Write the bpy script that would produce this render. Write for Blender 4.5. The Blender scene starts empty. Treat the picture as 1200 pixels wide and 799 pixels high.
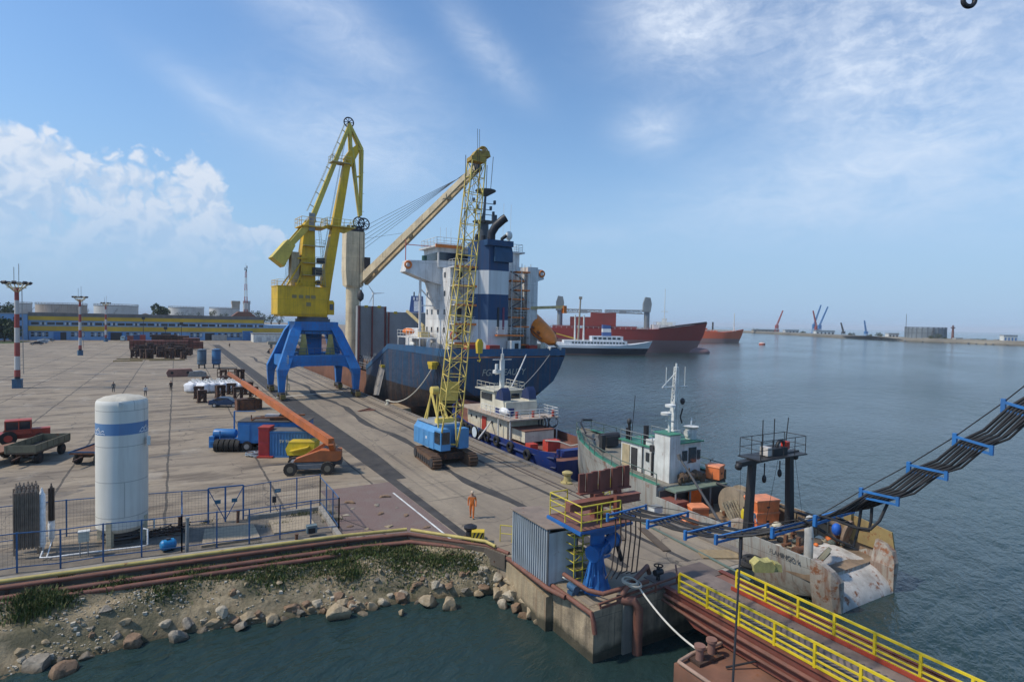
import bpy, bmesh, math, random
from mathutils import Vector as V, Matrix, noise as mnoise
random.seed(7)
R = math.radians
SC = bpy.context.scene
COL = SC.collection
# ---------------------------------------------------------------- camera
CAMH, PSI, PITCH, ROLL, FPX = 13.4, R(30.1), R(1.9), R(1.15), 680.0
_F = V((math.sin(PSI)*math.cos(PITCH), math.cos(PSI)*math.cos(PITCH), -math.sin(PITCH)))
_R0 = V((math.cos(PSI), -math.sin(PSI), 0)); _U0 = _R0.cross(_F)
_R = _R0*math.cos(ROLL)+_U0*math.sin(ROLL); _U = _R.cross(_F)
CP = V((0, 0, CAMH))
cd = bpy.data.cameras.new('camera'); cam = bpy.data.objects.new('camera', cd); COL.objects.link(cam)
m3 = Matrix((_R, _U, -_F)).transposed(); mm = m3.to_4x4(); mm.translation = CP; cam.matrix_world = mm
cd.sensor_width = 36; cd.lens = FPX/1200*36; cd.clip_start = .1; cd.clip_end = 40000
SC.camera = cam
def ray(x, y): return _F+_R*((x-600)/FPX)-_U*((y-399.5)/FPX)
def G(x, y, z=0.0):
    d = ray(x, y); return CP+d*((z-CAMH)/d.z)
def DY(x, y, Y):
    d = ray(x, y); return CP+d*(Y/d.y)
def DX(x, y, X):
    d = ray(x, y); return CP+d*(X/d.x)
def DD(x, y, dist):           # at a distance along the view axis
    return CP+ray(x, y)*dist
# ---------------------------------------------------------------- sky, sun, exposure
SUN_EL = R(50); SUN_H = V((-.964, .27, 0)).normalized()
SUN_DIR = V((SUN_H.x*math.cos(SUN_EL), SUN_H.y*math.cos(SUN_EL), math.sin(SUN_EL)))
SUN_STRENGTH, SKY_STRENGTH, EXPOSURE = 2.9, .115, 0.2
SC.view_settings.view_transform = 'Standard'; SC.view_settings.look = 'None'
SC.view_settings.exposure = EXPOSURE; SC.view_settings.gamma = 1
SC.view_settings.use_curve_mapping = False
SC.cycles.use_denoising = True
SC.cycles.max_bounces = 6; SC.cycles.diffuse_bounces = 3; SC.cycles.glossy_bounces = 3
SC.cycles.volume_bounces = 0; SC.cycles.transparent_max_bounces = 8
SC.cycles.caustics_reflective = False; SC.cycles.caustics_refractive = False
sl = bpy.data.lights.new('sun', 'SUN'); sl.energy = SUN_STRENGTH; sl.angle = R(2.5); sl.color = (1, .91, .77)
so = bpy.data.objects.new('sun', sl); COL.objects.link(so)
so.rotation_euler = SUN_DIR.to_track_quat('Z', 'Y').to_euler()

class NT:                      # tiny node-tree helper
    def __init__(s, nt): s.nt = nt; s.n = nt.nodes; s.l = nt.links
    def new(s, t, **k):
        n = s.n.new(t)
        for a, b in k.items(): setattr(n, a, b)
        return n
    def put(s, sock, v):
        if v is None: return
        if hasattr(v, 'node'): s.l.new(v, sock)
        else: sock.default_value = v
    def math(s, op, a, b=None, c=None, clamp=False):
        n = s.new('ShaderNodeMath', operation=op, use_clamp=clamp)
        s.put(n.inputs[0], a); s.put(n.inputs[1], b); s.put(n.inputs[2], c); return n.outputs[0]
    def vmath(s, op, a, b=None):
        n = s.new('ShaderNodeVectorMath', operation=op); s.put(n.inputs[0], a); s.put(n.inputs[1], b); return n.outputs[0]
    def mapr(s, v, a, b, c=0., d=1., smooth=False):
        n = s.new('ShaderNodeMapRange'); n.interpolation_type = 'SMOOTHSTEP' if smooth else 'LINEAR'
        s.put(n.inputs[0], v); n.inputs[1].default_value = a; n.inputs[2].default_value = b
        n.inputs[3].default_value = c; n.inputs[4].default_value = d; return n.outputs[0]
    def noise(s, vec, scale=5., detail=4., rough=.55, dist=0.):
        n = s.new('ShaderNodeTexNoise'); s.put(n.inputs['Vector'], vec)
        n.inputs['Scale'].default_value = scale; n.inputs['Detail'].default_value = detail
        n.inputs['Roughness'].default_value = rough; n.inputs['Distortion'].default_value = dist; return n.outputs[0]
    def mix(s, f, a, b, mode='MIX'):
        n = s.new('ShaderNodeMix', data_type='RGBA', blend_type=mode, clamp_factor=True)
        s.put(n.inputs[0], f)
        for k, v in ((6, a), (7, b)):
            if isinstance(v, (tuple, list)): v = tuple(v)+((1,) if len(v) == 3 else ())
            s.put(n.inputs[k], v)
        return n.outputs[2]
    def scale(s, vec, xyz):
        n = s.new('ShaderNodeMapping'); s.put(n.inputs[0], vec); n.inputs['Scale'].default_value = xyz; return n.outputs[0]
    def sep(s, vec):
        n = s.new('ShaderNodeSeparateXYZ'); s.put(n.inputs[0], vec); return n.outputs

W = bpy.data.worlds.new('World'); SC.world = W; W.use_nodes = True
t = NT(W.node_tree); t.n.clear()
sky = t.new('ShaderNodeTexSky', sky_type='NISHITA'); sky.sun_disc = False
sky.sun_elevation = SUN_EL; sky.sun_rotation = math.atan2(SUN_H.x, SUN_H.y)
sky.air_density = 1.25; sky.dust_density = 1.0; sky.ozone_density = 1.6; sky.altitude = 0
gen = t.new('ShaderNodeTexCoord').outputs['Generated']
rot = t.new('ShaderNodeVectorRotate', rotation_type='Z_AXIS'); t.put(rot.inputs['Vector'], gen); rot.inputs['Angle'].default_value = PSI
d = rot.outputs[0]; X_, Y_, Z_ = t.sep(d)
az = t.math('MULTIPLY', t.math('ARCTAN2', X_, Y_), 57.2958)          # degrees right of the view heading
el = t.math('MULTIPLY', t.math('ARCSINE', Z_), 57.2958)
cmb = t.new('ShaderNodeCombineXYZ'); t.put(cmb.inputs[0], az); t.put(cmb.inputs[1], el); ae = cmb.outputs[0]
nz1 = t.noise(ae, .12, 7, .6, .3); nz2 = t.noise(t.scale(ae, (.06, .22, 1)), 1., 6, .6, .8)
nz3 = t.noise(t.scale(ae, (.5, .8, 1)), 1., 5, .6, .2)
def blob(a, e, sa, se, ang=0.):
    ca, sa_ = math.cos(R(ang)), math.sin(R(ang))
    da = t.math('SUBTRACT', az, a); de = t.math('SUBTRACT', el, e)
    p = t.math('ADD', t.math('MULTIPLY', da, ca/sa), t.math('MULTIPLY', de, sa_/sa))
    q = t.math('ADD', t.math('MULTIPLY', da, -sa_/se), t.math('MULTIPLY', de, ca/se))
    r2 = t.math('ADD', t.math('MULTIPLY', p, p), t.math('MULTIPLY', q, q))
    return t.math('EXPONENT', t.math('MULTIPLY', r2, -1.))
def addall(l):
    a = l[0]
    for b in l[1:]: a = t.math('ADD', a, b)
    return a
# thin high cloud: veil and streaks
veil = addall([t.math('MULTIPLY', blob(*b[:5]), b[5]) for b in (
    (-19, 26, 10, 2.6, -24, .75), (-3, 24.5, 5, 1.6, -40, .75), (16.5, 27, 7.5, 4.6, 0, 1.15), (13.2, 17.9, 3.4, 1.9, 0, 1.0),
    (32, 21, 11, 8, 0, .95), (26, 10.5, 14, 3.8, 4, .9), (40, 13, 10, 6, 0, .8), (-15, 16, 9, 4.4, -14, .95), (-27, 18, 5, 1.2, -25, .6), (8, 8.5, 5, .9, 0, .45),
    (-34, 27, 3, 1, -25, .2))])
vn = t.math('ADD', t.math('MULTIPLY', nz2, .55), t.math('MULTIPLY', nz1, .45))
vn2 = t.noise(t.scale(ae, (.22, .5, 1)), 1., 8, .68, 1.2)
veil = t.math('MULTIPLY', t.mapr(t.math('ADD', t.math('MULTIPLY', vn, .62), t.math('MULTIPLY', vn2, .38)), .34, .62, .16, 1.05), t.math('MINIMUM', veil, 1.2))
puff = t.math('MULTIPLY', t.mapr(nz3, .42, .66, 0, .4, True), addall([blob(33, 22, 9, 7), blob(16, 26, 5, 3)]))
veil = t.math('MINIMUM', t.math('ADD', t.math('MULTIPLY', veil, .62), t.math('MULTIPLY', puff, .6)), .9)
# cumulus bank on the left
CLO, CHI = (3.9, 4.9, 6.3), (7.9, 7.7, 7.6)
cum = addall([blob(*b) for b in ((-40.0, 10.6, 3.6, 3.8), (-33.6, 9.6, 3.6, 4.2), (-28.3, 11.2, 2.8, 4.4), (-45, 11, 5, 3.8), (-23.2, 6.6, 2.4, 2.4), (-34, 5.2, 10, 3), (-29., 6, 3.6, 3.6), (-42,6,4,4))])
wob = t.new('ShaderNodeTexNoise'); t.put(wob.inputs['Vector'], ae); wob.inputs['Scale'].default_value = .4; wob.inputs['Detail'].default_value = 5
aew = t.vmath('ADD', ae, t.vmath('MULTIPLY', t.vmath('SUBTRACT', wob.outputs[1], (.5, .5, .5)), (3.2, 2.8, 0)))
def billow(vec):
    o = []
    for sc_, sm in ((.30, .5), (.72, .4), (1.7, .3)):
        v = t.new('ShaderNodeTexVoronoi', feature='F1' if sc_ > .5 else 'SMOOTH_F1', voronoi_dimensions='2D'); t.put(v.inputs['Vector'], vec); v.inputs['Scale'].default_value = sc_
        o.append(t.math('SUBTRACT', 1., v.outputs['Distance']))
    return addall([t.math('MULTIPLY', o[0], .55), t.math('MULTIPLY', o[1], .30), t.math('MULTIPLY', o[2], .15)])
bil = billow(aew)
cd0 = t.math('ADD', t.math('MULTIPLY', t.math('MINIMUM', cum, 1.1), .58), t.math('ADD', t.math('MULTIPLY', bil, .75), t.math('MULTIPLY', nz3, .12)))
cmask = t.mapr(cd0, .92, 1.10, 0, 1, True)
# cumulus shading: bright billow tops against greyer folds and a grey, hazy base
bil2 = billow(t.vmath('ADD', aew, (-.5, .8, 0)))
emb = t.math('SUBTRACT', bil, bil2)
lit = t.math('ADD', t.mapr(emb, -.14, .14, -.15, .85), t.mapr(cd0, 1.0, 1.5, .45, -.15))
lit = t.math('ADD', lit, t.mapr(el, 2., 13., -.25, .15), clamp=True)
ccol = t.mix(lit, CLO, CHI)
cfade = t.math('MULTIPLY', cmask, t.mapr(el, .8, 9.5, .0, .82, True))
tint = t.mix(1., sky.outputs[0], (.74, .97, 1.2), 'MULTIPLY')
c1 = t.mix(veil, tint, (6.6, 7.2, 8.1))
c2 = t.mix(cfade, c1, ccol)
# pale grey-blue band of sea haze just over the horizon
band = t.math('EXPONENT', t.math('MULTIPLY', t.math('MULTIPLY', t.math('MAXIMUM', el, 0.), t.math('MAXIMUM', el, 0.)), -.0055))
c3 = t.mix(t.math('MULTIPLY', band, .85), c2, (2.7, 4.1, 6.1))
bg = t.new('ShaderNodeBackground'); t.put(bg.inputs[0], c3); bg.inputs[1].default_value = SKY_STRENGTH
W.cycles.sampling_method = 'MANUAL'; W.cycles.sample_map_resolution = 256
ow = t.new('ShaderNodeOutputWorld'); t.l.new(bg.outputs[0], ow.inputs[0])

# ---------------------------------------------------------------- materials
MATS = {}
def seams(t, tc, c, per):
    x, y, z = t.sep(tc)
    lz = t.math('LESS_THAN', t.math('PINGPONG', t.math('ADD', z, .37), per/2), .022)
    row = t.math('MULTIPLY', t.math('FLOOR', t.math('DIVIDE', t.math('ADD', z, .37), per)), per*.43)
    lx = t.math('LESS_THAN', t.math('PINGPONG', t.math('ADD', t.math('ADD', x, t.math('MULTIPLY', y, .83)), row), per*.8), .022)
    return t.mix(t.math('MULTIPLY', t.math('MAXIMUM', lz, lx), .38), c, (.05, .045, .04))
def tidemark(t, c):
    pos = t.new('ShaderNodeNewGeometry').outputs['Position']; z = t.sep(pos)[2]
    zz = t.math('ADD', z, t.math('MULTIPLY', t.noise(pos, 1.3, 4), .7))
    return t.mix(t.mapr(zz, -1.35, -1.75, 0, .85), c, (.025, .027, .017))
def mat(key, rgb=None, rough=.6, metal=0., var=.18, sc=1.5, rust=0., streak=0., bump=0., dirt=0., spec=.4, rustcol=(.16, .06, .025), seam=0., tide=False):
    if key in MATS: return MATS[key]
    m = bpy.data.materials.new(key); m.use_nodes = True; t = NT(m.node_tree)
    b = t.n['Principled BSDF']; tc = t.new('ShaderNodeTexCoord').outputs['Object']
    n1 = t.noise(tc, sc, 5, .6)
    c = t.mix(t.mapr(n1, .3, .7), tuple(v*(1-var) for v in rgb), tuple(min(1, v*(1+var)) for v in rgb))
    if dirt:
        n3 = t.noise(t.scale(tc, (sc*1.3, sc*1.3, sc*.35)), 1., 6, .65)
        c = t.mix(t.math('MULTIPLY', t.mapr(n3, .45, .72), dirt), c, (.09, .075, .06))
    if streak:
        n4 = t.noise(t.scale(tc, (3.2, 3.2, .14)), 1., 4, .6)
        c = t.mix(t.math('MULTIPLY', t.mapr(n4, .5, .74), streak), c, rustcol)
    if rust:
        n2 = t.noise(tc, sc*2.1, 8, .68)
        c = t.mix(t.mapr(n2, .64-rust*.3, .72-rust*.25), c, t.mix(t.noise(tc, sc*9, 3), rustcol, (.26, .10, .04)))
    if seam: c = seams(t, tc, c, seam)
    if tide: c = tidemark(t, c)
    t.put(b.inputs['Base Color'], c); b.inputs['Metallic'].default_value = metal
    t.put(b.inputs['Roughness'], t.mapr(n1, .3, .7, max(.05, rough-.1), min(1, rough+.1)))
    b.inputs['Specular IOR Level'].default_value = spec
    if bump:
        bp = t.new('ShaderNodeBump'); bp.inputs['Strength'].default_value = bump; bp.inputs['Distance'].default_value = .05
        t.put(bp.inputs['Height'], t.noise(tc, sc*6, 6, .65)); t.l.new(bp.outputs[0], b.inputs['Normal'])
    MATS[key] = m; return m
def bands(key, cols, cuts, axis=2, rough=.55, dirt=.3, streak=0., sc=1., seam=0., dent=0.):
    """paint in bands of height: cols[i] up to cuts[i] in object space"""
    if key in MATS: return MATS[key]
    m = bpy.data.materials.new(key); m.use_nodes = True; t = NT(m.node_tree)
    b = t.n['Principled BSDF']; tc = t.new('ShaderNodeTexCoord').outputs['Object']; z = t.sep(tc)[axis]
    c = None
    for i, col in enumerate(cols):
        c = tuple(col) if c is None else t.mix(t.math('GREATER_THAN', z, cuts[i-1]), c, col)
    n1 = t.noise(tc, sc, 6, .6); c = t.mix(t.mapr(n1, .3, .7, 0, .25), c, t.mix(1., c, (.72, .7, .66), 'MULTIPLY'))
    n3 = t.noise(t.scale(tc, (sc*1.6, sc*1.6, sc*.25)), 1., 6, .65)
    c = t.mix(t.math('MULTIPLY', t.mapr(n3, .48, .75), dirt), c, (.10, .075, .06))
    if streak:
        n4 = t.noise(t.scale(tc, (2.6, 2.6, .12)), 1., 4, .6)
        c = t.mix(t.math('MULTIPLY', t.mapr(n4, .5, .72), streak), c, (.17, .07, .03))
    if seam: c = seams(t, tc, c, seam)
    if dent:
        bp = t.new('ShaderNodeBump'); bp.inputs['Strength'].default_value = dent; bp.inputs['Distance'].default_value = .25
        t.put(bp.inputs['Height'], t.noise(t.scale(tc, (.5, .5, .8)), 1., 3, .5)); t.l.new(bp.outputs[0], b.inputs['Normal'])
    t.put(b.inputs['Base Color'], c); b.inputs['Roughness'].default_value = rough; b.inputs['Specular IOR Level'].default_value = .4
    MATS[key] = m; return m

white = lambda: mat('white_paint', (.68, .68, .64), .5, dirt=.35, sc=.8)
offwhite = lambda: mat('offwhite_paint', (.60, .57, .46), .55, dirt=.45, sc=.9, rust=.06)
shipwhite = lambda: mat('ship_white', (.68, .68, .66), .5, dirt=.25, streak=.35, sc=.5, seam=2.8, rust=.01)
grey = lambda: mat('grey_steel', (.26, .27, .27), .55, .2, dirt=.4)
dark = lambda: mat('dark_steel', (.035, .035, .038), .55, dirt=.3)
black = lambda: mat('black_paint', (.02, .02, .024), .5)
rubber = lambda: mat('rubber', (.022, .021, .02), .85, dirt=.35)
rusty = lambda: mat('rusty_steel', (.13, .065, .04), .85, sc=1.2, var=.4, rust=.45, bump=.4)
darkrust = lambda: mat('dark_rust', (.06, .036, .027), .9, sc=1.6, var=.5, rust=.3, bump=.5)
pipered = lambda: mat('pipe_red', (.19, .08, .055), .7, sc=1.6, var=.3, dirt=.45, rust=.12)
yellow = lambda: mat('yellow_paint', (.62, .44, .035), .5, sc=.9, dirt=.28, rust=.04)
craneyellow = lambda: mat('crane_yellow', (.68, .43, .02), .55, sc=.5, dirt=.32, var=.16, streak=.3, seam=2.4, rust=.03)
boomyellow = lambda: mat('boom_yellow', (.72, .55, .14), .55, sc=.6, dirt=.22)
fadedyellow = lambda: mat('faded_yellow', (.60, .47, .09), .6, sc=.6, dirt=.35, streak=.2, seam=3.1, rust=.03)
blue = lambda: mat('blue_paint', (.03, .17, .42), .45, sc=.7, dirt=.25, rust=.03)
craneblue = lambda: mat('crane_blue', (.022, .175, .48), .5, sc=.5, dirt=.28, var=.16, streak=.22, seam=2.1, rust=.02)
paleblue = lambda: mat('pale_blue', (.12, .30, .56), .5, sc=.8, dirt=.25)
navy = lambda: mat('navy_hull', (.02, .05, .17), .45, sc=.5, dirt=.25, rust=.02)
orange = lambda: mat('orange_paint', (.72, .17, .03), .5, sc=.8, dirt=.25)
liftorange = lambda: mat('lift_orange', (.45, .13, .038), .55, sc=.8, dirt=.3)
redp = lambda: mat('red_paint', (.36, .045, .03), .5, sc=.8, dirt=.25)
cream = lambda: mat('cream_paint', (.66, .54, .35), .55, sc=.5, dirt=.25, streak=.4, seam=3.0)
glass = lambda: mat('dark_glass', (.025, .032, .04), .12, var=.3, spec=.8)
conc = lambda: mat('concrete', (.30, .275, .235), .9, sc=.7, dirt=.45, bump=.4, streak=.25, tide=True)
rope = lambda: mat('rope', (.5, .46, .38), .9, sc=6)
cable = lambda: mat('black_cable', (.018, .018, .02), .6)
skin = lambda: mat('skin', (.42, .24, .16), .6)
# ---------------------------------------------------------------- mesh builder
class M:
    def __init__(s, T=None): s.v = []; s.f = []; s.mi = []; s.k = 0; s.T = T
    def add(s, vs, fs):
        o = len(s.v)
        s.v += [tuple(s.T @ V(p)) if s.T else tuple(p) for p in vs]
        s.f += [tuple(i+o for i in f) for f in fs]; s.mi += [s.k]*len(fs); return s
    def bx(s, x0, x1, y0, y1, z0, z1):
        return s.add([(x0,y0,z0),(x1,y0,z0),(x1,y1,z0),(x0,y1,z0),(x0,y0,z1),(x1,y0,z1),(x1,y1,z1),(x0,y1,z1)],
                     [(0,3,2,1),(4,5,6,7),(0,1,5,4),(1,2,6,5),(2,3,7,6),(3,0,4,7)])
    def frame(s, a, b, up=(0,0,1)):
        d = (V(b)-V(a)); d.normalize(); u = V(up)
        if abs(d.dot(u)) > .98: u = V((0,1,0))
        x = d.cross(u).normalized(); y = x.cross(d); return x, y
    def bar(s, a, b, w, h=None, w2=None, h2=None, up=(0,0,1)):
        h = h or w; w2 = w2 or w; h2 = h2 or h; a = V(a); b = V(b); x, y = s.frame(a, b, up); vs = []
        for p, ww, hh in ((a,w,h),(b,w2,h2)):
            for i, j in ((-1,-1),(1,-1),(1,1),(-1,1)): vs.append(p+x*(i*ww/2)+y*(j*hh/2))
        return s.add(vs, [(0,1,2,3),(7,6,5,4),(0,4,5,1),(1,5,6,2),(2,6,7,3),(3,7,4,0)])
    def tube(s, a, b, r, r2=None, n=10, cap=True):
        r2 = r if r2 is None else r2; a = V(a); b = V(b); x, y = s.frame(a, b); vs = []
        for p, q in ((a, r), (b, r2)):
            for i in range(n):
                t = 2*math.pi*i/n; vs.append(p+x*(math.cos(t)*q)+y*(math.sin(t)*q))
        fs = [(i, i+n, (i+1)%n+n, (i+1)%n) for i in range(n)]
        if cap: fs += [tuple(range(n)), tuple(range(2*n-1, n-1, -1))]
        return s.add(vs, fs)
    def path(s, pts, r, n=8):
        pts = [V(p) for p in pts]; rings = []; px = None
        for i, p in enumerate(pts):
            d = (pts[min(i+1, len(pts)-1)]-pts[max(i-1, 0)]).normalized()
            if px is None:
                u = V((0,0,1)) if abs(d.z) < .95 else V((0,1,0)); x = d.cross(u).normalized()
            else: x = (px-d*px.dot(d)).normalized()
            px = x; y = x.cross(d); rings.append([p+x*(math.cos(2*math.pi*k/n)*r)+y*(math.sin(2*math.pi*k/n)*r) for k in range(n)])
        return s.loft(rings)
    def loft(s, rings, closed=True, cap=True):
        n = len(rings[0]); vs = [p for r in rings for p in r]; fs = []
        for i in range(len(rings)-1):
            for j in range(n if closed else n-1):
                k = (j+1)%n; fs.append((i*n+j, i*n+k, (i+1)*n+k, (i+1)*n+j))
        if cap: fs += [tuple(range(n-1, -1, -1)), tuple(range((len(rings)-1)*n, len(rings)*n))]
        return s.add(vs, fs)
    def prism(s, poly, a, b, axis='y'):
        """polygon extruded along an axis; poly is (x,z) for y, (y,z) for x, (x,y) for z"""
        def p3(p, q): return {'y': (p[0], q, p[1]), 'x': (q, p[0], p[1]), 'z': (p[0], p[1], q)}[axis]
        return s.loft([[p3(p, a) for p in poly], [p3(p, b) for p in poly]])
    def lathe(s, prof, c=(0,0,0), n=24):
        rings = [[(c[0]+r*math.cos(2*math.pi*k/n), c[1]+r*math.sin(2*math.pi*k/n), c[2]+z) for k in range(n)] for r, z in prof]
        return s.loft(rings)
    def ball(s, c, r, n=10, m=7):
        if not hasattr(r, '__len__'): r = (r, r, r)
        rings = []
        for j in range(m+1):
            t = math.pi*(j/m); q = max(math.sin(t), .02)
            rings.append([(c[0]+r[0]*q*math.cos(2*math.pi*k/n), c[1]+r[1]*q*math.sin(2*math.pi*k/n), c[2]-r[2]*math.cos(t)) for k in range(n)])
        return s.loft(rings)
    def torus(s, c, Rr, r, ax='z', n=20, m=8):
        vs = []; fs = []
        for i in range(n):
            a = 2*math.pi*i/n
            for j in range(m):
                b = 2*math.pi*j/m; q = Rr+r*math.cos(b); p = (q*math.cos(a), q*math.sin(a), r*math.sin(b))
                p = {'z': p, 'x': (p[2], p[0], p[1]), 'y': (p[0], p[2], p[1])}[ax]
                vs.append((c[0]+p[0], c[1]+p[1], c[2]+p[2]))
                fs.append((i*m+j, ((i+1)%n)*m+j, ((i+1)%n)*m+(j+1)%m, i*m+(j+1)%m))
        return s.add(vs, fs)
    def rail(s, pts, h=1.05, r=.025, mids=(.55,), step=1.6, base=True):
        """posts and rails along a polyline"""
        pts = [V(p) for p in pts]; up = V((0,0,1))
        for a, b in zip(pts, pts[1:]):
            s.tube(a+up*h, b+up*h, r, n=6)
            for q in mids: s.tube(a+up*h*q, b+up*h*q, r*.8, n=6)
            k = max(1, round((b-a).length/step))
            for i in range(k): s.tube(a.lerp(b, i/k), a.lerp(b, i/k)+up*h, r, n=6)
        s.tube(pts[-1], pts[-1]+up*h, r, n=6); return s
    def lattice(s, a, b, w, h, bays, r, rb, w2=None, h2=None, up=(0,1,0)):
        """four-chord lattice beam"""
        a = V(a); b = V(b); w2 = w2 or w; h2 = h2 or h; x, y = s.frame(a, b, up)
        def P(t, i, j): return a.lerp(b, t)+x*(i*(w+(w2-w)*t)/2)+y*(j*(h+(h2-h)*t)/2)
        cs = ((-1,-1),(1,-1),(1,1),(-1,1))
        for c in cs: s.tube(P(0,*c), P(1,*c), r, n=6)
        for k in range(bays):
            t0, t1 = k/bays, (k+1)/bays
            for q in range(4):
                c, d = cs[q], cs[(q+1)%4]
                s.tube(P(t0,*c), P(t1,*d), rb, n=5, cap=False) if (k+q)%2 else s.tube(P(t0,*d), P(t1,*c), rb, n=5, cap=False)
                s.tube(P(t1,*c), P(t1,*d), rb, n=5, cap=False)
        return s
    def mesh(s, name, mats, smooth=38):
        me = bpy.data.meshes.new(name); me.from_pydata(s.v, [], s.f); me.validate()
        for q in (mats if isinstance(mats, (list, tuple)) else [mats]): me.materials.append(q)
        if len(me.polygons) == len(s.mi): me.polygons.foreach_set('material_index', s.mi)
        bm = bmesh.new(); bm.from_mesh(me); bmesh.ops.recalc_face_normals(bm, faces=bm.faces); bm.to_mesh(me); bm.free()
        if smooth:
            me.polygons.foreach_set('use_smooth', [True]*len(me.polygons)); me.set_sharp_from_angle(angle=R(smooth))
        return me
    def build(s, name, mats, parent=None, label=None, smooth=38):
        o = bpy.data.objects.new(name, s.mesh(name, mats, smooth)); COL.objects.link(o)
        if parent: o.parent = parent
        if label: o['label'] = label
        return o
def tag(o, label, cat, group=None):
    o['label'] = label; o['category'] = cat
    if group: o['group'] = group
    return o
def thing(name, label, cat, loc=(0,0,0), rz=0., group=None):
    o = bpy.data.objects.new(name, None); COL.objects.link(o); o.location = loc; o.rotation_euler = (0,0,rz)
    return tag(o, label, cat, group)
def solo(m, name, mt, label, cat, loc=(0,0,0), rz=0., group=None, smooth=38):
    o = m.build(name, mt, smooth=smooth); o.location = loc; o.rotation_euler = (0,0,rz); return tag(o, label, cat, group)
def struct(m, name, mt, kind='structure', smooth=38):
    o = m.build(name, mt, smooth=smooth); o['kind'] = kind; return o
KIDS = lambda o: [c for c in COL.objects if c.parent == o]
def dup(o, loc, rz=None, label=None, group=None, sc=None):
    r = o.copy(); COL.objects.link(r); r.location = loc
    if rz is not None: r.rotation_euler = (0,0,rz)
    if sc: r.scale = sc if hasattr(sc, '__len__') else (sc,sc,sc)
    if label: r['label'] = label
    if group: r['group'] = group
    for c in KIDS(o):
        d = c.copy(); COL.objects.link(d); d.parent = r
        for e in KIDS(c):
            g = e.copy(); COL.objects.link(g); g.parent = d
    return r
def text(s, name, size, mt, parent, loc, rot, ext=.01, align='CENTER', sx=1., label=None, shear=0.):
    cu = bpy.data.curves.new(name, 'FONT'); cu.body = s; cu.size = size; cu.extrude = ext; cu.align_x = align; cu.align_y = 'CENTER'
    cu.materials.append(mt); o = bpy.data.objects.new(name, cu); COL.objects.link(o); o.parent = parent
    if shear: cu.shear = shear
    me = bpy.data.meshes.new_from_object(o); bpy.data.objects.remove(o); bpy.data.curves.remove(cu)
    o = bpy.data.objects.new(name, me); COL.objects.link(o); o.parent = parent
    o.location = loc; o.rotation_euler = rot; o.scale = (sx, 1, 1)
    if label: o['label'] = label
    return o
ORDW = ['first','second','third','fourth','fifth','sixth','seventh','eighth','ninth','tenth','eleventh','twelfth']
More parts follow.
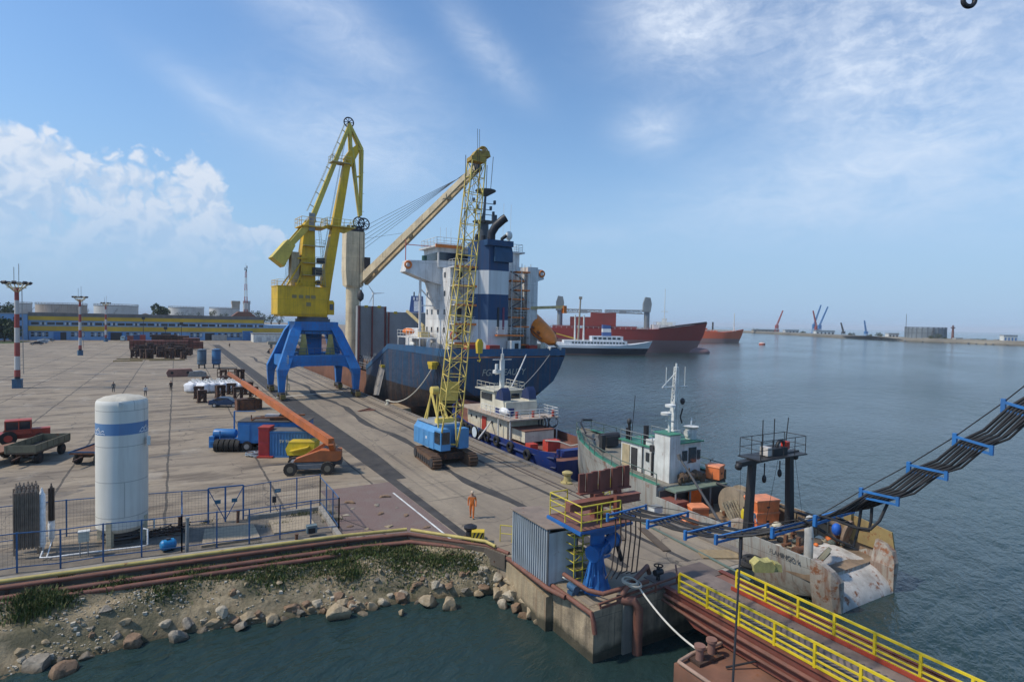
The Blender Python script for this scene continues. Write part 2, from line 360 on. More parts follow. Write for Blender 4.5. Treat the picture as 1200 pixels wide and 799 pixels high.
# ================================================================= ground and water
SEA = -2.5
def ground_mat():
    m = bpy.data.materials.new('yard_concrete'); m.use_nodes = True; t = NT(m.node_tree); b = t.n['Principled BSDF']
    pos = t.new('ShaderNodeNewGeometry').outputs['Position']; x, y, z = t.sep(pos)
    wob = t.noise(pos, .35, 4); wobv = t.math('MULTIPLY', t.math('SUBTRACT', wob, .5), .35)
    def joint(c, off, per, w):
        q = t.math('PINGPONG', t.math('ADD', t.math('ADD', c, off), wobv), per/2)
        return t.math('LESS_THAN', q, w)
    jx = joint(x, 0.6, 7.2, .085); jy = joint(y, 1.0, 6.0, .035); jy2 = joint(y, 0.2, 2.0, .018)
    n1 = t.noise(pos, .06, 6, .6); n2 = t.noise(t.scale(pos, (.12, .45, 1)), 1., 7, .65, .4); n3 = t.noise(pos, 1.6, 7, .7)
    c = t.mix(t.mapr(n1, .3, .7), (.29, .228, .155), (.39, .315, .22))
    c = t.mix(t.mapr(n3, .3, .75, 0, .5), c, (.18, .14, .105))
    c = t.mix(t.mapr(n2, .46, .64, 0, .85), c, (.105, .078, .054))           # oil and damp stains
    n4 = t.noise(t.scale(pos, (.3, .12, 1)), 1., 5, .6); c = t.mix(t.mapr(n4, .58, .74, 0, .6), c, (.42, .37, .30))
    n5 = t.noise(t.scale(pos, (.16, .5, 1)), 1., 5, .6, .8); c = t.mix(t.mapr(n5, .60, .67, 0, .8), c, (.05, .045, .042))
    n3v = t.new('ShaderNodeTexNoise'); t.put(n3v.inputs['Vector'], pos); n3v.inputs['Scale'].default_value = .5; n3v.inputs['Detail'].default_value = 4; n3v = n3v.outputs[1]
    cr_ = t.new('ShaderNodeTexVoronoi', feature='DISTANCE_TO_EDGE'); t.put(cr_.inputs['Vector'], t.vmath('ADD', pos, t.vmath('MULTIPLY', t.vmath('SUBTRACT', n3v, (.5,.5,.5)), (2.2,2.2,0)))); cr_.inputs['Scale'].default_value = .16
    c = t.mix(t.math('MULTIPLY', t.math('LESS_THAN', cr_.outputs['Distance'], .006), t.mapr(n2, .35, .6, 0., .75)), c, (.035,.03,.026))
    n6 = t.noise(pos, .9, 6, .75); c = t.mix(t.mapr(n6, .60, .70, 0, .7), c, (.06,.05,.042))
    slab = t.new('ShaderNodeTexWhiteNoise', noise_dimensions='2D')
    cv = t.new('ShaderNodeCombineXYZ'); t.put(cv.inputs[0], t.math('FLOOR', t.math('DIVIDE', t.math('ADD', x, .6), 7.2))); t.put(cv.inputs[1], t.math('FLOOR', t.math('DIVIDE', t.math('ADD', y, 1.), 6.)))
    t.put(slab.inputs['Vector'], cv.outputs[0]); c = t.mix(t.math('MULTIPLY', slab.outputs[0], .28), c, (.15, .125, .10))
    j = t.math('MAXIMUM', t.math('MULTIPLY', jx, .85), t.math('MAXIMUM', t.math('MULTIPLY', jy, .5), t.math('MULTIPLY', jy2, .28)))
    jb = t.math('MULTIPLY', j, t.mapr(n3, .2, .6, .5, 1.))
    c = t.mix(jb, c, (.03, .027, .024))
    t.put(b.inputs['Base Color'], c); t.put(b.inputs['Roughness'], t.mapr(n5, .62, .72, .88, .45))
    bp = t.new('ShaderNodeBump'); bp.inputs['Strength'].default_value = .35; bp.inputs['Distance'].default_value = .04
    t.put(bp.inputs['Height'], t.math('SUBTRACT', n3, jb)); t.l.new(bp.outputs[0], b.inputs['Normal']); return m
def apron_mat():
    m = bpy.data.materials.new('quay_apron'); m.use_nodes = True; t = NT(m.node_tree); b = t.n['Principled BSDF']
    pos = t.new('ShaderNodeNewGeometry').outputs['Position']; x, y, z = t.sep(pos)
    n1 = t.noise(t.scale(pos, (.5, .08, 1)), 1., 7, .65, .5); n2 = t.noise(pos, .22, 6, .65); n3 = t.noise(pos, 2.2, 7, .7)
    c = t.mix(t.mapr(n1, .3, .7), (.25, .197, .138), (.37, .30, .21))
    c = t.mix(t.mapr(n2, .5, .75, 0, .6), c, (.13, .105, .085)); c = t.mix(t.mapr(n3, .35, .7, 0, .4), c, (.17, .14, .115))
    n3v = t.new('ShaderNodeTexNoise'); t.put(n3v.inputs['Vector'], pos); n3v.inputs['Scale'].default_value = .5; n3v.inputs['Detail'].default_value = 4; n3v = n3v.outputs[1]
    cr_ = t.new('ShaderNodeTexVoronoi', feature='DISTANCE_TO_EDGE'); t.put(cr_.inputs['Vector'], t.vmath('ADD', pos, t.vmath('MULTIPLY', t.vmath('SUBTRACT', n3v, (.5,.5,.5)), (2.2,2.2,0)))); cr_.inputs['Scale'].default_value = .16
    c = t.mix(t.math('MULTIPLY', t.math('LESS_THAN', cr_.outputs['Distance'], .006), t.mapr(n2, .35, .6, 0., .75)), c, (.035,.03,.026))
    n6 = t.noise(pos, .9, 6, .75); c = t.mix(t.mapr(n6, .60, .70, 0, .7), c, (.06,.05,.042))
    slab = t.new('ShaderNodeTexWhiteNoise', noise_dimensions='2D'); cv = t.new('ShaderNodeCombineXYZ'); t.put(cv.inputs[0], t.math('FLOOR', t.math('DIVIDE', x, 4.3))); t.put(cv.inputs[1], t.math('FLOOR', t.math('DIVIDE', y, 10.))); t.put(slab.inputs['Vector'], cv.outputs[0]); c = t.mix(t.math('MULTIPLY', slab.outputs[0], .35), c, (.12,.10,.08))
    ty = t.noise(t.scale(pos, (1.3, .03, 1)), 1., 4, .6); c = t.mix(t.mapr(ty, .56, .68, 0, .55), c, (.055,.048,.042))
    q = t.math('PINGPONG', t.math('ADD', y, t.math('MULTIPLY', n2, .5)), 5.); jy = t.math('MULTIPLY', t.math('LESS_THAN', q, .04), .7)
    c = t.mix(jy, c, (.04, .035, .03))
    t.put(b.inputs['Base Color'], c); b.inputs['Roughness'].default_value = .88
    bp = t.new('ShaderNodeBump'); bp.inputs['Strength'].default_value = .3; bp.inputs['Distance'].default_value = .04
    t.put(bp.inputs['Height'], n3); t.l.new(bp.outputs[0], b.inputs['Normal']); return m
def water_mat():
    m = bpy.data.materials.new('harbour_water'); m.use_nodes = True; t = NT(m.node_tree); b = t.n['Principled BSDF']
    pos = t.new('ShaderNodeNewGeometry').outputs['Position']
    p2 = t.scale(pos, (1., 1., 0))
    rt = t.new('ShaderNodeVectorRotate', rotation_type='Z_AXIS'); t.put(rt.inputs[0], p2); rt.inputs['Angle'].default_value = R(-25)
    w1 = t.noise(t.scale(rt.outputs[0], (.22, .5, 1)), 1., 3, .5, .4)
    w2 = t.noise(t.scale(rt.outputs[0], (.8, 1.7, 1)), 1., 4, .55, .5)
    w3 = t.noise(t.scale(rt.outputs[0], (.02, .05, 1)), 1., 3, .5)
    w5 = t.noise(t.scale(rt.outputs[0], (.008, .022, 1)), 1., 4, .55, .6)
    gust = t.math('MULTIPLY', t.mapr(w3, .3, .7, .6, 1.15), t.mapr(w5, .38, .62, .5, 1.15))
    w4 = t.noise(t.scale(rt.outputs[0], (2.6, 4.6, 1)), 1., 3, .55, .4)
    h = t.math('ADD', t.math('ADD', t.math('MULTIPLY', w1, .85), t.math('MULTIPLY', w2, .42)), t.math('MULTIPLY', w4, .14))
    bp = t.new('ShaderNodeBump'); t.put(bp.inputs['Strength'], gust); bp.inputs['Distance'].default_value = .62
    t.put(bp.inputs['Height'], h); t.l.new(bp.outputs[0], b.inputs['Normal'])
    t.put(b.inputs['Base Color'], t.mix(t.mapr(w3, .35, .65), (.015, .032, .033), (.023, .047, .044)))
    b.inputs['Roughness'].default_value = .12; b.inputs['IOR'].default_value = 1.333; b.inputs['Specular IOR Level'].default_value = .5
    return m
m = M(); m.add([(-2500,-60,SEA),(14000,-60,SEA),(14000,15000,SEA),(-2500,15000,SEA)], [(0,1,2,3)])
struct(m, 'water', water_mat())
SHORE = [(-120,50),(-60,43.5),(-7.1,36.3),(9,34.8),(12.5,34.2),(16,30),(16.6,28.2)]           # edge of the paved yard above the bank
land = SHORE+[(17,27),(17,21.5),(29,21.5),(29,232),(34,262),(330,300),(420,520),(500,760),(200,1500),(-900,1500),(-900,50)]
m = M(); m.prism(land, -4.5, 0, 'z'); struct(m, 'ground', ground_mat(), smooth=None)
m = M(); m.add([(16.2,30.6,.004),(17.0,27.5,.004),(17.0,21.6,.004),(28.98,21.6,.004),(28.98,231,.004),(16.2,231,.004)], [tuple(range(6))]); struct(m, 'quay_pavement', apron_mat())
m = M(); m.add([(15.2,46.5,.0065),(16.9,46.5,.0065),(17.3,56,.0065),(17.0,120,.0065),(17.4,300,.0065),(14.4,300,.0065),(14.4,90,.0065)], [tuple(range(7))])
asph = mat('rail_bed_asphalt', (.05,.047,.045), .9, sc=.8, var=.5, dirt=.5, bump=.5); struct(m, 'rail_bed', asph)
m = M(); pts = []                                                        # ragged repaired seam down the middle of the quay
for i in range(60):
    y = 24+i*3.2; pts.append((21.6+.5*math.sin(i*.7)+random.uniform(-.15,.15), y, .18+.35*abs(math.sin(i*.9))))
m.add([(x-w,y,.008) for x,y,w in pts]+[(x+w,y,.008) for x,y,w in reversed(pts)], [tuple(range(120))]); struct(m, 'asphalt_seam', asph)
m = M(); pts = [(25.2+random.uniform(-.1,.1), 23+i*4, .12+.1*random.random()) for i in range(46)]
m.add([(x-w,y,.008) for x,y,w in pts]+[(x+w,y,.008) for x,y,w in reversed(pts)], [tuple(range(92))]); struct(m, 'quay_groove', asph)
steel = mat('rail_steel', (.13,.10,.085), .45, .6, var=.3, sc=2, rust=.1)
RAILS = 'crane rails let into the quay'
for k, (x, y0, lb) in enumerate(((14.8,60,'landward crane rail running along the dark strip'),(26.8,30,'waterside crane rail running near the quay edge'),(27.35,30,'thin rail nearest the quay edge beside the crane rail'))):
    m = M(); m.bx(-.045,.045,0,230-y0,0,.045); solo(m, 'crane_rail', steel, lb, 'rail', (x,y0,.002), 0, RAILS)
# red-brown gravel apron at the quay end with a painted line
def gravel_mat():
    m = bpy.data.materials.new('red_gravel'); m.use_nodes = True; t = NT(m.node_tree); b = t.n['Principled BSDF']
    pos = t.new('ShaderNodeNewGeometry').outputs['Position']; n = t.noise(pos, 14, 4, .7); n2 = t.noise(pos, .8, 5, .6)
    c = t.mix(t.mapr(n, .3, .7), (.10,.062,.052), (.27,.19,.165)); c = t.mix(t.mapr(n2, .45, .7, 0, .5), c, (.20,.17,.145))
    t.put(b.inputs['Base Color'], c); b.inputs['Roughness'].default_value = .95
    bp = t.new('ShaderNodeBump'); bp.inputs['Strength'].default_value = .8; bp.inputs['Distance'].default_value = .05; t.put(bp.inputs['Height'], n)
    t.l.new(bp.outputs[0], b.inputs['Normal']); return m
m = M(); m.add([(-60,43.6,.004),(-7.1,36.4,.004),(9,34.9,.004),(12.4,34.3,.004),(15.2,31.0,.004),(15.2,46,.004),(9.7,46,.004),(9.7,39.0,.004),(-9,38.0,.004),(-60,45,.004)], [tuple(range(10))])
gravel_ground = struct(m, 'gravel_ground', gravel_mat())
m = M(); m.add([(14.55,31.9,.009),(14.68,31.9,.009),(14.62,43,.009),(14.49,43,.009)], [(0,1,2,3)]); struct(m, 'painted_line', white())
m = M(); m.add([(15.3,30.9,.009),(15.9,30.3,.009),(16,47.7,.009),(15.2,47.7,.009)], [(0,1,2,3)]); struct(m, 'asphalt_strip', asph)
m = M(); m.add([(14.4,102.6,.009),(26.6,107,.009),(26.6,107.9,.009),(14.6,103.6,.009)], [(0,1,2,3)]); struct(m, 'sand_streak', mat('pale_dust', (.45,.42,.36), .95))
# quay coping and fender wall
m = M(); m.bx(28.55,29.12,21.4,231,-.5,.16); struct(m, 'quay_kerb', mat('kerb_concrete', (.20,.17,.14), .9, sc=.8, dirt=.6, bump=.5, rust=.05))
m = M(); m.bx(17.02,28.5,21.2,21.5,-4,-.03); m.bx(28.9,29.06,21.6,231,-4,-.52); struct(m, 'quay_wall', conc())
# ---------------------------------------------------------------- rocky bank
def W0(x):                                                               # y of the waterline below the yard edge
    pts = [(-120,37),(-60,35),(-12,32.6),(-6.6,32.4),(-3.6,32.6),(.3,32.7),(3.2,32.1),(6.5,31.7),(8.6,30.9),(11,30.7),(13.8,29.9),(16.4,29.2),(17.2,28.2)]
    for a, b in zip(pts, pts[1:]):
        if x <= b[0]: return a[1]+(b[1]-a[1])*(x-a[0])/(b[0]-a[0])
    return pts[-1][1]
def E0(x):
    for a, b in zip(SHORE, SHORE[1:]):
        if x <= b[0]: return a[1]+(b[1]-a[1])*(x-a[0])/(b[0]-a[0])
    return 28.2
def bankz(x, s):                                                         # s: 0 at the kerb, 1 at the waterline
    z = -.75*s-.9*max(0, s-.25)-1.4*max(0, s-.62)
    z = z*2.5/2.03 if s <= 1 else SEA-(s-1)*3.
    n = mnoise.fractal(V((x*.55, s*5.5, 3)), 1., 2., 5)
    return -.25+z*.93+n*.28*min(1, s*3)
def bankpos(x, s):
    e, w = E0(x), W0(x); return V((x, e+(w-e)*s, bankz(x, s)))
m = M(); nx, ns = 150, 34; vs = []
for i in range(nx+1):
    x = -62+(17.05+62)*(i/nx)**.72
    for j in range(ns+1): vs.append(tuple(bankpos(x, -.03+1.6*j/ns)))
m.add(vs, [(i*(ns+1)+j, (i+1)*(ns+1)+j, (i+1)*(ns+1)+j+1, i*(ns+1)+j+1) for i in range(nx) for j in range(ns)])
def bank_mat():
    m = bpy.data.materials.new('stony_soil'); m.use_nodes = True; t = NT(m.node_tree); b = t.n['Principled BSDF']
    pos = t.new('ShaderNodeNewGeometry').outputs['Position']; n = t.noise(pos, 3.2, 8, .7); n2 = t.noise(pos, .5, 5, .6); v = t.new('ShaderNodeTexVoronoi'); t.put(v.inputs['Vector'], pos); v.inputs['Scale'].default_value = 11
    z = t.sep(pos)[2]
    c = t.mix(t.mapr(n, .3, .7), (.20,.15,.085), (.46,.365,.23)); c = t.mix(t.mapr(v.outputs[0], .05, .25, .45, 0), c, (.46,.39,.28))
    c = t.mix(t.mapr(n2, .42, .6, 0, .75), c, (.085,.085,.045))
    c = t.mix(t.mapr(z, SEA+.25, SEA-.05, 0, .8), c, (.06,.045,.02))          # weed and wet stone at the waterline
    t.put(b.inputs['Base Color'], c); b.inputs['Roughness'].default_value = .95
    bp = t.new('ShaderNodeBump'); bp.inputs['Strength'].default_value = 1.; bp.inputs['Distance'].default_value = .12
    t.put(bp.inputs['Height'], t.noise(pos, 6.5, 8, .72)); t.l.new(bp.outputs[0], b.inputs['Normal']); return m
struct(m, 'bank_terrain', bank_mat())
# boulders: a few source meshes, each boulder its own object
def rock_mesh(seed):
    bm = bmesh.new(); bmesh.ops.create_icosphere(bm, subdivisions=3, radius=1); o = V((seed*7.3, seed*3.1, 1))
    pl = [(V((random.gauss(0,1), random.gauss(0,1), random.gauss(0,1))).normalized(), random.uniform(.5,.8)) for _ in range(12)]
    for v in bm.verts:
        p = v.co.copy()
        for n, dd in pl:                                                  # chop flat facets
            k = p.dot(n)
            if k > dd: p -= n*(k-dd)
        v.co = p*(1+.22*mnoise.fractal(p*1.3+o, 1., 2., 4))
    me = bpy.data.meshes.new('boulder'); bm.to_mesh(me); bm.free()
    me.polygons.foreach_set('use_smooth', [True]*len(me.polygons)); me.set_sharp_from_angle(angle=R(14)); return me
def rock_mat(k, a, b_):
    m = bpy.data.materials.new(k); m.use_nodes = True; t = NT(m.node_tree); b = t.n['Principled BSDF']
    tc = t.new('ShaderNodeTexCoord').outputs['Object']; pos = t.new('ShaderNodeNewGeometry').outputs['Position']; n = t.noise(tc, 2.2, 8, .7)
    c = t.mix(t.mapr(n, .3, .7), a, b_); c = t.mix(t.mapr(t.sep(pos)[2], SEA+.3, SEA, 0, .8), c, (.07,.045,.018))
    t.put(b.inputs['Base Color'], c); b.inputs['Roughness'].default_value = .9
    bp = t.new('ShaderNodeBump'); bp.inputs['Strength'].default_value = .8; bp.inputs['Distance'].default_value = .1; t.put(bp.inputs['Height'], t.noise(tc, 5, 8, .7)); t.l.new(bp.outputs[0], b.inputs['Normal']); return m
rmats = [rock_mat('tan_stone',(.30,.22,.12),(.46,.37,.25)), rock_mat('pale_stone',(.36,.30,.21),(.52,.45,.34)), rock_mat('brown_stone',(.19,.115,.065),(.33,.22,.14)), rock_mat('grey_stone',(.18,.155,.12),(.38,.33,.26))]
rocks = []
for k in range(8):
    me = rock_mesh(k+1); me.materials.append(rmats[k%4]); rocks.append(me)
BG = 'boulders along the waterline of the bank'
def boulder(px, py, size, k, label, z=None, sq=.75):
    p = G(px, py, SEA+.15 if z is None else z); o = bpy.data.objects.new('boulder', rocks[k]); COL.objects.link(o)
    o.location = (p.x, p.y, p.z); o.scale = (size, size*.85, size*sq); o.rotation_euler = (random.uniform(-.3,.3), random.uniform(-.3,.3), random.uniform(0,6.3)); tag(o, label, 'boulder', BG); return o
boulder(396,719,.78,0,'large tan boulder standing at the waterline in the middle of the bank',None,.85)
boulder(503,706,.62,4,'broad tan boulder by the water left of the upright slab boulder')
boulder(527,709,.52,0,'upright slab shaped boulder at the water below the grass',None,1.1)
boulder(154,752,.60,2,'reddish brown boulder at the waterline below the pipes')
boulder(45,778,.70,3,'large grey white boulder at the water near the bottom left')
boulder(75,783,.62,6,'brown boulder sitting just right of the grey white one')
boulder(208,745,.55,7,'grey flat boulder half in the water right of the reddish one')
boulder(183,741,.42,2,'small rusty brown boulder between the reddish and the grey boulder')
boulder(260,717,.40,5,'pale angular boulder lying high on the gravel slope',-1.75)
boulder(283,733,.40,3,'dark grey boulder right at the water under the pale slope')
boulder(318,727,.48,0,'tan boulder by the water left of the large tan one')
boulder(470,717,.24,4,'small tan boulder standing alone in the water')
boulder(449,705,.42,1,'pale boulder in the bay below the bushes')
boulder(586,700,.42,0,'golden boulder heaped against the broken quay wall')
boulder(612,705,.34,2,'reddish boulder wet at the foot of the broken quay wall')
boulder(595,690,.45,4,'tan boulder below the broken concrete slab',SEA+.6)
for i, (x, y, z, s, k) in enumerate(((16.6,28.4,-1.5,.5,4),(16.7,27.6,-1.7,.55,0),(16.4,27.9,-2.1,.5,1),(16.7,26.8,-2.0,.5,4),(16.3,27.0,-2.4,.45,2),(16.65,26.0,-2.25,.48,0),(16.3,26.2,-2.5,.4,6),(16.7,25.3,-2.4,.4,4),(15.9,28.5,-2.1,.45,0),(15.8,27.7,-2.4,.4,5),(16.2,28.9,-1.4,.4,1),(16.8,24.7,-2.5,.3,2))):
    o = bpy.data.objects.new('boulder', rocks[k]); COL.objects.link(o); o.location = (x,y,z); o.scale = (s,s*.9,s*.8); o.rotation_euler = (random.uniform(-.4,.4),random.uniform(-.4,.4),random.uniform(0,6.3)); tag(o,'boulder in the heap packed against the quay wall below the corrugated shed','boulder','boulders against the quay wall')
small = 'small stone in the rubble along the water edge of the bank'
for i in range(150):
    x = -14+30.5*random.random()**.8; s = random.choice((random.uniform(.86,1.1), random.uniform(.86,1.1), random.uniform(.5,1.0)))
    if x > 12 and random.random() < .55: s = random.uniform(.55,.98)
    p = bankpos(x, s); o = bpy.data.objects.new('stone', rocks[random.randrange(8)]); COL.objects.link(o); q = random.choice((.13,.17,.22,.3,.36))*(1. if s > .8 else .75)
    o.location = p; o.scale = (q*random.uniform(.9,1.4), q, q*random.uniform(.6,.95)); o.rotation_euler = (random.uniform(-.4,.4), random.uniform(-.4,.4), random.uniform(0,6.3)); tag(o, small, 'stone', 'small stones on the bank')
m = M()                                                                   # loose gravel
for i in range(3000):
    x = -14+31*random.random(); s = random.uniform(.12,1.02)
    if mnoise.noise(V((x*.35, s*2.5, 9))) < .05 and random.random() < .85: continue
    p = bankpos(x, s); q = random.uniform(.018,.06)*(1+.8*(random.random()<.08)); r_ = [V((random.uniform(.5,1.2)*a*q, random.uniform(.5,1.2)*b*q, random.uniform(.4,1)*c*q)) for a,b,c in ((-1,-1,-1),(1,-1,-1),(1,1,-1),(-1,1,-1),(-1,-1,1),(1,-1,1),(1,1,1),(-1,1,1))]
    m.k = random.randrange(3); m.add([p+v for v in r_], [(0,3,2,1),(4,5,6,7),(0,1,5,4),(1,2,6,5),(2,3,7,6),(3,0,4,7)])
struct(m, 'gravel', [rmats[1], rmats[0], mat('white_chip', (.50,.45,.36), .9)], 'stuff', smooth=None)
m = M()                                                                   # grass and weeds in clumps
patches = [(-5.6,.34,1.25,.17,2600,.48),(-2.6,.2,1.3,.1,900,.28),(.9,.22,1.7,.13,1300,.3),(4.6,.45,1.6,.2,1300,.26),(5.5,.2,1.6,.1,800,.25),(8.2,.3,1.5,.22,1600,.26),(8.6,.6,1.1,.14,700,.3),(10.2,.25,1.6,.16,1500,.24),(12.2,.4,1.4,.22,1200,.26),(13.4,.55,1.0,.2,900,.25),(15,.55,.7,.2,500,.25),(-8.5,.7,1.1,.12,600,.25),(6.4,.1,5,.06,700,.2),(-10,.25,2.4,.12,900,.3),(-.5,.5,1.,.12,350,.25),(2.5,.35,1,.1,350,.25),(11.5,.5,2.2,.35,2600,.16),(7,.4,2.6,.3,2200,.15),(1,.35,3,.22,1300,.14),(14.6,.4,1.2,.3,1100,.18)]
for (cx, cs, rx, rs, n, h) in patches:
    for i in range(n):
        x = cx+random.gauss(0,.5)*rx; s = cs+random.gauss(0,.5)*rs
        if not .02 < s < .98 or x > 16.9: continue
        p = bankpos(x, s); hh = h*random.uniform(.4,1.15)*(.5+.5*math.exp(-((x-cx)/rx)**2)); a = random.uniform(0,6.3); le = random.uniform(.1,.7)*hh
        w = V((math.cos(a+1.5), math.sin(a+1.5), 0))*random.uniform(.008,.03); t_ = p+V((math.cos(a)*le, math.sin(a)*le, hh)); mid = p+V((math.cos(a)*le*.3, math.sin(a)*le*.3, hh*.6))
        m.k = random.randrange(3); m.add([p-w, p+w, mid+w, t_, mid-w], [(0,1,2,3,4)])
struct(m, 'grass', [mat('grass_dark',(.045,.075,.016),.8), mat('grass_mid',(.085,.12,.028),.8), mat('grass_dry',(.17,.155,.06),.85)], 'stuff', smooth=None)
# ================================================================= buildings far across the yard
YB = 356.0
wh = thing('warehouse', 'long low blue workshop hall with two yellow bands across the far end of the yard', 'building', (0, YB, 0))
wallblue = mat('wall_light_blue', (.20,.36,.58), .7, sc=.12, var=.12, dirt=.25); bandy = mat('band_yellow', (.60,.38,.03), .6, sc=.1, dirt=.15)
m = M(); m.bx(-61,43,0,40,0,11.4); m.build('wall', wallblue, wh)
m = M(); m.bx(43,62,-.2,40,0,8.6); m.build('annex_wall', mat('annex_blue', (.26,.40,.56), .7, dirt=.2), wh)
for z0, z1, x1 in ((9.6,11.5,43.1),(4.5,6.8,62)):
    m = M(); m.bx(-61.1,x1,-.28,.0,z0,z1); m.build('yellow_band', bandy, wh)
m = M(); m.k = 0; m.bx(-61,43,.3,40,11.4,13.3)
for i in range(105): m.bx(-61+i*1.0-.2,-61+i*1.0+.2,.05,.32,11.45,13.35)
m.build('roof', mat('roof_grey', (.21,.20,.19), .8, dirt=.4, sc=.3), wh)
winmat = mat('window_dark', (.03,.04,.055), .2, var=.5, sc=.4); pane_w = mat('window_frame_white', (.5,.55,.58), .6)
k = 0; x = -60
while x < 42:
    L = 2.9 if k % 3 != 1 else 2.3
    m = M(); m.bx(x,x+L,-.06,.02,7.3,8.8); w = m.build('window', winmat if k % 3 != 1 else pane_w, wh)
    f = M(); f.bx(x,x+L,-.12,-.06,7.2,7.35); f.bx(x,x+L,-.12,-.06,8.75,8.9)
    if k % 3 == 1: f.bx(x+.7,x+1.6,-.1,-.06,7.4,8.7)
    f.build('window_frame', [pane_w if k % 3 != 1 else winmat], w); x += L+.45; k += 1
cx = lambda c: -61+(c-140)*.0952
for a, b in ((148,220),(310,370),(393,467),(548,615),(655,695),(770,800),(850,912),(990,1120)):
    n = max(2, round((cx(b)-cx(a))/1.5)); x0 = cx(a); L = (cx(b)-cx(a))/n
    for i in range(n):
        m = M(); m.bx(x0+i*L+.15,x0+(i+1)*L-.12,-.06,.02,1.7,3.9); w = m.build('window', winmat, wh)
        f = M(); f.bx(x0+i*L+.1,x0+(i+1)*L-.07,-.12,-.06,2.75,2.95)
        if i%2: f.bx(x0+i*L+.3,x0+(i+1)*L-.3,-.1,-.06,1.9,3.7)
        f.build('window_frame', pane_w, w)
for a, b in ((268,292),(480,530),(710,757),(925,972)):
    m = M(); m.bx(cx(a),cx(b),-.05,.03,0,3.9); m.build('door', black(), wh)
for a, b in ((240,268),(470,480),(530,545),(972,985),(1133,1180)):
    m = M(); m.bx(cx(a),cx(b),-.25,-.06,0,4.0); m.build('door_panel', blue(), wh)
for a in (300,380,540,700,845,980):
    m = M(); m.bx(cx(a)-.25,cx(a)+.25,-.3,-.07,0,4.4); m.build('pilaster', wallblue, wh)
ob = thing('office_block', 'plain light blue three storey block at the far left end of the yard', 'building', (-61.2, YB-1, 0))
m = M(); m.bx(-60,0,0,20,0,12.4); m.build('wall', wallblue, ob); m = M(); m.bx(-60.2,.2,-.2,20.2,12.4,12.8); m.build('parapet', grey(), ob)
for z in (1.8,5.3,9.4):
    for x in (-3.2,-5.2,-11.5,-13.2,-15,-21,-23,-29,-31):
        m = M(); m.bx(x,x+1.1,-.08,.02,z,z+1.5); m.build('window', winmat, ob)
# white flat hall and things at the end of the quay
a = DY(297,398,330)
hb = thing('white_hall', 'long low white hall with flat roof beyond the quay behind the crane', 'building', (a.x, 330, 0))
m = M(); m.bx(0,24,0,12,0,4.2); m.build('wall', white(), hb); m = M(); m.bx(-.3,24.3,-.3,12.3,4.2,4.6); m.build('roof', grey(), hb)
for i in range(5):
    m = M(); m.bx(2+i*4.4,4+i*4.4,-.1,.02,.3,2.6); m.build('door', mat('hall_door',(.45,.46,.46),.6), hb)
pk = thing('pipe_rack', 'long low concrete pipe rack on short piers beside the quay head', 'pipe rack', (33.5, 262, 0))
m = M(); m.bx(0,22,0,3,1.7,3.0); m.build('deck', mat('old_concrete',(.33,.29,.22),.9,dirt=.4), pk)
for i in range(6): m = M(); m.bx(1+i*3.9,1.8+i*3.9,.3,2.7,0,1.7); m.build('pier', conc(), pk)
bk = M(); bk.prism([(29.2,-2.6),(36,1.2),(60,1.6),(62,-2.6)], 239, 258, 'y'); solo(bk, 'earth_mound', mat('brown_earth',(.15,.09,.055),.95,var=.4,sc=.3,bump=.5), 'brown earth mound at the head of the dock below the pipe rack', 'earth mound')
# ================================================================= far background on the left
def tank(px0, px1, ytop, Y, mt, label, name='storage_tank', base=0., n=36):
    a, b = DY(px0, ytop, Y), DY(px1, ytop, Y); r = (b-a).length/2; z = (a.z+b.z)/2; c = (a+b)/2
    o = thing(name, label, 'tank', (c.x, Y+r, base), 0, 'oil storage tanks beyond the workshop hall')
    m = M(); m.lathe([(r,0),(r,z-.8-base)], n=n); m.build('shell', mt, o)
    m = M(); m.lathe([(r+.15,z-.8-base),(r+.15,z-.2-base),(r*.4,z+.25-base),(.1,z+.4-base)], n=n); m.build('roof', grey(), o)
    m = M()
    for i in range(n): m.tube((math.cos(i*6.2832/n)*r, math.sin(i*6.2832/n)*r, z-.2-base), (math.cos(i*6.2832/n)*r, math.sin(i*6.2832/n)*r, z+1.0-base), .12, n=4)
    m.torus((0,0,z+.95-base),r,.12,'z',n,4); m.build('railing', grey(), o)
    m = M()
    for i in range(14): m.bx(-r*.7+i*.9, -r*.7+i*.9+1, -r*1.01-.3, -r*.86, i*(z/16), i*(z/16)+.5)
    m.build('stair', grey(), o); return o
tw = mat('tank_white', (.56,.56,.53), .6, sc=.05, dirt=.3, streak=.3); tr = mat('tank_rust_white', (.42,.36,.30), .7, sc=.05, dirt=.5, streak=.7)
tank(15,36,355.2,640,tw,'small white tank at the far left above the blue block'); tank(36,99,356,600,tr,'wide rust streaked tank behind the left end of the hall')
tank(107,161,357.5,560,tw,'clean white tank behind the hall between two striped masts'); tank(197,240,360,700,tw,'flat white tank right of the dark round tree'); tank(246,282,361,780,tw,'distant white tank at the foot of the lattice mast')
for px0, px1, yt, Y, lb, c in ((272,281,352.5,820,'square beige concrete tower beyond the tanks',(.42,.33,.24)),(285.5,293,352.5,840,'slim grey concrete tower behind the lattice mast',(.42,.42,.40))):
    a, b = DY(px0,yt,Y), DY(px1,yt,Y); w = b.x-a.x
    o = thing('silo_tower', lb, 'tower', (a.x, Y, 0)); m = M(); m.bx(0,w,0,w,0,a.z); m.build('shaft', mat('tower_'+str(px0),c,.85,dirt=.3,sc=.2), o)
    m = M(); m.bx(-.5,w+.5,-.5,w+.5,a.z-4,a.z); m.build('head', mat('tower_'+str(px0),c), o)
a = DY(288,368,700); tm = thing('telecom_mast', 'tall red and white lattice mast standing beyond the workshop hall', 'mast', (a.x, 700, 0)); zt = DY(288,318,700).z
seg = 9
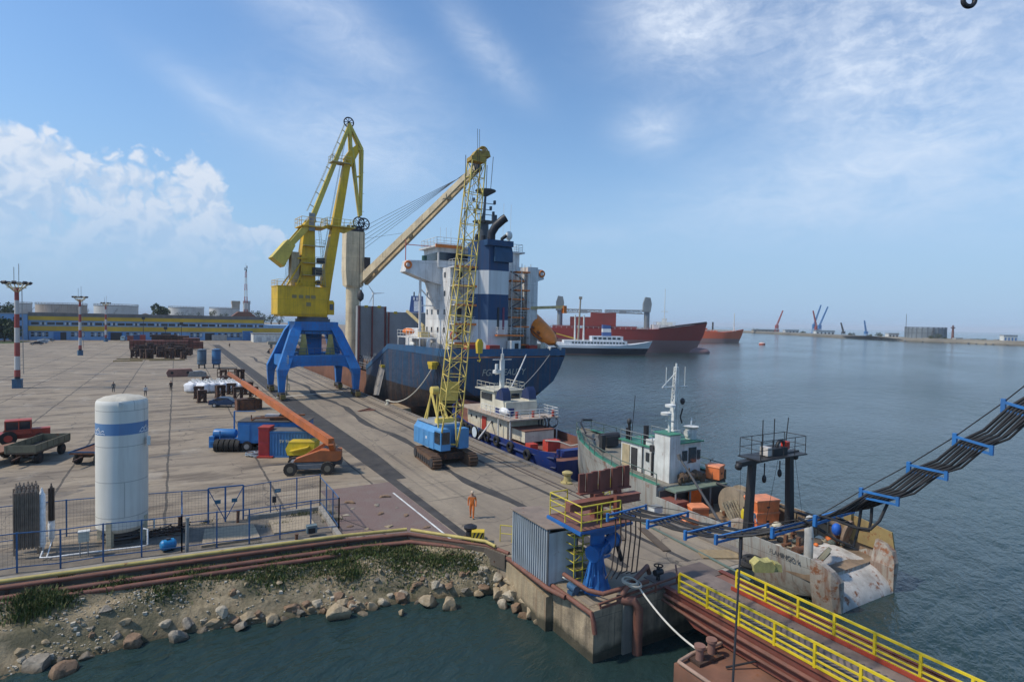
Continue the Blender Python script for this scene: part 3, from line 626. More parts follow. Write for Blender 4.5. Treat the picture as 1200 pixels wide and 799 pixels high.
for i in range(seg):
    m = M(); m.lattice((0,0,zt*i/seg),(0,0,zt*(i+1)/seg),4.4-3.0*i/seg,4.4-3.0*i/seg,4,.2,.1,4.4-3.0*(i+1)/seg,4.4-3.0*(i+1)/seg); m.build('lattice_section', redp() if i%2==0 else white(), tm)
m = M(); m.tube((0,0,zt),(0,0,zt+9),.18,.06)
for q in ((-1,3),(1,5),(.6,1.5)): m.tube((q[0],0,zt+q[1]-2),(q[0],0,zt+q[1]+1),.5)
m.build('antenna', dark(), tm)
a = DY(152,362,640); m = M(); m.prism([(-6,0),(6,0),(6,12),(0,14.5),(-6,12)], 0, 20, 'y'); solo(m,'gable_shed',mat('tan_shed',(.36,.25,.17),.8),'tan gabled shed behind the hall beside the dark round tree','shed',(DY(170,362,640).x,640,0))
a = DY(282,367,520); o = thing('brown_roof_house','house with brown tiled roof peeping over the hall near the lattice mast','house',(DY(286,367,500).x,500,0))
m = M(); m.bx(-8,8,0,10,0,13); m.build('wall',mat('house_wall',(.4,.35,.3),.8),o); m = M(); m.prism([(-9,13),(9,13),(4,17),(-4,17)],-1,11,'y'); m.build('roof',mat('brown_tiles',(.20,.085,.05),.8),o)
# trees: trunk, limbs and a crown of many leaf clusters
def crown_mesh(seed, lobes, n, leaf, cols):
    rnd = random.Random(seed); m = M()
    for i in range(n):
        lx, ly, lz, lr = lobes[rnd.randrange(len(lobes))]
        d_ = V((rnd.gauss(0,1), rnd.gauss(0,1), rnd.gauss(0,1))).normalized()*lr*rnd.uniform(.45,1.05)**.6
        p = V((lx,ly,lz))+d_; a = V((rnd.gauss(0,1), rnd.gauss(0,1), rnd.gauss(0,1))).normalized(); b_ = a.orthogonal().normalized(); c_ = a.cross(b_); q = leaf*rnd.uniform(.5,1.3)
        m.k = rnd.randrange(3); m.add([p+b_*q, p+c_*q*.6, p-b_*q, p-c_*q*.6], [(0,1,2,3)])
    return m
leafm = [mat('leaf_dark',(.022,.04,.014),.8), mat('leaf_mid',(.04,.065,.02),.8), mat('leaf_light',(.07,.095,.03),.8)]
def tree(loc, h, w, label, seed, group='trees beyond the hall', n=900, leaf=None, bush=False):
    rnd = random.Random(seed); o = thing('bush' if bush else 'tree', label, 'bush' if bush else 'tree', loc, 0, group)
    z0 = .1*h if bush else .3*h; lobes = [(rnd.uniform(-.32,.32)*w, rnd.uniform(-.32,.32)*w, z0+(h-z0)*rnd.uniform(.2,.8), w*rnd.uniform(.16,.3)) for _ in range(11)]
    crown_mesh(seed, lobes, n, leaf or w*.055, None).build('crown', leafm, o, smooth=None)
    m = M(); m.tube((0,0,-.2),(0,0,h*.5),h*.035,h*.015)
    for l in lobes[:5]: m.tube((0,0,h*.25),l[:3],h*.014,h*.004,n=6)
    m.build('trunk', mat('bark',(.07,.05,.035),.95), o); return o
def treepx(px, ytop, w, Y, label, seed, **k):
    p = DY(px, ytop, Y); wm = w*math.hypot(p.x*.5+0, Y)*.95/680; return tree((p.x, Y, 0), p.z, wm, label, seed, **k)
treepx(187,355.5,20,470,'dark round tree rising above the hall roof between white tanks',3,n=1600)
treepx(3,352,17,470,'dark tree at the left edge of the frame above the blue block',4,n=1200); treepx(12,361,10,520,'smaller grey green tree behind the dark one at the left edge',5)
treepx(5,375,24,338,'dense dark bush before the blue block at the left edge of the yard',6,bush=True,n=2600,group='bushes at the left edge of the yard'); treepx(-8,372,26,342,'tall bush mostly cut off by the left edge of the frame',16,bush=True,n=2000,group='bushes at the left edge of the yard'); treepx(14,383,12,334,'low rounded bush right of the dense dark bush',17,bush=True,n=1500,group='bushes at the left edge of the yard')
ROW = ['narrow','wide','low','ragged','tall','grey green','small','dense']
for i, (px, yt, w) in enumerate(((207,364,7),(216,363,7),(224,364,6),(232,363.5,8),(249,361.5,10),(257,364,8),(266,365,8),(300,361,12),(309,364,10),(318,363,12),(327,365,10),(101,357,6))):
    treepx(px, yt, w, 560+i*9, 'tree in the distant line behind the hall, %s from the left'%ORDW[i] if i < 11 else 'tree in the gap between the two large tanks', 30+i, n=350)
g = M(); p0 = G(-30,402); 
m = M(); m.add([(-140,300,.006),(-58,318,.006),(-58.5,345,.006),(-140,352,.006)],[(0,1,2,3)]); struct(m,'lawn',mat('lawn_green',(.06,.085,.025),.9,sc=.5,var=.4))
# ================================================================= striped floodlight masts
mastband = bands('mast_red_white', [(.32,.07,.06),(.55,.54,.52),(.32,.07,.06),(.55,.54,.52),(.32,.07,.06),(.55,.54,.52),(.32,.07,.06)], [3.2,5.6,8.0,10.6,13.0,15.4], dirt=.3)
def light_mast(loc, label, h=17.6):
    o = thing('light_mast', label, 'light mast', loc, 0, 'striped floodlight masts in the yard')
    m = M(); m.tube((0,0,2.0),(0,0,h),.44,.32,14); m.build('pole', mastband, o)
    m = M(); m.bx(-.65,.65,-.65,.65,0,1.5); m.bx(-.72,.72,-.72,.72,1.5,1.58); m.build('base_box', mat('mast_base_blue',(.05,.13,.22),.6,dirt=.5), o)
    m = M(); m.tube((0,0,1.5),(0,0,3.1),.42); m.build('base_neck', dark(), o)
    m = M()
    for i in range(8):
        a = i*math.pi/4; m.bar((0,0,h-1),(1.7*math.cos(a),1.7*math.sin(a),h+.7),.13)
    m.torus((0,0,h),1.3,.07); m.torus((0,0,h+.75),1.7,.06); m.build('crown_frame', mat('frame_cream',(.5,.45,.3),.6), o)
    for i in range(8):
        a = i*math.pi/4; T = Matrix.Translation((1.9*math.cos(a),1.9*math.sin(a),h+.85)) @ Matrix.Rotation(a,4,'Z') @ Matrix.Rotation(.7,4,'Y')
        m = M(T); m.bx(-.16,.2,-.32,.32,-.24,.24); m.build('floodlight', dark(), o)
    m = M(); m.tube((.3,0,h+.5),(.3,0,h+4.2),.05,n=5); m.tube((-.4,.2,h+.5),(-.4,.2,h+3.6),.05,n=5); m.build('lightning_rod', grey(), o)
    m = M()
    for s in (-.25,.25): m.tube((.85,s,2.5),(.7,s,h),.03,n=5)
    for i in range(46): m.tube((.85-.15*i/46,-.25,2.6+i*.33),(.85-.15*i/46,.25,2.6+i*.33),.02,n=4)
    for i in range(3): m.tube((.3,0,4+i*5),(.84,0,4+i*5),.03,n=5)
    m.build('ladder', grey(), o); return o
L0 = light_mast((*G(20.5,454.5).xy,0), 'nearest and tallest red and white floodlight mast at the left side of the yard')
dup(L0, (*G(94,416.3).xy,0), .3, 'middle red and white floodlight mast standing before the hall left of the white tank'); dup(L0, (*G(124,400.3).xy,0), .6, 'farthest red and white floodlight mast close to a dark doorway of the hall')
# ================================================================= cars, van, containers
def car(name, label, loc, rz, paint, cat='car', van=False, group=None, L=4.4):
    o = thing(name, label, cat, loc, rz, group)
    if van: prof = [(-2.3,.35),(-2.3,1.1),(-1.5,1.25),(-.9,2.1),(2.3,2.15),(2.35,.35)]; W_ = .95; win = [(-1.35,1.3),(-.85,1.95),(2.1,1.98),(2.1,1.3)]
    else: prof = [(-2.2,.35),(-2.25,.65),(-1.9,.85),(-1.0,.95),(-.3,1.42),(.9,1.46),(1.75,1.08),(2.15,1.0),(2.2,.4)]; W_ = .86; win = [(-.85,.97),(-.27,1.34),(.85,1.37),(1.5,1.05)]
    m = M(); n = len(prof); rings = []
    for y, s in ((-W_,.0),(-W_*.97,.05),(W_*.97,.05),(W_,.0)):
        e = .10 if abs(y) >= W_ else 0
        rings.append([(p[0]*(1-.01*(e>0)), (y if p[1] < 1.02 else y*.86), max(.35,p[1]-e*.3)) for p in prof])
    m.loft(rings); m.build('body', paint, o)
    m = M(); 
    for s in (-1,1): m.prism(win, s*(W_*.885), s*(W_*.885)+s*.03, 'y') if not van else m.prism(win, s*W_*.87, s*W_*.875+s*.04, 'y')
    m.build('side_window', glass(), o)
    fw = ((-.97,-.32,1.0,1.4) if not van else (-1.53,-.98,1.32,2.02)); m = M(); m.add([(fw[0]-.03,-.7,fw[2]),(fw[0]-.03,.7,fw[2]),(fw[1]-.03,.62,fw[3]),(fw[1]-.03,-.62,fw[3]),(fw[0]-.06,-.7,fw[2]+.02),(fw[0]-.06,.7,fw[2]+.02),(fw[1]-.06,.62,fw[3]+.02),(fw[1]-.06,-.62,fw[3]+.02)],[(0,1,2,3),(7,6,5,4),(0,4,5,1),(1,5,6,2),(2,6,7,3),(3,7,4,0)]); m.build('windscreen', glass(), o)
    for wx in (-1.35,1.35):
        for s in (-1,1):
            m = M(); m.tube((wx,s*(W_-.2),.32),(wx,s*(W_+.02),.32),.32,n=18); w = m.build('wheel', rubber(), o)
            m = M(); m.tube((wx,s*(W_-.1),.32),(wx,s*(W_+.035),.32),.2,n=14); m.build('rim', mat('alloy',(.5,.5,.5),.35,.6), w)
    for s in (-.6,.6):
        m = M(); m.bx(-2.28,-2.2,s-.18,s+.18,.66,.8); m.build('headlight', white(), o)
        m = M(); m.bx(2.16,2.24,s-.2,s+.2,.7,.92); m.build('tail_light', redp(), o)
    return o
car('hatchback','dark blue hatchback parked beside the rusty keel blocks and white sacks',(*G(265,476.5).xy,0),R(-24)+math.pi,mat('car_navy',(.012,.022,.055),.3,var=.1))
CG = 'cars parked at the far left of the yard'
car('parked_car','black car at the front of the parked row far left',(*G(43,404).xy,0),R(12),black(),group=CG); car('parked_car','silver car parked just behind the black one far left',(*G(49,402.3).xy,0),R(12),mat('car_silver',(.35,.37,.38),.35),group=CG)
car('parked_car','white car at the back of the parked row by the blue block',(*G(51,400.3).xy,0),R(10),white(),group=CG); car('parked_car','grey car nearest to the open blue door far left',(*G(57,400.2).xy,0),R(10),mat('car_grey',(.12,.13,.14),.35),group=CG)
car('van','pale blue and white van parked facing the yard before the hall',(*G(144,399.2).xy,0),R(90),mat('van_blue',(.36,.52,.56),.45),'van',True)
def container(name, label, loc, size, paint, rz=0., cat='container', group=None, door=True):
    L,W_,H_ = size; o = thing(name, label, cat, loc, rz, group); m = M(); m.bx(-L/2+.06,L/2-.06,-W_/2+.06,W_/2-.06,.15,H_-.05)
    k = int(L/.3)
    for i in range(k):
        x = -L/2+.15+i*(L-.3)/k; m.bx(x,x+.13,-W_/2+.02,-W_/2+.07,.2,H_-.15)
    m.build('shell', paint, o); m = M()
    for x in (-L/2,L/2-.14):
        for y in (-W_/2,W_/2-.14): m.bx(x,x+.14,y,y+.14,0,H_)
    for y in (-W_/2,W_/2-.12):
        m.bx(-L/2+.14,L/2-.14,y,y+.12,0,.16); m.bx(-L/2+.14,L/2-.14,y,y+.12,H_-.12,H_)
    m.build('frame', paint, o)
    if door:
        m = M(); m.bx(-L/2-.03,-L/2+.06,-W_/2+.16,-.02,.2,H_-.14); m.bx(-L/2-.03,-L/2+.06,.02,W_/2-.16,.2,H_-.14); d_ = m.build('door', paint, o)
        m = M(); [m.tube((-L/2-.06,y,.25),(-L/2-.06,y,H_-.2),.025,n=6) for y in (-.7,-.25,.25,.7)]; m.build('lock_bar', grey(), d_)
    return o
CN = 'containers standing before the hall'
container('container','small rusty red container left of the blue one before the hall',(*G(153,399.3).xy,0),(2.6,2.4,2.5),mat('cont_red',(.26,.07,.05),.6,dirt=.3),0,group=CN); container('container','dark blue container between two red ones before the hall',(*G(160.5,399.3).xy,0),(2.8,2.4,3.),mat('cont_blue',(.03,.08,.2),.6,dirt=.3),0,group=CN); container('container','red container right of the dark blue one before the hall',(*G(167,399.3).xy,0),(2.6,2.4,3.),redp(),0,group=CN)
container('site_cabin','long pale grey site cabin before the right end of the hall',(*G(257,398.8).xy,0),(7.2,2.5,3.),mat('cabin_grey',(.42,.41,.39),.7,dirt=.3),0,'cabin')
container('blue_shed','bright blue shed standing beside the white hall',(*G(290,399).xy,0),(5,3,5.2),blue(),0,'shed')
# ================================================================= scrap and steel stacked in the yard
def trestle(label, loc, s=1., rz=0., group='rusty keel blocks and trestles', mt=None):
    s *= .84; o = thing('keel_block', label, 'keel block', loc, rz, group); o.scale = (s,s,s); m = M()
    m.bx(-.6,-.25,-.4,.4,0,1.5); m.bx(.25,.6,-.4,.4,0,1.5); m.bx(-.68,.68,-.45,.45,-.0,.15); m.build('post', mt or darkrust(), o)
    m = M(); m.bx(-.64,.64,-.42,.42,1.5,1.9); m.build('cap_beam', darkrust(), o); m = M(); m.bar((-.4,-.42,.2),(.4,-.42,1.45),.1); m.build('brace', darkrust(), o); return o
t0 = trestle('keel block in the dark rusty pile before the hall', (*G(157,420).xy,0), 1.7)
PG = 'dark rusty steel in the pile before the hall'; t0['group'] = PG
for i in range(46):
    px = random.uniform(158,235); py = 421.5-random.random()*9
    if px > 225 and py > 416: continue
    dup(t0, (*G(px,py).xy,0), random.uniform(-.5,.5), 'keel block in the dark rusty pile before the hall', PG, random.uniform(1.0,1.9))
def steelbox(label, px, py, L, h, mt, rz=0., z=0.):
    o = thing('steel_block', label, 'steel section', (*G(px,py).xy,z), rz, 'red brown hull sections in the pile'); m = M(); m.bx(-L/2,L/2,-1.6,1.6,.3,h); m.build('plating', mt, o)
    m = M(); k = max(2,int(L/1.2))
    for i in range(k+1): m.bx(-L/2+i*L/k-.08,-L/2+i*L/k+.08,-1.75,-1.6,.3,h)
    m.bx(-L/2,L/2,-1.8,-1.6,h*.5,h*.5+.12); m.build('stiffener', darkrust(), o)
    m = M(); m.bx(-L/2,-L/2+.4,-1.5,1.5,0,.3); m.bx(L/2-.4,L/2,-1.5,1.5,0,.3); m.build('bearer', darkrust(), o)
rb = mat('red_primer',(.22,.075,.05),.8,sc=.5,var=.35,dirt=.5,rust=.2)
steelbox('long red brown hull section at the back left of the steel pile',172,409,11,3.4,rb); steelbox('long dark red hull section in the middle of the steel pile',196,410,14,3.6,rb,.03); steelbox('black topped hull section on the middle of the pile',193,407,9,5.2,darkrust())
steelbox('short red hull section at the right of the pile',224,408,6,4.2,rb); steelbox('ragged rusty hull section right of the middle of the pile',212,406,6,4.6,rusty()); steelbox('small rusty section near the right end of the pile',232,409,3.5,3.,rb)
TB = 'timbers on the ground before the steel pile'
for i, (px, py, L, rz, lb) in enumerate(((150,423.5,7,.05,'short pale timber at the left corner of the steel pile'),(178,421.5,11,0,'long pale timber lying before the middle of the steel pile'),(196,422.4,9,.08,'long pale timber before the right half of the steel pile'),(151,421.2,6,-.05,'short pale timber behind the left corner one'))):
    m = M(); m.bx(-L/2,L/2,-.2,.2,0,.35); solo(m,'timber',mat('timber',(.42,.30,.15),.85),lb,'timber',(*G(px,py).xy,0),rz,TB)
YP = 'lamp posts before the hall'
for i, (px, py, h, lb) in enumerate(((168,399,11,'thin dark lamp post behind the left half of the steel pile'),(194,404,7,'short thick post with a dark head behind the steel pile'),(212.5,404,9,'post with a dark box head at the right of the steel pile'))):
    o = thing('post', lb, 'post', (*G(px,py).xy,0), 0, YP); m = M(); m.tube((0,0,0),(0,0,h),.16,.1); m.build('pole', dark(), o); m = M(); m.bx(-.7,.7,-.4,.4,h-.2,h+1.1); m.build('head', dark(), o)
# standing blue tanks
def vtank(label, px, py, mt):
    o = thing('standing_tank', label, 'tank', (*G(px,py).xy,0), 0, 'upright blue tanks by the rails'); r = 1.05
    m = M(); m.lathe([(r*.5,.8),(r,1.1),(r,4.5),(r*.93,4.75),(r*.5,4.9)], n=20); m.build('shell', mt, o)
    for i in range(4):
        a = i*1.57+.7; m = M(); m.bar((r*.85*math.cos(a),r*.85*math.sin(a),0),(r*.85*math.cos(a),r*.85*math.sin(a),1.2),.24); m.build('leg', dark(), o)
    m = M(); m.torus((0,0,4.6),r*1.02,.08); m.torus((0,0,2.0),r*1.02,.05); m.build('hoop', dark(), o)
vtank('dull grey blue upright tank on legs with rust at its base',236.5,431.5,mat('dull_blue',(.09,.15,.21),.6,sc=.6,dirt=.6,rust=.15)); vtank('brighter blue upright tank on legs nearest the dark rail strip',253.5,431,mat('mid_blue',(.05,.16,.33),.5,sc=.6,dirt=.3))
o = thing('scrap_bin','low faded red scrap skip with two holes lying left of the upright tanks','skip',(*G(211,441).xy,0),0); m = M(); m.prism([(-2.3,0),(2.3,0),(2.6,1.0),(2.1,1.7),(-2.2,1.6),(-2.6,.9)],-1.1,1.1,'y'); m.build('body',mat('faded_red',(.26,.14,.11),.8,dirt=.5),o); m = M(); [m.tube((x,-1.14,.9),(x,-1.05,.9),.3) for x in (-1.5,1.5)]; m.build('hole',black(),o)
m = M(); m.prism([(-2,0),(1.8,0),(1.6,.9),(.6,1.3),(-1.6,1.1)],-.8,.8,'y'); solo(m,'plate_heap',grey(),'heap of grey steel plates right of the faded red skip','scrap heap',(*G(232,441).xy,0))
# white bulk sacks
def sack(label, px, py, seed, s=1.):
    bm = bmesh.new(); bmesh.ops.create_icosphere(bm, subdivisions=3, radius=1)
    for v in bm.verts:
        p = v.co; q = V((math.copysign(abs(p.x)**.6,p.x), math.copysign(abs(p.y)**.6,p.y), math.copysign(abs(p.z)**.6,p.z))); v.co = q*(1+.13*mnoise.fractal(p*2.2+V((seed,0,0)),1.,2.,4)); v.co.z = v.co.z*.75+.7
    me = bpy.data.meshes.new('sack'); bm.to_mesh(me); bm.free(); me.materials.append(mat('sack_white',(.74,.74,.75),.75,sc=2,bump=.4)); me.polygons.foreach_set('use_smooth',[True]*len(me.polygons))
    o = thing('bulk_sack', label, 'sack', (*G(px,py).xy,0), random.uniform(0,3), 'white bulk sacks among the keel blocks'); c = bpy.data.objects.new('bag', me); COL.objects.link(c); c.parent = o; o.scale = (s,s,s)
    m = M(); [m.path([(a,b,1.2),(a*.5,b*.5,1.75),(-a*.3,-b*.1,1.3)],.05,5) for a,b in ((.6,.6),(-.6,.6),(.6,-.6),(-.6,-.6))]; m.build('strap', white(), o)
for i, (px, py) in enumerate(((226,459.5),(233,459),(240,460),(247,459.5),(254,459),(261,458.8),(268,458.6),(275,458.4),(281,458.2),(229,457.5),(244,457),(258,456.5),(271,456))):
    sack('white bulk sack in the %s row between the rusty keel blocks, %s from the left'%('front' if i < 9 else 'rear', ORDW[i if i < 9 else i-9]), px, py, i*3.1, 1.2)
KB = 'rusty keel blocks beside the dark blue car'
for i, (px, py, s, lb) in enumerate(((233,467,1.25,'tall keel block left of the dark blue car'),(236.5,471.5,1.2,'keel block nearest the tail of the dark blue car'),(258,466,1.3,'keel block behind the dark blue car'),(271,462,1.2,'slim keel block among the sacks'),(279,469,1.35,'wide keel block right behind the nose of the dark blue car'),(291,462,1.35,'keel block under the orange boom by the sacks'),(297,468,1.3,'keel block under the orange boom nearest the boxes'),(241,452,1.1,'single keel block standing behind the sacks'),(281,446,1.5,'double keel block under the far end of the boom'),(266,455,1.5,'keel block behind the row of sacks'),(262,444,1.2,'keel block at the far end of the orange boom'))):
    trestle(lb, (*G(px,py).xy,0), s, random.uniform(-.4,.4), KB)
for px, py, L, lb, mt in ((288,480,2.6,'rust brown steel box before the dark blue car',rusty()),(298,479,1.8,'rust brown box with a tan lid right of the other box',rusty())):
    o = thing('steel_box', lb, 'box', (*G(px,py).xy,0), .12, 'rust brown boxes by the car'); m = M(); m.bx(-L/2,L/2,-.8,.8,0,1.5); m.build('shell', mt, o); m = M(); m.bx(-L/2-.05,L/2+.05,-.85,.85,1.5,1.62); m.build('lid', mat('tan_lid',(.32,.22,.12),.8) if px > 290 else darkrust(), o)
    m = M(); m.bx(-L/2+.2,-L/2+.35,-.86,-.8,.1,1.45); m.bx(L/2-.35,L/2-.2,-.86,-.8,.1,1.45); m.build('rib', darkrust(), o)
# ================================================================= yard machines
# white cryogenic tank
tkx, tky = G(143.5,632).xy; tkb = bands('tank_band', [(.74,.71,.63),(.13,.25,.44),(.74,.71,.63),(.55,.48,.36)], [6.45,7.12,8.42], dirt=.16, streak=.16, sc=.5, seam=2.05)
tk = thing('cryogenic_tank','tall white cryogenic tank with a blue band and emblem standing inside the wire fence','tank',(tkx,tky,0))
r = 1.31; m = M(); m.lathe([(r*.35,.62),(r*.8,.72),(r,1.0),(r,8.12),(r*.985,8.28),(r*.93,8.40)], n=56); m.build('vessel', tkb, tk, smooth=30)
m = M(); m.lathe([(r*.93,8.40),(r*.72,8.54),(r*.35,8.64),(.05,8.67)], n=56); m.build('top_head', mat('tank_top_tan',(.55,.50,.40),.6,dirt=.25), tk)
for i in range(4):
    a = -2.02+i*1.5708; m = M(); m.bar((r*.93*math.cos(a),r*.93*math.sin(a),0),(r*.93*math.cos(a),r*.93*math.sin(a),1.5),.28,.28,up=(math.cos(a),math.sin(a),0)); m.build('leg', mat('leg_cream',(.5,.44,.31),.6,dirt=.3), tk)
m = M(); m.lathe([(r*.62,.42),(r*.7,.5),(r*.7,.66),(r*.3,.7)], n=24); m.torus((0,0,.35),r*.75,.09); m.build('bottom_valve_ring', dark(), tk)
m = M(); m.bx(-.07,.07,-r-.10,-r+.05,8.1,8.36); m.build('lifting_lug', white(), tk)
m = M(); m.tube((r+.02,.3,.9),(r+.3,.3,.9),.05); m.path([(r+.3,.3,.9),(r+.3,-.2,.9),(r+.3,-.2,.5)],.05); m.build('fitting', white(), tk); m = M(); m.tube((r-.02,-.5,6.0),(r+.14,-.5,6.0),.06); m.bx(r-.05,r+.13,-.8,-.6,5.7,6.2); m.build('fitting', white(), tk)
for sgn in (-1,1):                                                        # white emblem: a hill and waves, left and right on the band
    def cyl(u, z): 
        a = math.atan2(-tky,-tkx)+sgn*1.05+u/r; return (math.cos(a)*(r+.012), math.sin(a)*(r+.012), z)
    m = M()
    def strip(pts, w):
        q = [cyl(u,z-w) for u,z in pts]+[cyl(u,z+w) for u,z in reversed(pts)]; m.add(q, [tuple(range(len(q)))])
    strip([(-.45+.045*i, 6.60+.30*abs(math.sin(i*.42))*(1-abs(i-10)/14)) for i in range(21)], .025)
    strip([(-.5+.05*i, 6.55+.02*math.sin(i*1.2)) for i in range(21)], .022); strip([(-.2+.05*i, 6.66+.14*math.sin(i*.5)) for i in range(8)], .03)
    m.build('emblem', mat('emblem_white',(.7,.72,.74),.6), tk, smooth=None)
# vaporizer fins
vp = thing('vaporizer','bank of tall brown finned vaporizer columns beside the white tank','vaporizer',(*G(38,655).xy,0))
brown = mat('vaporizer_brown',(.30,.23,.175),.8,sc=2,var=.3,dirt=.2); u0 = G(18,648); bs = G(38,655)
def fin(parent, x, y, h, z0, mt):
    m = M(); m.tube((x,y,z0),(x,y,z0+h),.07,n=8)
    for k in range(8):
        a = k*math.pi/4; m.bar((x,y,z0+.1),(x+.0001,y,z0+h-.12),.30 if k < 4 else .001,.012,up=(math.cos(a),math.sin(a),0)) if k < 4 else None
    m.tube((x,y,z0+h),(x,y,z0+h+.16),.035,n=6); return m.build('fin_column', mt, parent)
for i, px in enumerate((19.5,23.5,28.5,33.5,38,42.5)):
    p = G(px,648-i*.7)-bs; fin(vp, p.x, p.y, 3.3+.06*(i%2), .45, brown)
    q = G(px,655-i*.5)-bs; fin(vp, q.x, q.y, 3.25, .5, brown)
m = M(); a_, b_ = G(17,651)-bs, G(45,648)-bs
for z in (.45,2.2,3.4): m.bar((a_.x,a_.y,z),(b_.x,b_.y,z),.07)
m.build('cross_frame', brown, vp); m = M(); [m.bar((p.x,p.y,0),(p.x,p.y,.5),.1) for p in (a_,b_,a_+V((.2,-.6,0)),b_+V((.2,-.6,0)))]; m.build('leg', brown, vp)
vw = thing('frosted_vaporizer','bright white frosted vaporizer column right of the brown ones','vaporizer',(*G(49.5,650).xy,0)); m = M()
frost = mat('frost',(.80,.83,.85),.9,sc=5,bump=.6); m.lathe([(.03,.15),(.12,.45),(.19,.7),(.17,1.2),(.16,3.35),(.09,3.5),(.03,3.75)], n=14); m.build('column', frost, vw); m = M(); m.tube((0,0,0),(0,0,.3),.06); m.build('stand', white(), vw)
vx = thing('half_frosted_vaporizer','brown vaporizer column with a white frosted foot','vaporizer',(*G(60.5,640).xy,0)); fin(vx,0,0,3.0,.5,bands('half_frost',[(.78,.8,.82),(.10,.08,.066)],[1.5])); m = M(); m.lathe([(.03,.2),(.16,.5),(.17,1.3),(.1,1.5)],n=12); m.build('frost', frost, vx); m = M(); m.bar((0,0,0),(0,0,.5),.09); m.build('leg', brown, vx)
m = M(); q = lambda px,py,z: (G(px,py)+V((0,0,z)))
m.path([q(50,654,.4),q(47,657,.18),q(60,656.5,.18),q(110,650,.18),q(166,643.5,.18),q(173,642,.2),q(173,640,1.0),q(168,640,1.05)],.045,8); m.path([q(61,643,.5),q(55,656,.18)],.035,8)
solo(m,'pipe',mat('white_pipe',(.78,.78,.76),.5),'thin white pipe running from the vaporizers to the foot of the white tank','pipe')
bt = thing('small_blue_tank','small bright blue tank lying on the ground right of the white tank','tank',(*G(197,645).xy,0),.3); m = M(); T = Matrix.Rotation(math.pi/2,4,'Y'); mm_ = M(T); mm_.lathe([(.05,-.42),(.22,-.38),(.3,-.28),(.3,.28),(.22,.38),(.05,.42)],(-.36,0,0),18); mm_.build('vessel', mat('bright_blue',(.02,.22,.48),.4), bt); m.bx(-.25,-.15,-.2,.2,0,.12); m.bx(.15,.25,-.2,.2,0,.12); m.bx(-.1,.1,-.1,.1,.62,.72); m.build('foot', dark(), bt)
mb = thing('meter_box','small cream meter cabinet on two legs in front of the white tank','cabinet',(*G(98.5,652).xy,0)); m = M(); m.bx(-.24,.24,-.14,.14,.85,1.4); m.build('cabinet', offwhite(), mb); m = M(); m.bx(-.27,.27,-.17,.17,1.4,1.45); m.build('lid', white(), mb)
for s in (-.18,.18): m = M(); m.tube((s,0,0),(s,0,.85),.03); m.build('leg', grey(), mb)
# heaps and slabs inside the fence
m = M()
for i in range(70): a = random.uniform(0,6.3); x,y = random.gauss(0,.7),random.gauss(0,.35); m.bar((x,y,random.uniform(.03,.3)),(x+math.cos(a)*.8,y+math.sin(a)*.5,random.uniform(.03,.35)),.05)
solo(m,'scrap_pile',darkrust(),'tangled heap of dark scrap right of the white tank','scrap heap',(*G(192,625).xy,0))
for pts, lb in (((( 236,642),(305,632),(297,616),(240,622)),'large tan concrete slab inside the fence nearest the front'),(((321,627),(372,620),(362,606),(315,612)),'pale concrete slab inside the right end of the fence')):
    ps = [G(*p) for p in pts]; c = sum(ps, V())/4; m = M(); m.prism([((p-c).x,(p-c).y) for p in ps], 0, .14, 'z'); solo(m,'concrete_slab',mat('slab_tan',(.36,.29,.20),.9,sc=1.2,dirt=.3,bump=.3),lb,'slab',(c.x,c.y,.004),0,'concrete slabs inside the fence')
m = M(); m.add([tuple(G(*p)+V((0,0,.006))) for p in ((214,655),(395,632),(372,600),(240,616),(214,622))],[(0,1,2,3,4)]); struct(m,'fenced_pavement',mat('damp_concrete',(.17,.145,.115),.9,sc=1.,var=.3,dirt=.5,bump=.3))
m = M(); m.add([tuple(G(*p)+V((0,0,.006))) for p in ((-60,690),(212,657),(212,625),(-60,655))],[(0,1,2,3)]); struct(m,'tank_pavement',mat('damp_concrete',(.17,.145,.115)))
m = M(); ps = [G(x,y) for x,y in ((-60,692),(20,681),(150,663),(290,645),(398,632))]
for a, b in zip(ps, ps[1:]): m.bar(a+V((0,0,.12)), b+V((0,0,.12)), .34, .3)
ps2 = [G(398,632),G(375,597)]; m.bar(ps2[0]+V((0,.0,.14)), ps2[1]+V((0,0,.14)), .3, .3); ps3 = [G(375,597),G(290,609)]; m.bar(ps3[0]+V((0,0,.12)),ps3[1]+V((0,0,.12)),.25,.26)
struct(m,'fence_kerb',conc())
# wire fences: posts, rails, mesh
fblue = mat('fence_blue',(.045,.12,.26),.5,dirt=.3); wire = mat('wire_grey',(.12,.13,.14),.6,.4)
def fence(name, label, pts, h, post_z=.25, gstep=.17, tops=True):
    ps = [G(*p) for p in pts]; o = thing(name, label, 'fence', tuple(ps[0]), 0, 'blue wire fences round the tank'); L = [p-ps[0] for p in ps]
    for p in L:
        m = M(); m.bar(p+V((0,0,0)), p+V((0,0,h)), .075); m.build('post', fblue, o)
    m = M(); m2 = M(); mw = M()
    for a, b in zip(L, L[1:]):
        for z, q in ((h-.04, m), (post_z, m2)): q.bar(a+V((0,0,z)), b+V((0,0,z)), .045)
        n = int((b-a).length/gstep)
        for i in range(1, n): p = a.lerp(b, i/n); mw.bar(p+V((0,0,post_z)), p+V((0,0,h-.05)), .006)
        for i in range(1, int((h-post_z)/gstep)): z = post_z+i*gstep; mw.bar(a+V((0,0,z)), b+V((0,0,z)), .006)
    m.build('rail', fblue, o); m2.build('rail', fblue, o); mw.build('wire_mesh', wire, o, smooth=None); return o
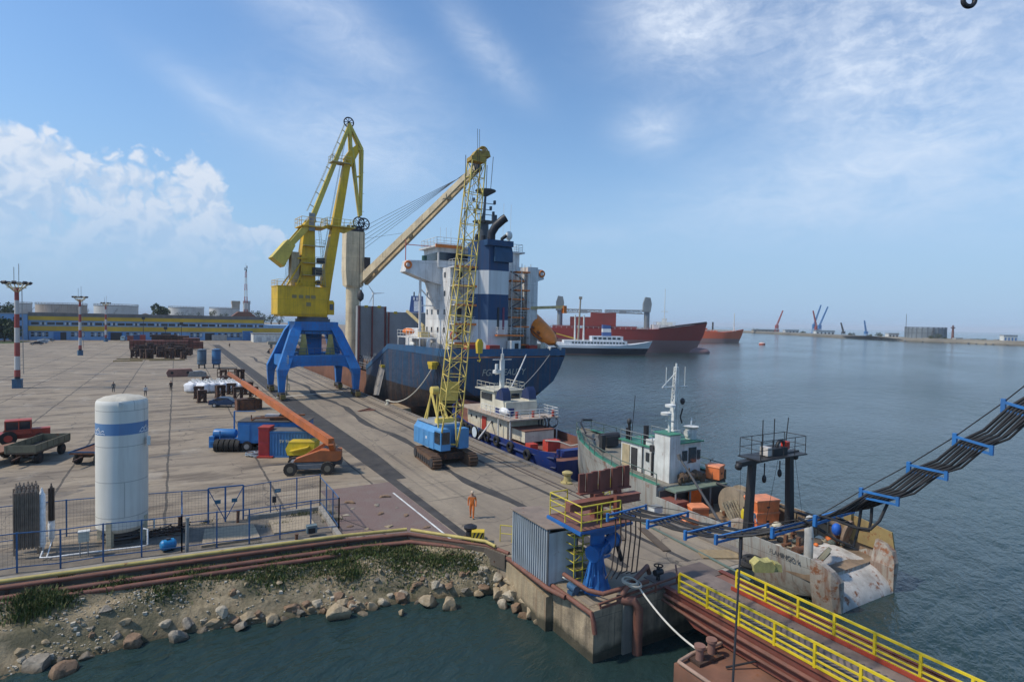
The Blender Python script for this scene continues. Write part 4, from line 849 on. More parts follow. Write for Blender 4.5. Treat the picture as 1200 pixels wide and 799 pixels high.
fence('wire_fence','long front run of blue wire fence along the kerb',[(-60,685),(-25,678),(20,671),(71,666),(121,658),(166,652.5),(213,646.5),(254,641),(292,637),(328,631.5),(364,625),(397,621.5)],2.1,.3)
fence('wire_fence','rear run of blue wire fence behind the white tank up to the gate',[(-40,644),(20,636),(78,628.5),(145,622),(213,616),(244,613.5)],2.25,.2)
fence('wire_fence','rear run of blue wire fence from the gate to the far corner',[(285,608.5),(317,602),(347.6,596.5),(375,592)],2.25,.25)
fence('wire_fence','short side run of blue wire fence at the right end above the gravel',[(375,592),(382.5,602),(390,611),(397,621.5)],2.1,.25)
fence('wire_fence','cross run of wire fence between the white tank and the slabs',[(213,646.5),(213.2,631),(213,616)],2.2,.25)
gp = [G(244,613.5),G(264,611),G(285,608.5)]; gt = thing('wire_gate','blue double gate with diagonal braces and small signs in the rear fence','gate',tuple(gp[0])); L = [p-gp[0] for p in gp]
for p in L: m = M(); m.bar(p, p+V((0,0,2.3)), .10); m.build('post', fblue, gt)
m = M(); m.bar(L[0]+V((0,0,2.3)), L[2]+V((0,0,2.3)), .08); m.bar(L[0]+V((0,0,2.2)), L[1]+V((0,0,.1)), .05); m.bar(L[2]+V((0,0,2.2)), L[1]+V((0,0,.1)), .05); m.build('leaf_frame', fblue, gt)
for q in (.55,1.5): c = L[0].lerp(L[1], q) if q < 1 else L[1].lerp(L[2], q-1); m = M(); m.bx(c.x-.17,c.x+.17,c.y-.08,c.y-.05,1.25,1.5); m.build('sign', mat('sign_blue',(.05,.14,.2),.5), gt)
c = G(327,600)-gp[0]; 
o = thing('fence_sign','small dark blue sign plate fixed on the rear fence right of the gate','sign',tuple(G(325,600.5)+V((0,-.08,1.55)))); m = M(); m.bx(-.2,.2,-.015,.015,-.13,.13); m.build('plate', mat('sign_blue',(.05,.14,.2),.5), o); m = M(); m.bx(-.14,.14,-.022,-.016,.02,.06); m.bx(-.14,.1,-.022,-.016,-.07,-.04); m.build('lettering_bar', mat('sign_pale',(.3,.4,.45),.5), o)
o = thing('socket_box','small dark socket box hanging on the rear fence below the sign','socket box',tuple(G(321,600.5)+V((0,-.1,.95)))); m = M(); m.bx(-.12,.12,-.1,.1,-.2,.2); m.build('case', black(), o); m = M(); m.path([(0,0,-.2),(.1,0,-.6),(.3,0,-.95)],.02,6); m.build('lead', cable(), o)
o = thing('junction_box','grey junction box with a sooty hole at the right end of the front fence','box',(*G(365,628).xy,.2)); m = M(); m.bx(-.3,.3,-.2,.2,.05,.5); m.build('case', mat('teal_grey',(.16,.21,.22),.6,dirt=.4), o); m = M(); m.bx(-.22,.18,-.23,-.2,.05,.36); m.build('opening', black(), o)
for px, py, h, lb in ((210,619,.7,'rusty stub pipe left of the gate'),(278.5,612,.75,'rusty stub pipe right of the gate'),(219,648,2.0,'grey post leaning on the cross fence'),(347,637,.55,'short rust red pipe stub outside the fence kerb')):
    m = M(); m.tube((0,0,0),(.03,0,h),.09,n=10); m.tube((.03,0,h),(.03,0,h+.04),.12,n=10); solo(m,'stub_pipe',rusty() if h < 1 else grey(),lb,'pipe',(*G(px,py).xy,0),0,'pipe stubs round the fence')
# weeds by the kerb
m = M()
for px, py, n, s in ((330,615,160,.5),(355,603,160,.5),(389,610,160,.3),(384,603,100,.3),(396,632,60,.25),(77,676,70,.25),(211,655,60,.25),(300,640,40,.25),(243,612,50,.2)):
    c = G(px,py)
    for i in range(n):
        x,y = c.x+random.gauss(0,s), c.y+random.gauss(0,.12); a = random.uniform(0,6.3); h = random.uniform(.1,.35); m.k = random.randrange(3)
        m.add([(x-.015,y,0),(x+.015,y,0),(x+math.cos(a)*h*.5,y+math.sin(a)*h*.5,h)],[(0,1,2)])
struct(m,'weeds',[MATS['grass_dark'],MATS['grass_mid'],MATS['grass_dry']],'stuff',smooth=None)
# ---- blue compressor wagon and containers
cw = thing('compressor_wagon','blue compressor wagon with cable drums, towing tank and rusty frame on its roof','compressor',(*G(322,526).xy,0),R(-25))
m = M(); m.bx(-3.2,3.5,-1.2,1.2,.85,2.95); m.build('housing', blue(), cw); m = M(); m.bx(-3.25,3.55,-1.24,1.24,2.95,3.03); m.build('roof', mat('roof_tar',(.09,.08,.07),.85,dirt=.3), cw)
m = M(); m.bx(-6.0,-3.25,-1.0,1.0,.75,1.0); m.bx(-6.1,-5.6,-.8,.8,.3,1.4); m.build('drawbar_frame', blue(), cw)
m = M(Matrix.Rotation(math.pi/2,4,'Y')); m.lathe([(.08,-6.0),(.42,-5.85),(.48,-5.7),(.48,-3.9),(.42,-3.75),(.08,-3.6)],(-1.6,-.1,0),18); m.build('air_tank', blue(), cw)
for i in range(5): m = M(); m.tube((-5.4+i*.5,-.95,.58),(-5.0+i*.5,-.95,.58),.62,n=20); m.build('tyre', rubber(), cw)
for x in (-2.3,2.4):
    for s in (-1.15,1.15):
        m = M(); m.tube((x,s-.16,.52),(x,s+.16,.52),.52,n=20); w = m.build('wheel', rubber(), cw); m = M(); m.tube((x,s-.18,.52),(x,s+.18,.52),.26,n=14); m.build('rim', grey(), w)
m = M(); m.bar((-4.3,.9,.9),(-4.3,.9,3.7),.12); m.bar((-4.3,.9,3.7),(-2.2,.9,3.7),.07); m.bar((-5.0,-.9,.9),(-5.0,-.9,2.0),.1); m.build('hoist_post', blue(), cw)
m = M(); m.path([(-2.0,-.9,3.06),(-1.6,-.9,3.3),(1.4,-.6,3.36),(2.3,-.4,3.25)],.09); m.path([(-2.,-.9,3.06),(-2.,-.9,3.6)],.06); m.path([(-1.6,.6,3.2),(2.8,.7,3.4)],.09); m.bx(-.3,2.2,-.7,.4,3.06,3.28); m.build('pipe_frame', rusty(), cw)
m = M(); m.bx(-1.0,.4,0,.8,3.06,3.5); m.build('tarp', mat('grey_tarp',(.32,.33,.34),.7), cw)
for x in (-2.5,-1.2,.2,1.5,2.8): m = M(); m.bx(x-.45,x+.45,-1.24,-1.2,1.1,2.7); m.build('door', blue(), cw)
o = container('generator_container','blue tool container with a dark dusty roof standing before the compressor wagon',(*G(341,533).xy,0),(4.2,2.1,2.5),mat('dusty_blue',(.055,.19,.42),.5,sc=.6,dirt=.3),R(-26)); text('SV 96-02','lettering',.42,mat('letter_pale',(.5,.5,.42),.6),o,(.0,-1.065,1.55),(math.pi/2,0,0))
m = M(); m.bx(-2.05,2.05,-1.0,1.0,2.5,2.54); m.build('roof_dust', mat('dust',(.13,.125,.12),.9), o)
o = thing('red_cabinet','tall red steel cabinet with a foot plate left of the blue tool container','cabinet',(*G(312,534).xy,0),R(-26)); m = M(); m.bx(-.5,.5,-.7,.7,.15,2.8); m.build('body', mat('cab_red',(.40,.04,.045),.5,dirt=.25), o); m = M(); m.bx(-.54,.54,-.74,.74,2.8,2.9); m.build('lid', redp(), o); m = M(); m.bx(-.55,.9,-1.0,.75,0,.15); m.build('foot_plate', redp(), o); m = M(); m.bx(-.4,.4,-.73,-.7,1.5,2.6); m.bx(-.4,.4,-.73,-.7,.4,1.3); m.build('door', mat('cab_red2',(.30,.03,.03),.5), o)
m = M()
for i in range(7): m.torus((random.uniform(-.6,.6),random.uniform(-.4,.4),.06+.05*i),random.uniform(.35,.6),.05,n=18,m=6)
solo(m,'hose_coil',mat('hose_grey',(.25,.30,.34),.6),'pale coiled hoses on the ground before the red cabinet','hose',(*G(298,534).xy,0))
o = thing('yellow_skip','small yellow waste skip with a sloped front beside the orange lift','skip',(*G(357,537).xy,0),R(-26)); m = M(); m.prism([(-1.3,.5),(1.0,.5),(1.2,1.7),(-1.2,1.7),(-1.5,1.1)],-1.,1.,'y'); m.build('tub', mat('skip_yellow',(.68,.52,.03),.5,dirt=.2), o); m = M(); m.bx(-1.2,1.2,-1.02,1.02,1.7,1.78); m.prism([(-1.0,.9),(.7,1.3),(.7,1.42),(-1.,1.0)],-1.6,-1.,'y'); m.build('lid', yellow(), o); m = M(); m.bx(-1.2,-1.,-.9,.9,0,.5); m.bx(.8,1.,-.9,.9,0,.5); m.build('foot', dark(), o)
# ---- orange boom lift
bl = thing('boom_lift','orange wheeled boom lift with a very long boom stretched along the yard','boom lift',(*G(364,553).xy,0),R(-18)); bl.scale = (.86,.9,.9)
m = M(); m.bx(-1.9,1.9,-.75,.75,.62,1.12); m.bx(-1.2,1.2,-1.0,1.0,.55,.95); m.build('chassis', mat('lift_grey',(.17,.18,.19),.6,dirt=.3), bl)
for x in (-1.75,1.75):
    for s in (-1.15,1.15):
        m = M(); m.tube((x,s-.22,.62),(x,s+.22,.62),.62,n=24)
        for k in range(16): a = k*math.pi/8; m.bar((x+.6*math.cos(a),s-.22,.62+.6*math.sin(a)),(x+.6*math.cos(a),s+.22,.62+.6*math.sin(a)),.09,.07)
        w = m.build('wheel', mat('muddy_tyre',(.05,.042,.034),.9,dirt=.5), bl); m = M(); m.tube((x,s-.24,.62),(x,s+.24,.62),.3,n=16); m.build('hub', mat('hub_tan',(.2,.17,.12),.7), w)
m = M(); m.prism([(-1.55,1.2),(2.6,1.2),(3.0,1.35),(3.0,2.15),(1.0,2.25),(-1.3,1.5)],-.85,-.12,'y'); m.prism([(-.9,1.2),(2.6,1.2),(3.0,1.35),(3.0,2.15),(.5,2.1)],.12,.85,'y'); m.build('turret', liftorange(), bl)
m = M(); m.bx(1.9,3.06,-.8,.8,.85,1.25); m.build('counterweight', dark(), bl)
inv = Matrix.Diagonal((1/.86,1/.9,1/.9,1)) @ Matrix.Rotation(R(18),4,'Z'); base = V((*G(364,553).xy,0)); e0 = inv @ (DD(388,518,49.5)-base); tipw = DD(268,437.5,76); e1 = inv @ (tipw-base)
m = M(); m.bar((2.2,0,1.9), e0, .5,.6); m.bar((-.6,0,1.5),(1.9,0,3.0),.3,.3); m.build('lower_link', liftorange(), bl)
m = M(); m.bar(e0, e0.lerp(e1,.52), .58,.72); m.build('boom_outer', liftorange(), bl); m = M(); m.bar(e0.lerp(e1,.52), e0.lerp(e1,.80), .48,.6); m.build('boom_middle', liftorange(), bl); m = M(); m.bar(e0.lerp(e1,.8), e1, .36,.45); m.build('boom_tip', mat('tip_rust',(.30,.11,.05),.7,rust=.2), bl)
dd = (e1-e0).normalized(); bk_ = M(); c = e1+dd*.9; bk_.rail([(c.x-1.2,c.y-.7,c.z-.6),(c.x+1.2,c.y-.7,c.z-.6),(c.x+1.2,c.y+.7,c.z-.6),(c.x-1.2,c.y+.7,c.z-.6),(c.x-1.2,c.y-.7,c.z-.6)],1.1,.05); bk_.bx(c.x-1.2,c.x+1.2,c.y-.7,c.y+.7,c.z-.7,c.z-.6); bk_.build('basket', darkrust(), bl)
# ---- red tractor and trailers at the left
tr_ = thing('tractor','small red tractor with a boxy cab parked among trailers at the left','tractor',(*G(24,519).xy,0),R(8))
m = M(); m.bx(-1.2,.9,-.75,.75,1.35,1.5); m.bx(-1.2,.9,-.75,.75,2.3,2.42)
for x in (-1.15,-.1,.85):
    for s in (-.72,.72): m.bar((x,s,1.4),(x,s,2.3),.09)
m.bx(-1.2,.9,-.75,.75,1.0,1.4); m.build('cab', mat('tractor_red',(.38,.055,.03),.5,dirt=.35), tr_)
m = M(); m.bx(-1.1,.8,-.69,.69,1.5,2.3); m.build('window', glass(), tr_); m = M(); m.bx(.9,2.4,-.5,.5,.8,1.45); m.build('bonnet', mat('tractor_red',(.38,.055,.03)), tr_); m = M(); m.bx(-1.4,2.2,-.4,.4,.5,.9); m.bx(-1.9,-1.2,-.9,.9,.75,1.15); m.build('chassis', redp(), tr_)
for x, r_ in ((-.9,.7),(1.6,.5)):
    for s in (-.85,.85): m = M(); m.tube((x,s-.2,r_),(x,s+.2,r_),r_,n=20); w = m.build('wheel', rubber(), tr_); m = M(); m.tube((x,s-.22,r_),(x,s+.22,r_),r_*.5,n=12); m.build('rim', redp(), w)
def trailer(label, px, py, L, W_, side, mts, rz, group='flat trailers at the left', deck=1.0):
    o = thing('trailer', label, 'trailer', (*G(px,py).xy,0), rz, group); m = M(); m.bx(-L/2,L/2,-W_/2,W_/2,deck,deck+.16); m.build('bed', mts[0], o); m = M(); m.bx(-L/2+.3,L/2-.3,-.5,.5,deck-.3,deck); m.bar((-L/2-1.2,0,.7),(-L/2+.3,0,.8),.14); m.build('chassis', darkrust(), o)
    if side:
        for y0,y1 in ((-W_/2,-W_/2+.06),(W_/2-.06,W_/2)): m = M(); m.bx(-L/2,L/2,y0,y1,deck+.16,deck+.16+side); [m.bx(-L/2+i*L/6-.05,-L/2+i*L/6+.05,y0-.04,y1+.04,deck+.1,deck+.16+side) for i in range(7)]; m.build('side_board', mts[1], o)
        [M().bx(x0,x0+.06,-W_/2+.07,W_/2-.07,deck+.16,deck+.16+side).build('end_board', mts[1], o) for x0 in (-L/2,L/2-.06)]
    for x in (-L*.33,L*.33):
        for s in (-W_/2+.25,W_/2-.25): m = M(); m.tube((x,s-.15,.48),(x,s+.15,.48),.48,n=18); w = m.build('wheel', rubber(), o); m = M(); m.tube((x,s-.17,.48),(x,s+.17,.48),.22,n=12); m.build('rim', darkrust(), w)
    return o
gt_ = mat('trailer_green',(.21,.19,.12),.8,sc=1,dirt=.5,rust=.1)
trailer('rusty green drop side trailer parked right of the red tractor',46,537,5.6,2.3,.62,(mat('bed_dark',(.11,.08,.055),.9),gt_),R(72)); trailer('flat trailer with a rusty bed and blue edge cut off by the left frame edge',-4,542,6,2.3,0,(mat('bed_rust',(.24,.12,.07),.85,rust=.2),blue()),R(60)); trailer('rusty flat trailer half hidden behind the white tank',117,538,5,2.2,.12,(rusty(),mat('edge_blue',(.05,.1,.18),.6)),R(65))
# ================================================================= portal crane
PCX, PCY = 20.8, 105.8
pc = thing('portal_crane','yellow harbour crane with folded jib on blue four legged portal straddling the quay rails','crane',(PCX,PCY,0))
def sqsec(c, w, d): return [(c[0]-w/2,c[1]-d/2,c[2]),(c[0]+w/2,c[1]-d/2,c[2]),(c[0]+w/2,c[1]+d/2,c[2]),(c[0]-w/2,c[1]+d/2,c[2])]
for sx in (-1,1):
    for sy in (-1,1):
        m = M(); m.loft([sqsec((6*sx,6.2*sy,1.3),.9,.9), sqsec((6*sx,6.2*sy,3.9),1.25,1.25), sqsec((5.8*sx,6.0*sy,4.9),1.75,1.5), sqsec((3.4*sx,3.0*sy,11.2),1.7,1.5), sqsec((2.5*sx,2.2*sy,12.6),1.6,1.5)]); m.build('leg', craneblue(), pc, smooth=None)
        m = M(); m.bx(6*sx-.35,6*sx+.35,6.2*sy-1.5,6.2*sy+1.5,.75,1.3); bg_ = m.build('bogie', mat('bogie_black',(.04,.045,.06),.6,dirt=.5), pc)
        for q in (-1.1,-.35,.35,1.1): m = M(); m.tube((6*sx-.18,6.2*sy+q,.4),(6*sx+.18,6.2*sy+q,.4),.36,n=16); m.build('wheel', darkrust(), bg_)
        m = M(); m.bx(6*sx-.4,6*sx+.4,6.2*sy-1.75,6.2*sy-1.5,.3,1.0); m.bx(6*sx-.4,6*sx+.4,6.2*sy+1.5,6.2*sy+1.75,.3,1.0); m.build('buffer', mat('buffer_dull',(.22,.17,.05),.7,dirt=.5), bg_)
arch = [(-5.6,4.2),(-4.7,5.0),(-3.4,5.35),(3.4,5.35),(4.7,5.0),(5.6,4.2),(5.0,7.1),(-5.0,7.1)]
for sy in (-1,1): m = M(); m.prism(arch, 5.3*sy-.5, 5.3*sy+.5, 'y'); m.build('portal_beam', craneblue(), pc, smooth=None)
for sx in (-1,1): m = M(); m.bx(5.2*sx-.5,5.2*sx+.5,-4.75,4.75,5.1,6.9); m.build('side_beam', craneblue(), pc)
m = M(); m.bx(-3.6,3.6,-3.4,3.4,11.2,12.7); m.bx(-3.0,3.0,-2.9,2.9,10.6,11.2); m.build('top_frame', craneblue(), pc)
m = M(); m.lathe([(2.9,12.7),(2.9,13.2),(2.6,13.2),(2.6,13.55)], n=32); m.build('slewing_ring', mat('ring_grey',(.10,.11,.13),.5), pc)
m = M(); m.bx(-1.3,1.3,-1.2,1.2,6.2,10.6); m.bx(-1.6,1.6,-4.2,-1.3,6.95,7.15); m.build('central_column', craneblue(), pc)
for z, y in ((7.15,-4.9),(10.0,-2.9)):
    m = M(); m.bx(-3.2,3.2,y,y+2.2,z-.1,z); m.rail([(-3.2,y+2.2,z),(-3.2,y,z),(3.2,y,z),(3.2,y+2.2,z)],1.1,.05,step=1.3); m.build('walkway', mat('walk_dark',(.05,.10,.18),.6), pc)
for sx in (-1,1): m = M(); m.prism([(-.8,7.1),(.8,7.1),(0.3,10.6),(-.3,10.6)], -3.9,-3.7,'y'); m.T = None; o = m.build('gusset', mat('gusset_yellow',(.4,.34,.12),.6,dirt=.4), pc); o.location.x = sx*2.2
m = M()
for s in (-.25,.25): m.tube((-5.2,-6.2+s,.6),(-5.0,-6.0+s,7.2),.04,n=5)
for i in range(20): m.tube((-5.2,-6.45,.7+i*.32),(-5.2,-5.95,.7+i*.32),.03,n=4)
m.rail([(-4.9,-7,1.4),(-4.9,-5.6,1.4)],1.2,.05); m.build('ladder', mat('ladder_cream',(.42,.38,.22),.6), pc)
Rz = Matrix.Rotation(R(5),4,'Z')
MAP = Rz @ Matrix.Translation((-.1,0,13.5*.08)) @ Matrix.Diagonal((.735,.80,.92,1))
def MR(): return M(MAP)
m = MR(); m.prism([(-8.6,-2.8),(-7.2,-3.3),(2.6,-3.3),(2.6,3.3),(-7.2,3.3),(-8.6,2.8)], 13.9, 19.0, 'z'); m.build('machinery_house', craneyellow(), pc, smooth=None)
m = MR(); m.prism([(-8.7,-2.9),(-7.25,-3.42),(2.7,-3.42),(2.7,3.42),(-7.25,3.42),(-8.7,2.9)], 19.0, 19.14, 'z'); m.bx(-8.0,2.6,-3.0,3.0,13.55,13.9); m.rail([(2.6,-3.3,19.1),(-7.2,-3.3,19.1),(-8.6,-2.8,19.1),(-8.6,2.8,19.1),(-7.2,3.3,19.1),(2.6,3.3,19.1)],1.1,.04,step=1.5); m.build('roof_deck', craneyellow(), pc)
m = MR()
for x in (-5.6,-4.1,-2.6,-1.3): m.bx(x,x+1.0,-3.34,-3.29,16.9,17.5)
m.bx(-2.4,-1.4,-3.34,-3.29,15.5,16.2); m.build('vent_grille', mat('vent_grey',(.26,.22,.10),.7), pc)
m = MR(); m.prism([(2.62,14.0),(4.0,14.0),(4.0,16.3),(3.7,16.7),(2.62,16.7)], -3.6, -1.2, 'y'); cb = m.build('operator_cab', craneyellow(), pc); m = MR(); m.bx(3.98,4.05,-3.3,-1.5,14.9,16.0); m.bx(2.9,3.8,-3.66,-3.58,14.9,16.0); m.build('window', glass(), cb)
m = MR(); m.prism([(2.6,13.8),(3.2,13.8),(4.2,20.2),(2.6,20.2)], -1.15, 2.5, 'y'); m.build('boom_foot_bracket', craneyellow(), pc)
m = MR(); m.loft([sqsec((-1.6,0,19.1),3.6,3.4), sqsec((-1.4,0,26),3.0,3.0), sqsec((-1.0,0,31.2),2.2,2.2)]); m.build('tower', craneyellow(), pc, smooth=None)
m = MR(); m.bar((-6.5,-2.4,19.2),(-2.4,-1.2,24.5),.28); m.bar((-6.5,2.4,19.2),(-2.4,1.2,24.5),.28); m.bar((-4.4,-2.4,19.2),(-2.6,-1.4,22.5),.24); m.bx(-4.4,-3.4,-2.2,2.2,19.1,19.9); m.bar((-4.0,-1.9,24.3),(-1.6,-1.9,24.6),.3); m.build('tower_stay', craneyellow(), pc)
m = MR(); m.bx(-5.2,-3.4,-1.2,1.2,19.2,25.5); m.build('stair_tower', mat('stair_cream',(.45,.38,.24),.7,dirt=.4), pc)
m = MR()
for z in (21.3,23.6,26.8): m.bx(-2.8,2.0,-2.8,-1.5,z-.08,z); m.rail([(-.2,-2.8,z),(2.0,-2.8,z),(2.0,-1.5,z)],1.1,.04)
for s in (-.25,.25): m.bar((2.4+s,-1.6,19.3),(.9+s,-1.6,31),.07)
for i in range(36): m.bar((2.15-1.5*i/36,-1.6,19.4+i*.32),(2.65-1.5*i/36,-1.6,19.4+i*.32),.05)
m.build('tower_ladder', mat('ladder_cream',(.42,.38,.22),.6), pc)
[m.build('winch', dark(), pc) for m in (MR().bx(-.6,1.4,-2.5,-1.5,21.4,22.8), MR().bx(.4,2.2,-2.4,-1.4,23.7,24.6), MR().tube((.6,-2.4,20),(.6,-1.5,20),.5))]
m = MR(); m.bx(-3.4,2.6,-2.6,2.6,30.3,30.45); m.rail([(-3.4,-2.6,30.4),(2.6,-2.6,30.4),(2.6,2.6,30.4),(-3.4,2.6,30.4),(-3.4,-2.6,30.4)],1.6,.05,step=1.5); m.build('tower_platform', craneyellow(), pc)
m = MR()                                                                  # counterweight rocker
for s in (-1.5,1.5): m.bar((-.2,s,32.0),(-6.6,s,25.6),.5,1.5,.5,1.0)
m.build('rocker_arm', fadedyellow(), pc)
m = MR(); m.prism([(-9.6,24.2),(-6.9,22.6),(-4.5,26.6),(-6.2,27.6)], -1.9, 1.9, 'y'); m.build('counterweight', fadedyellow(), pc, smooth=None)
m = MR(); m.bx(-1.5,-.1,-1.95,-1.7,29.6,32.9); m.tube((-.6,-2.0,31.8),(-.6,2.0,31.8),.7); m.build('pivot_plate', grey(), pc)
head = V((8.9,0,46.0)); top = V((8.4,0,51.4)); nose = V((11.6,0,32.6))
m = MR(); m.bar((2.9,0,19.4),(8.2,0,44.6),2.2,2.3,1.5,1.5); m.prism([(7.2,44.4),(8.9,43.0),(10.6,45.8),(10.4,47.6),(8.6,46.2)], -.9, .9, 'y'); m.build('boom', craneyellow(), pc, smooth=None)
m = MR(); z = 32.0; m.bx(2.6,9.6,-2.2,2.2,30.9,31.05); m.prism([(2.6,30.9),(9.6,30.9),(7.6,30.0),(4,30.4)],-.4,.4,'y'); m.rail([(2.6,-2.2,31),(9.6,-2.2,31),(9.6,2.2,31),(2.6,2.2,31),(2.6,-2.2,31)],1.4,.05,step=1.4); m.build('boom_platform', fadedyellow(), pc)
m = MR(); m.bar((-.4,0,31.8), top+V((0,0,-.8)), 1.15,1.1,.8,.8); m.build('tie_bar', fadedyellow(), pc, smooth=None)
m = MR()
for s in (-.4,.4): m.path([(-1.4,s,33.5),(2.6,s,41),(7.4,s,51.2)],.045,5)
for i in range(48): tt = i/48; c = V((-1.4,0,33.5)).lerp(V((7.4,0,51.2)), tt); m.tube(c+V((0,-.4,0)), c+V((0,.4,0)), .03, n=4)
for i in range(7): c = V((-1.4,0,33.5)).lerp(V((7.4,0,51.2)), (i+.5)/7); m.bar(c, c+V((.9,0,-.4)),.14)
m.bx(4.0,8.6,-1.4,1.4,43.3,43.42); m.rail([(4.0,-1.4,43.4),(8.6,-1.4,43.4),(8.6,1.4,43.4),(4.0,1.4,43.4),(4.,-1.4,43.4)],1.2,.04); m.build('tie_bar_ladder', mat('ladder_cream',(.42,.38,.22),.6), pc)
m = MR()                                                                  # fly jib
for s in (-.75,.75):
    k = V((11.6,s,46.6)); m.bar(top+V((0,s*.3,0)), k, .55); m.bar(k, nose+V((0,s*.3,1.2)), .5); m.bar(head+V((.3,s,.3)), nose+V((-.3,s*.3,1.0)), .45); m.bar(head+V((0,s,.6)), k, .25); m.bar(head+V((0,s,.3)), top+V((0,s*.3,-.5)), .45); m.bar(head+V((0,s,0)), top+V((.4,s*.3,-.5)), .35)
    m.bar(head.lerp(nose,.36)+V((0,s*.8,0)), k.lerp(nose,.36)+V((0,s*.1,0)), .18); m.bar(head.lerp(nose,.68)+V((0,s*.6,0)), k.lerp(nose,.68), .16)
for tt in (.3,.6,.85): c = V((11.6,0,46.6)).lerp(nose,tt); m.bar(c+V((0,-.7,0)), c+V((0,.7,0)), .2); m.bar(c+V((0,0,0)), c+V((.9,0,0)), .06)
m.build('fly_jib', fadedyellow(), pc, smooth=None)
for c, s in ((top+V((.0,0,.2)),.85),(nose+V((-.4,0,-.2)),1.0),(nose+V((.9,0,-.3)),1.0)):
    m = M(); c = MAP @ c; m.torus(c, s, .12, 'y', 24, 6); m.tube(c-V((0,.12,0)), c+V((0,.12,0)), .22, n=10)
    for i in range(4): a = i*math.pi/4; m.tube(c+V((math.cos(a)*s,0,math.sin(a)*s)), c-V((math.cos(a)*s,0,math.sin(a)*s)), .07, n=5)
    m.build('sheave', dark(), pc)
m = MR(); m.tube((11.5,0,32),(11.5,0,19.0),.06,n=5); m.tube((12.6,0,32),(12.2,0,19.0),.06,n=5)
for s in (-.3,.3): m.tube((8.2,s,51),(1,s,19),.035,n=4)
for k in range(4): m.tube((-6.,-2+k*1.2,19.1),(-5.4,-1.5+k*1.0,26),.03,n=4)
m.build('hoist_rope', cable(), pc)
m = MR(); m.lathe([(.1,0),(.75,.5),(.85,1.4),(.3,2.2),(.1,2.4)],(11.85,0,16.8),14); hb = m.build('hook_block', dark(), pc); m = MR(); m.tube((11.85,0,16.8),(11.95,0,6.0),.07,n=5); m.torus((11.95,0,5.7),.3,.09,'y'); m.build('chain', darkrust(), hb)
# ================================================================= crawler crane
cc = thing('crawler_crane','blue crawler crane with tall yellow lattice boom standing on the quay before the cargo ship','crane',(22.2,50.6,0),R(-4))
def track(x):
    o_ = [(-3.0,.55),(-2.7,.12),(-2.3,0),(2.3,0),(2.7,.12),(3.0,.55),(2.75,.98),(2.3,1.1),(-2.3,1.1),(-2.75,.98)]
    m = M(); m.prism(o_, x-.38, x+.38, 'x'); 
    for i in range(26):
        a = i/26; L = 4.6; 
        for z in (-.02,1.08): m.bx(x-.42,x+.42,-2.4+i*.188,-2.4+i*.188+.11,z,z+.06)
    for a in range(7):
        t_ = -math.pi/2+math.pi*a/6
        for s in (-1,1): c = V((x,s*(2.4+.6*math.cos(t_)),.55+.55*math.sin(t_))); m.bar(c-V((.42,0,0)), c+V((.42,0,0)), .14,.1)
    return m
for x in (-1.75,1.75):
    tk_ = track(x).build('track', mat('track_rust',(.13,.075,.045),.9,sc=2,var=.4,dirt=.5,rust=.2), cc); m = M(); s = -1 if x < 0 else 1
    for i in range(8): m.tube((x+s*.36,-2.3+i*.66,.45),(x+s*.45,-2.3+i*.66,.45),.26,n=14)
    for q in (-2.45,2.45): m.tube((x+s*.36,q,.55),(x+s*.47,q,.55),.42,n=16)
    m.build('track_roller', dark(), tk_)
m = M(); m.bx(-1.4,1.4,-1.4,1.4,.5,1.1); m.lathe([(1.1,1.1),(1.1,1.4)],n=24); m.build('undercarriage', darkrust(), cc)
Rc = Matrix.Rotation(R(8),4,'Z')
def MC(): return M(Rc)
bluec = mat('crawler_blue',(.085,.27,.52),.5,sc=.6,dirt=.22,var=.12,rust=.01)
m = MC(); m.prism([(-1.6,1.45),(1.6,1.45),(1.6,3.0),(1.15,3.6),(-1.15,3.6),(-1.6,3.0)], -.75, 3.6, 'y'); m.bx(.55,1.6,-1.7,-.75,1.45,3.3); hs = m.build('house', bluec, cc, smooth=None)
m = MC(); m.bx(-1.2,1.2,3.6,4.3,1.3,2.5); m.build('counterweight', bluec, cc); m = MC(); m.bx(-1.35,1.35,-.6,3.5,3.6,3.68); m.build('roof_sheet', mat('roof_pale',(.30,.33,.35),.6,dirt=.4), cc)
m = MC(); m.bx(-1.63,-1.58,.2,1.1,1.6,2.95); m.bx(-1.63,-1.58,1.3,2.2,1.6,2.95); m.bx(-1.63,-1.58,2.4,3.4,1.6,2.95); m.build('door', bluec, cc)
m = MC(); m.prism([(-1.55,1.5),(-.55,1.5),(-.55,3.35),(-.75,3.5),(-1.35,3.5),(-1.55,3.3)], -2.1, -.76, 'y'); cb = m.build('cab', bluec, cc); m = MC(); m.bx(-1.45,-.65,-2.15,-2.09,2.1,3.2); m.bx(-1.6,-1.54,-1.95,-.9,2.1,3.15); m.build('window', glass(), cb)
for x in (-1.62,): m = MC(); m.bx(x-.02,x,.6,.9,2.2,2.45); m.build('badge', mat('badge_pale',(.6,.65,.7),.5), cc)
m = MC()
for s in (-.55,.55): m.bar((s,.3,3.6),(s*.6,2.4,6.3),.16); m.bar((s,2.9,3.6),(s*.6,2.5,6.3),.12); m.bar((s*1.2,3.2,3.6),(s*.6,2.4,6.3),.1)
m.bar((-.75,.3,3.7),(.75,.3,3.7),.2); m.bar((-.4,1.2,4.7),(.4,1.2,4.7),.14); m.bx(-.9,.9,.0,.5,3.66,4.1); m.tube((-.35,2.4,6.5),(.35,2.4,6.5),.4,n=16); m.build('a_frame', boomyellow(), cc)
inv = Matrix.Rotation(R(4),4,'Z'); B = V((22.2,50.6,0))
bt_ = inv @ (DY(558.5,190,46.2)-B); bf = inv @ (DY(527,491,48.6)-B)
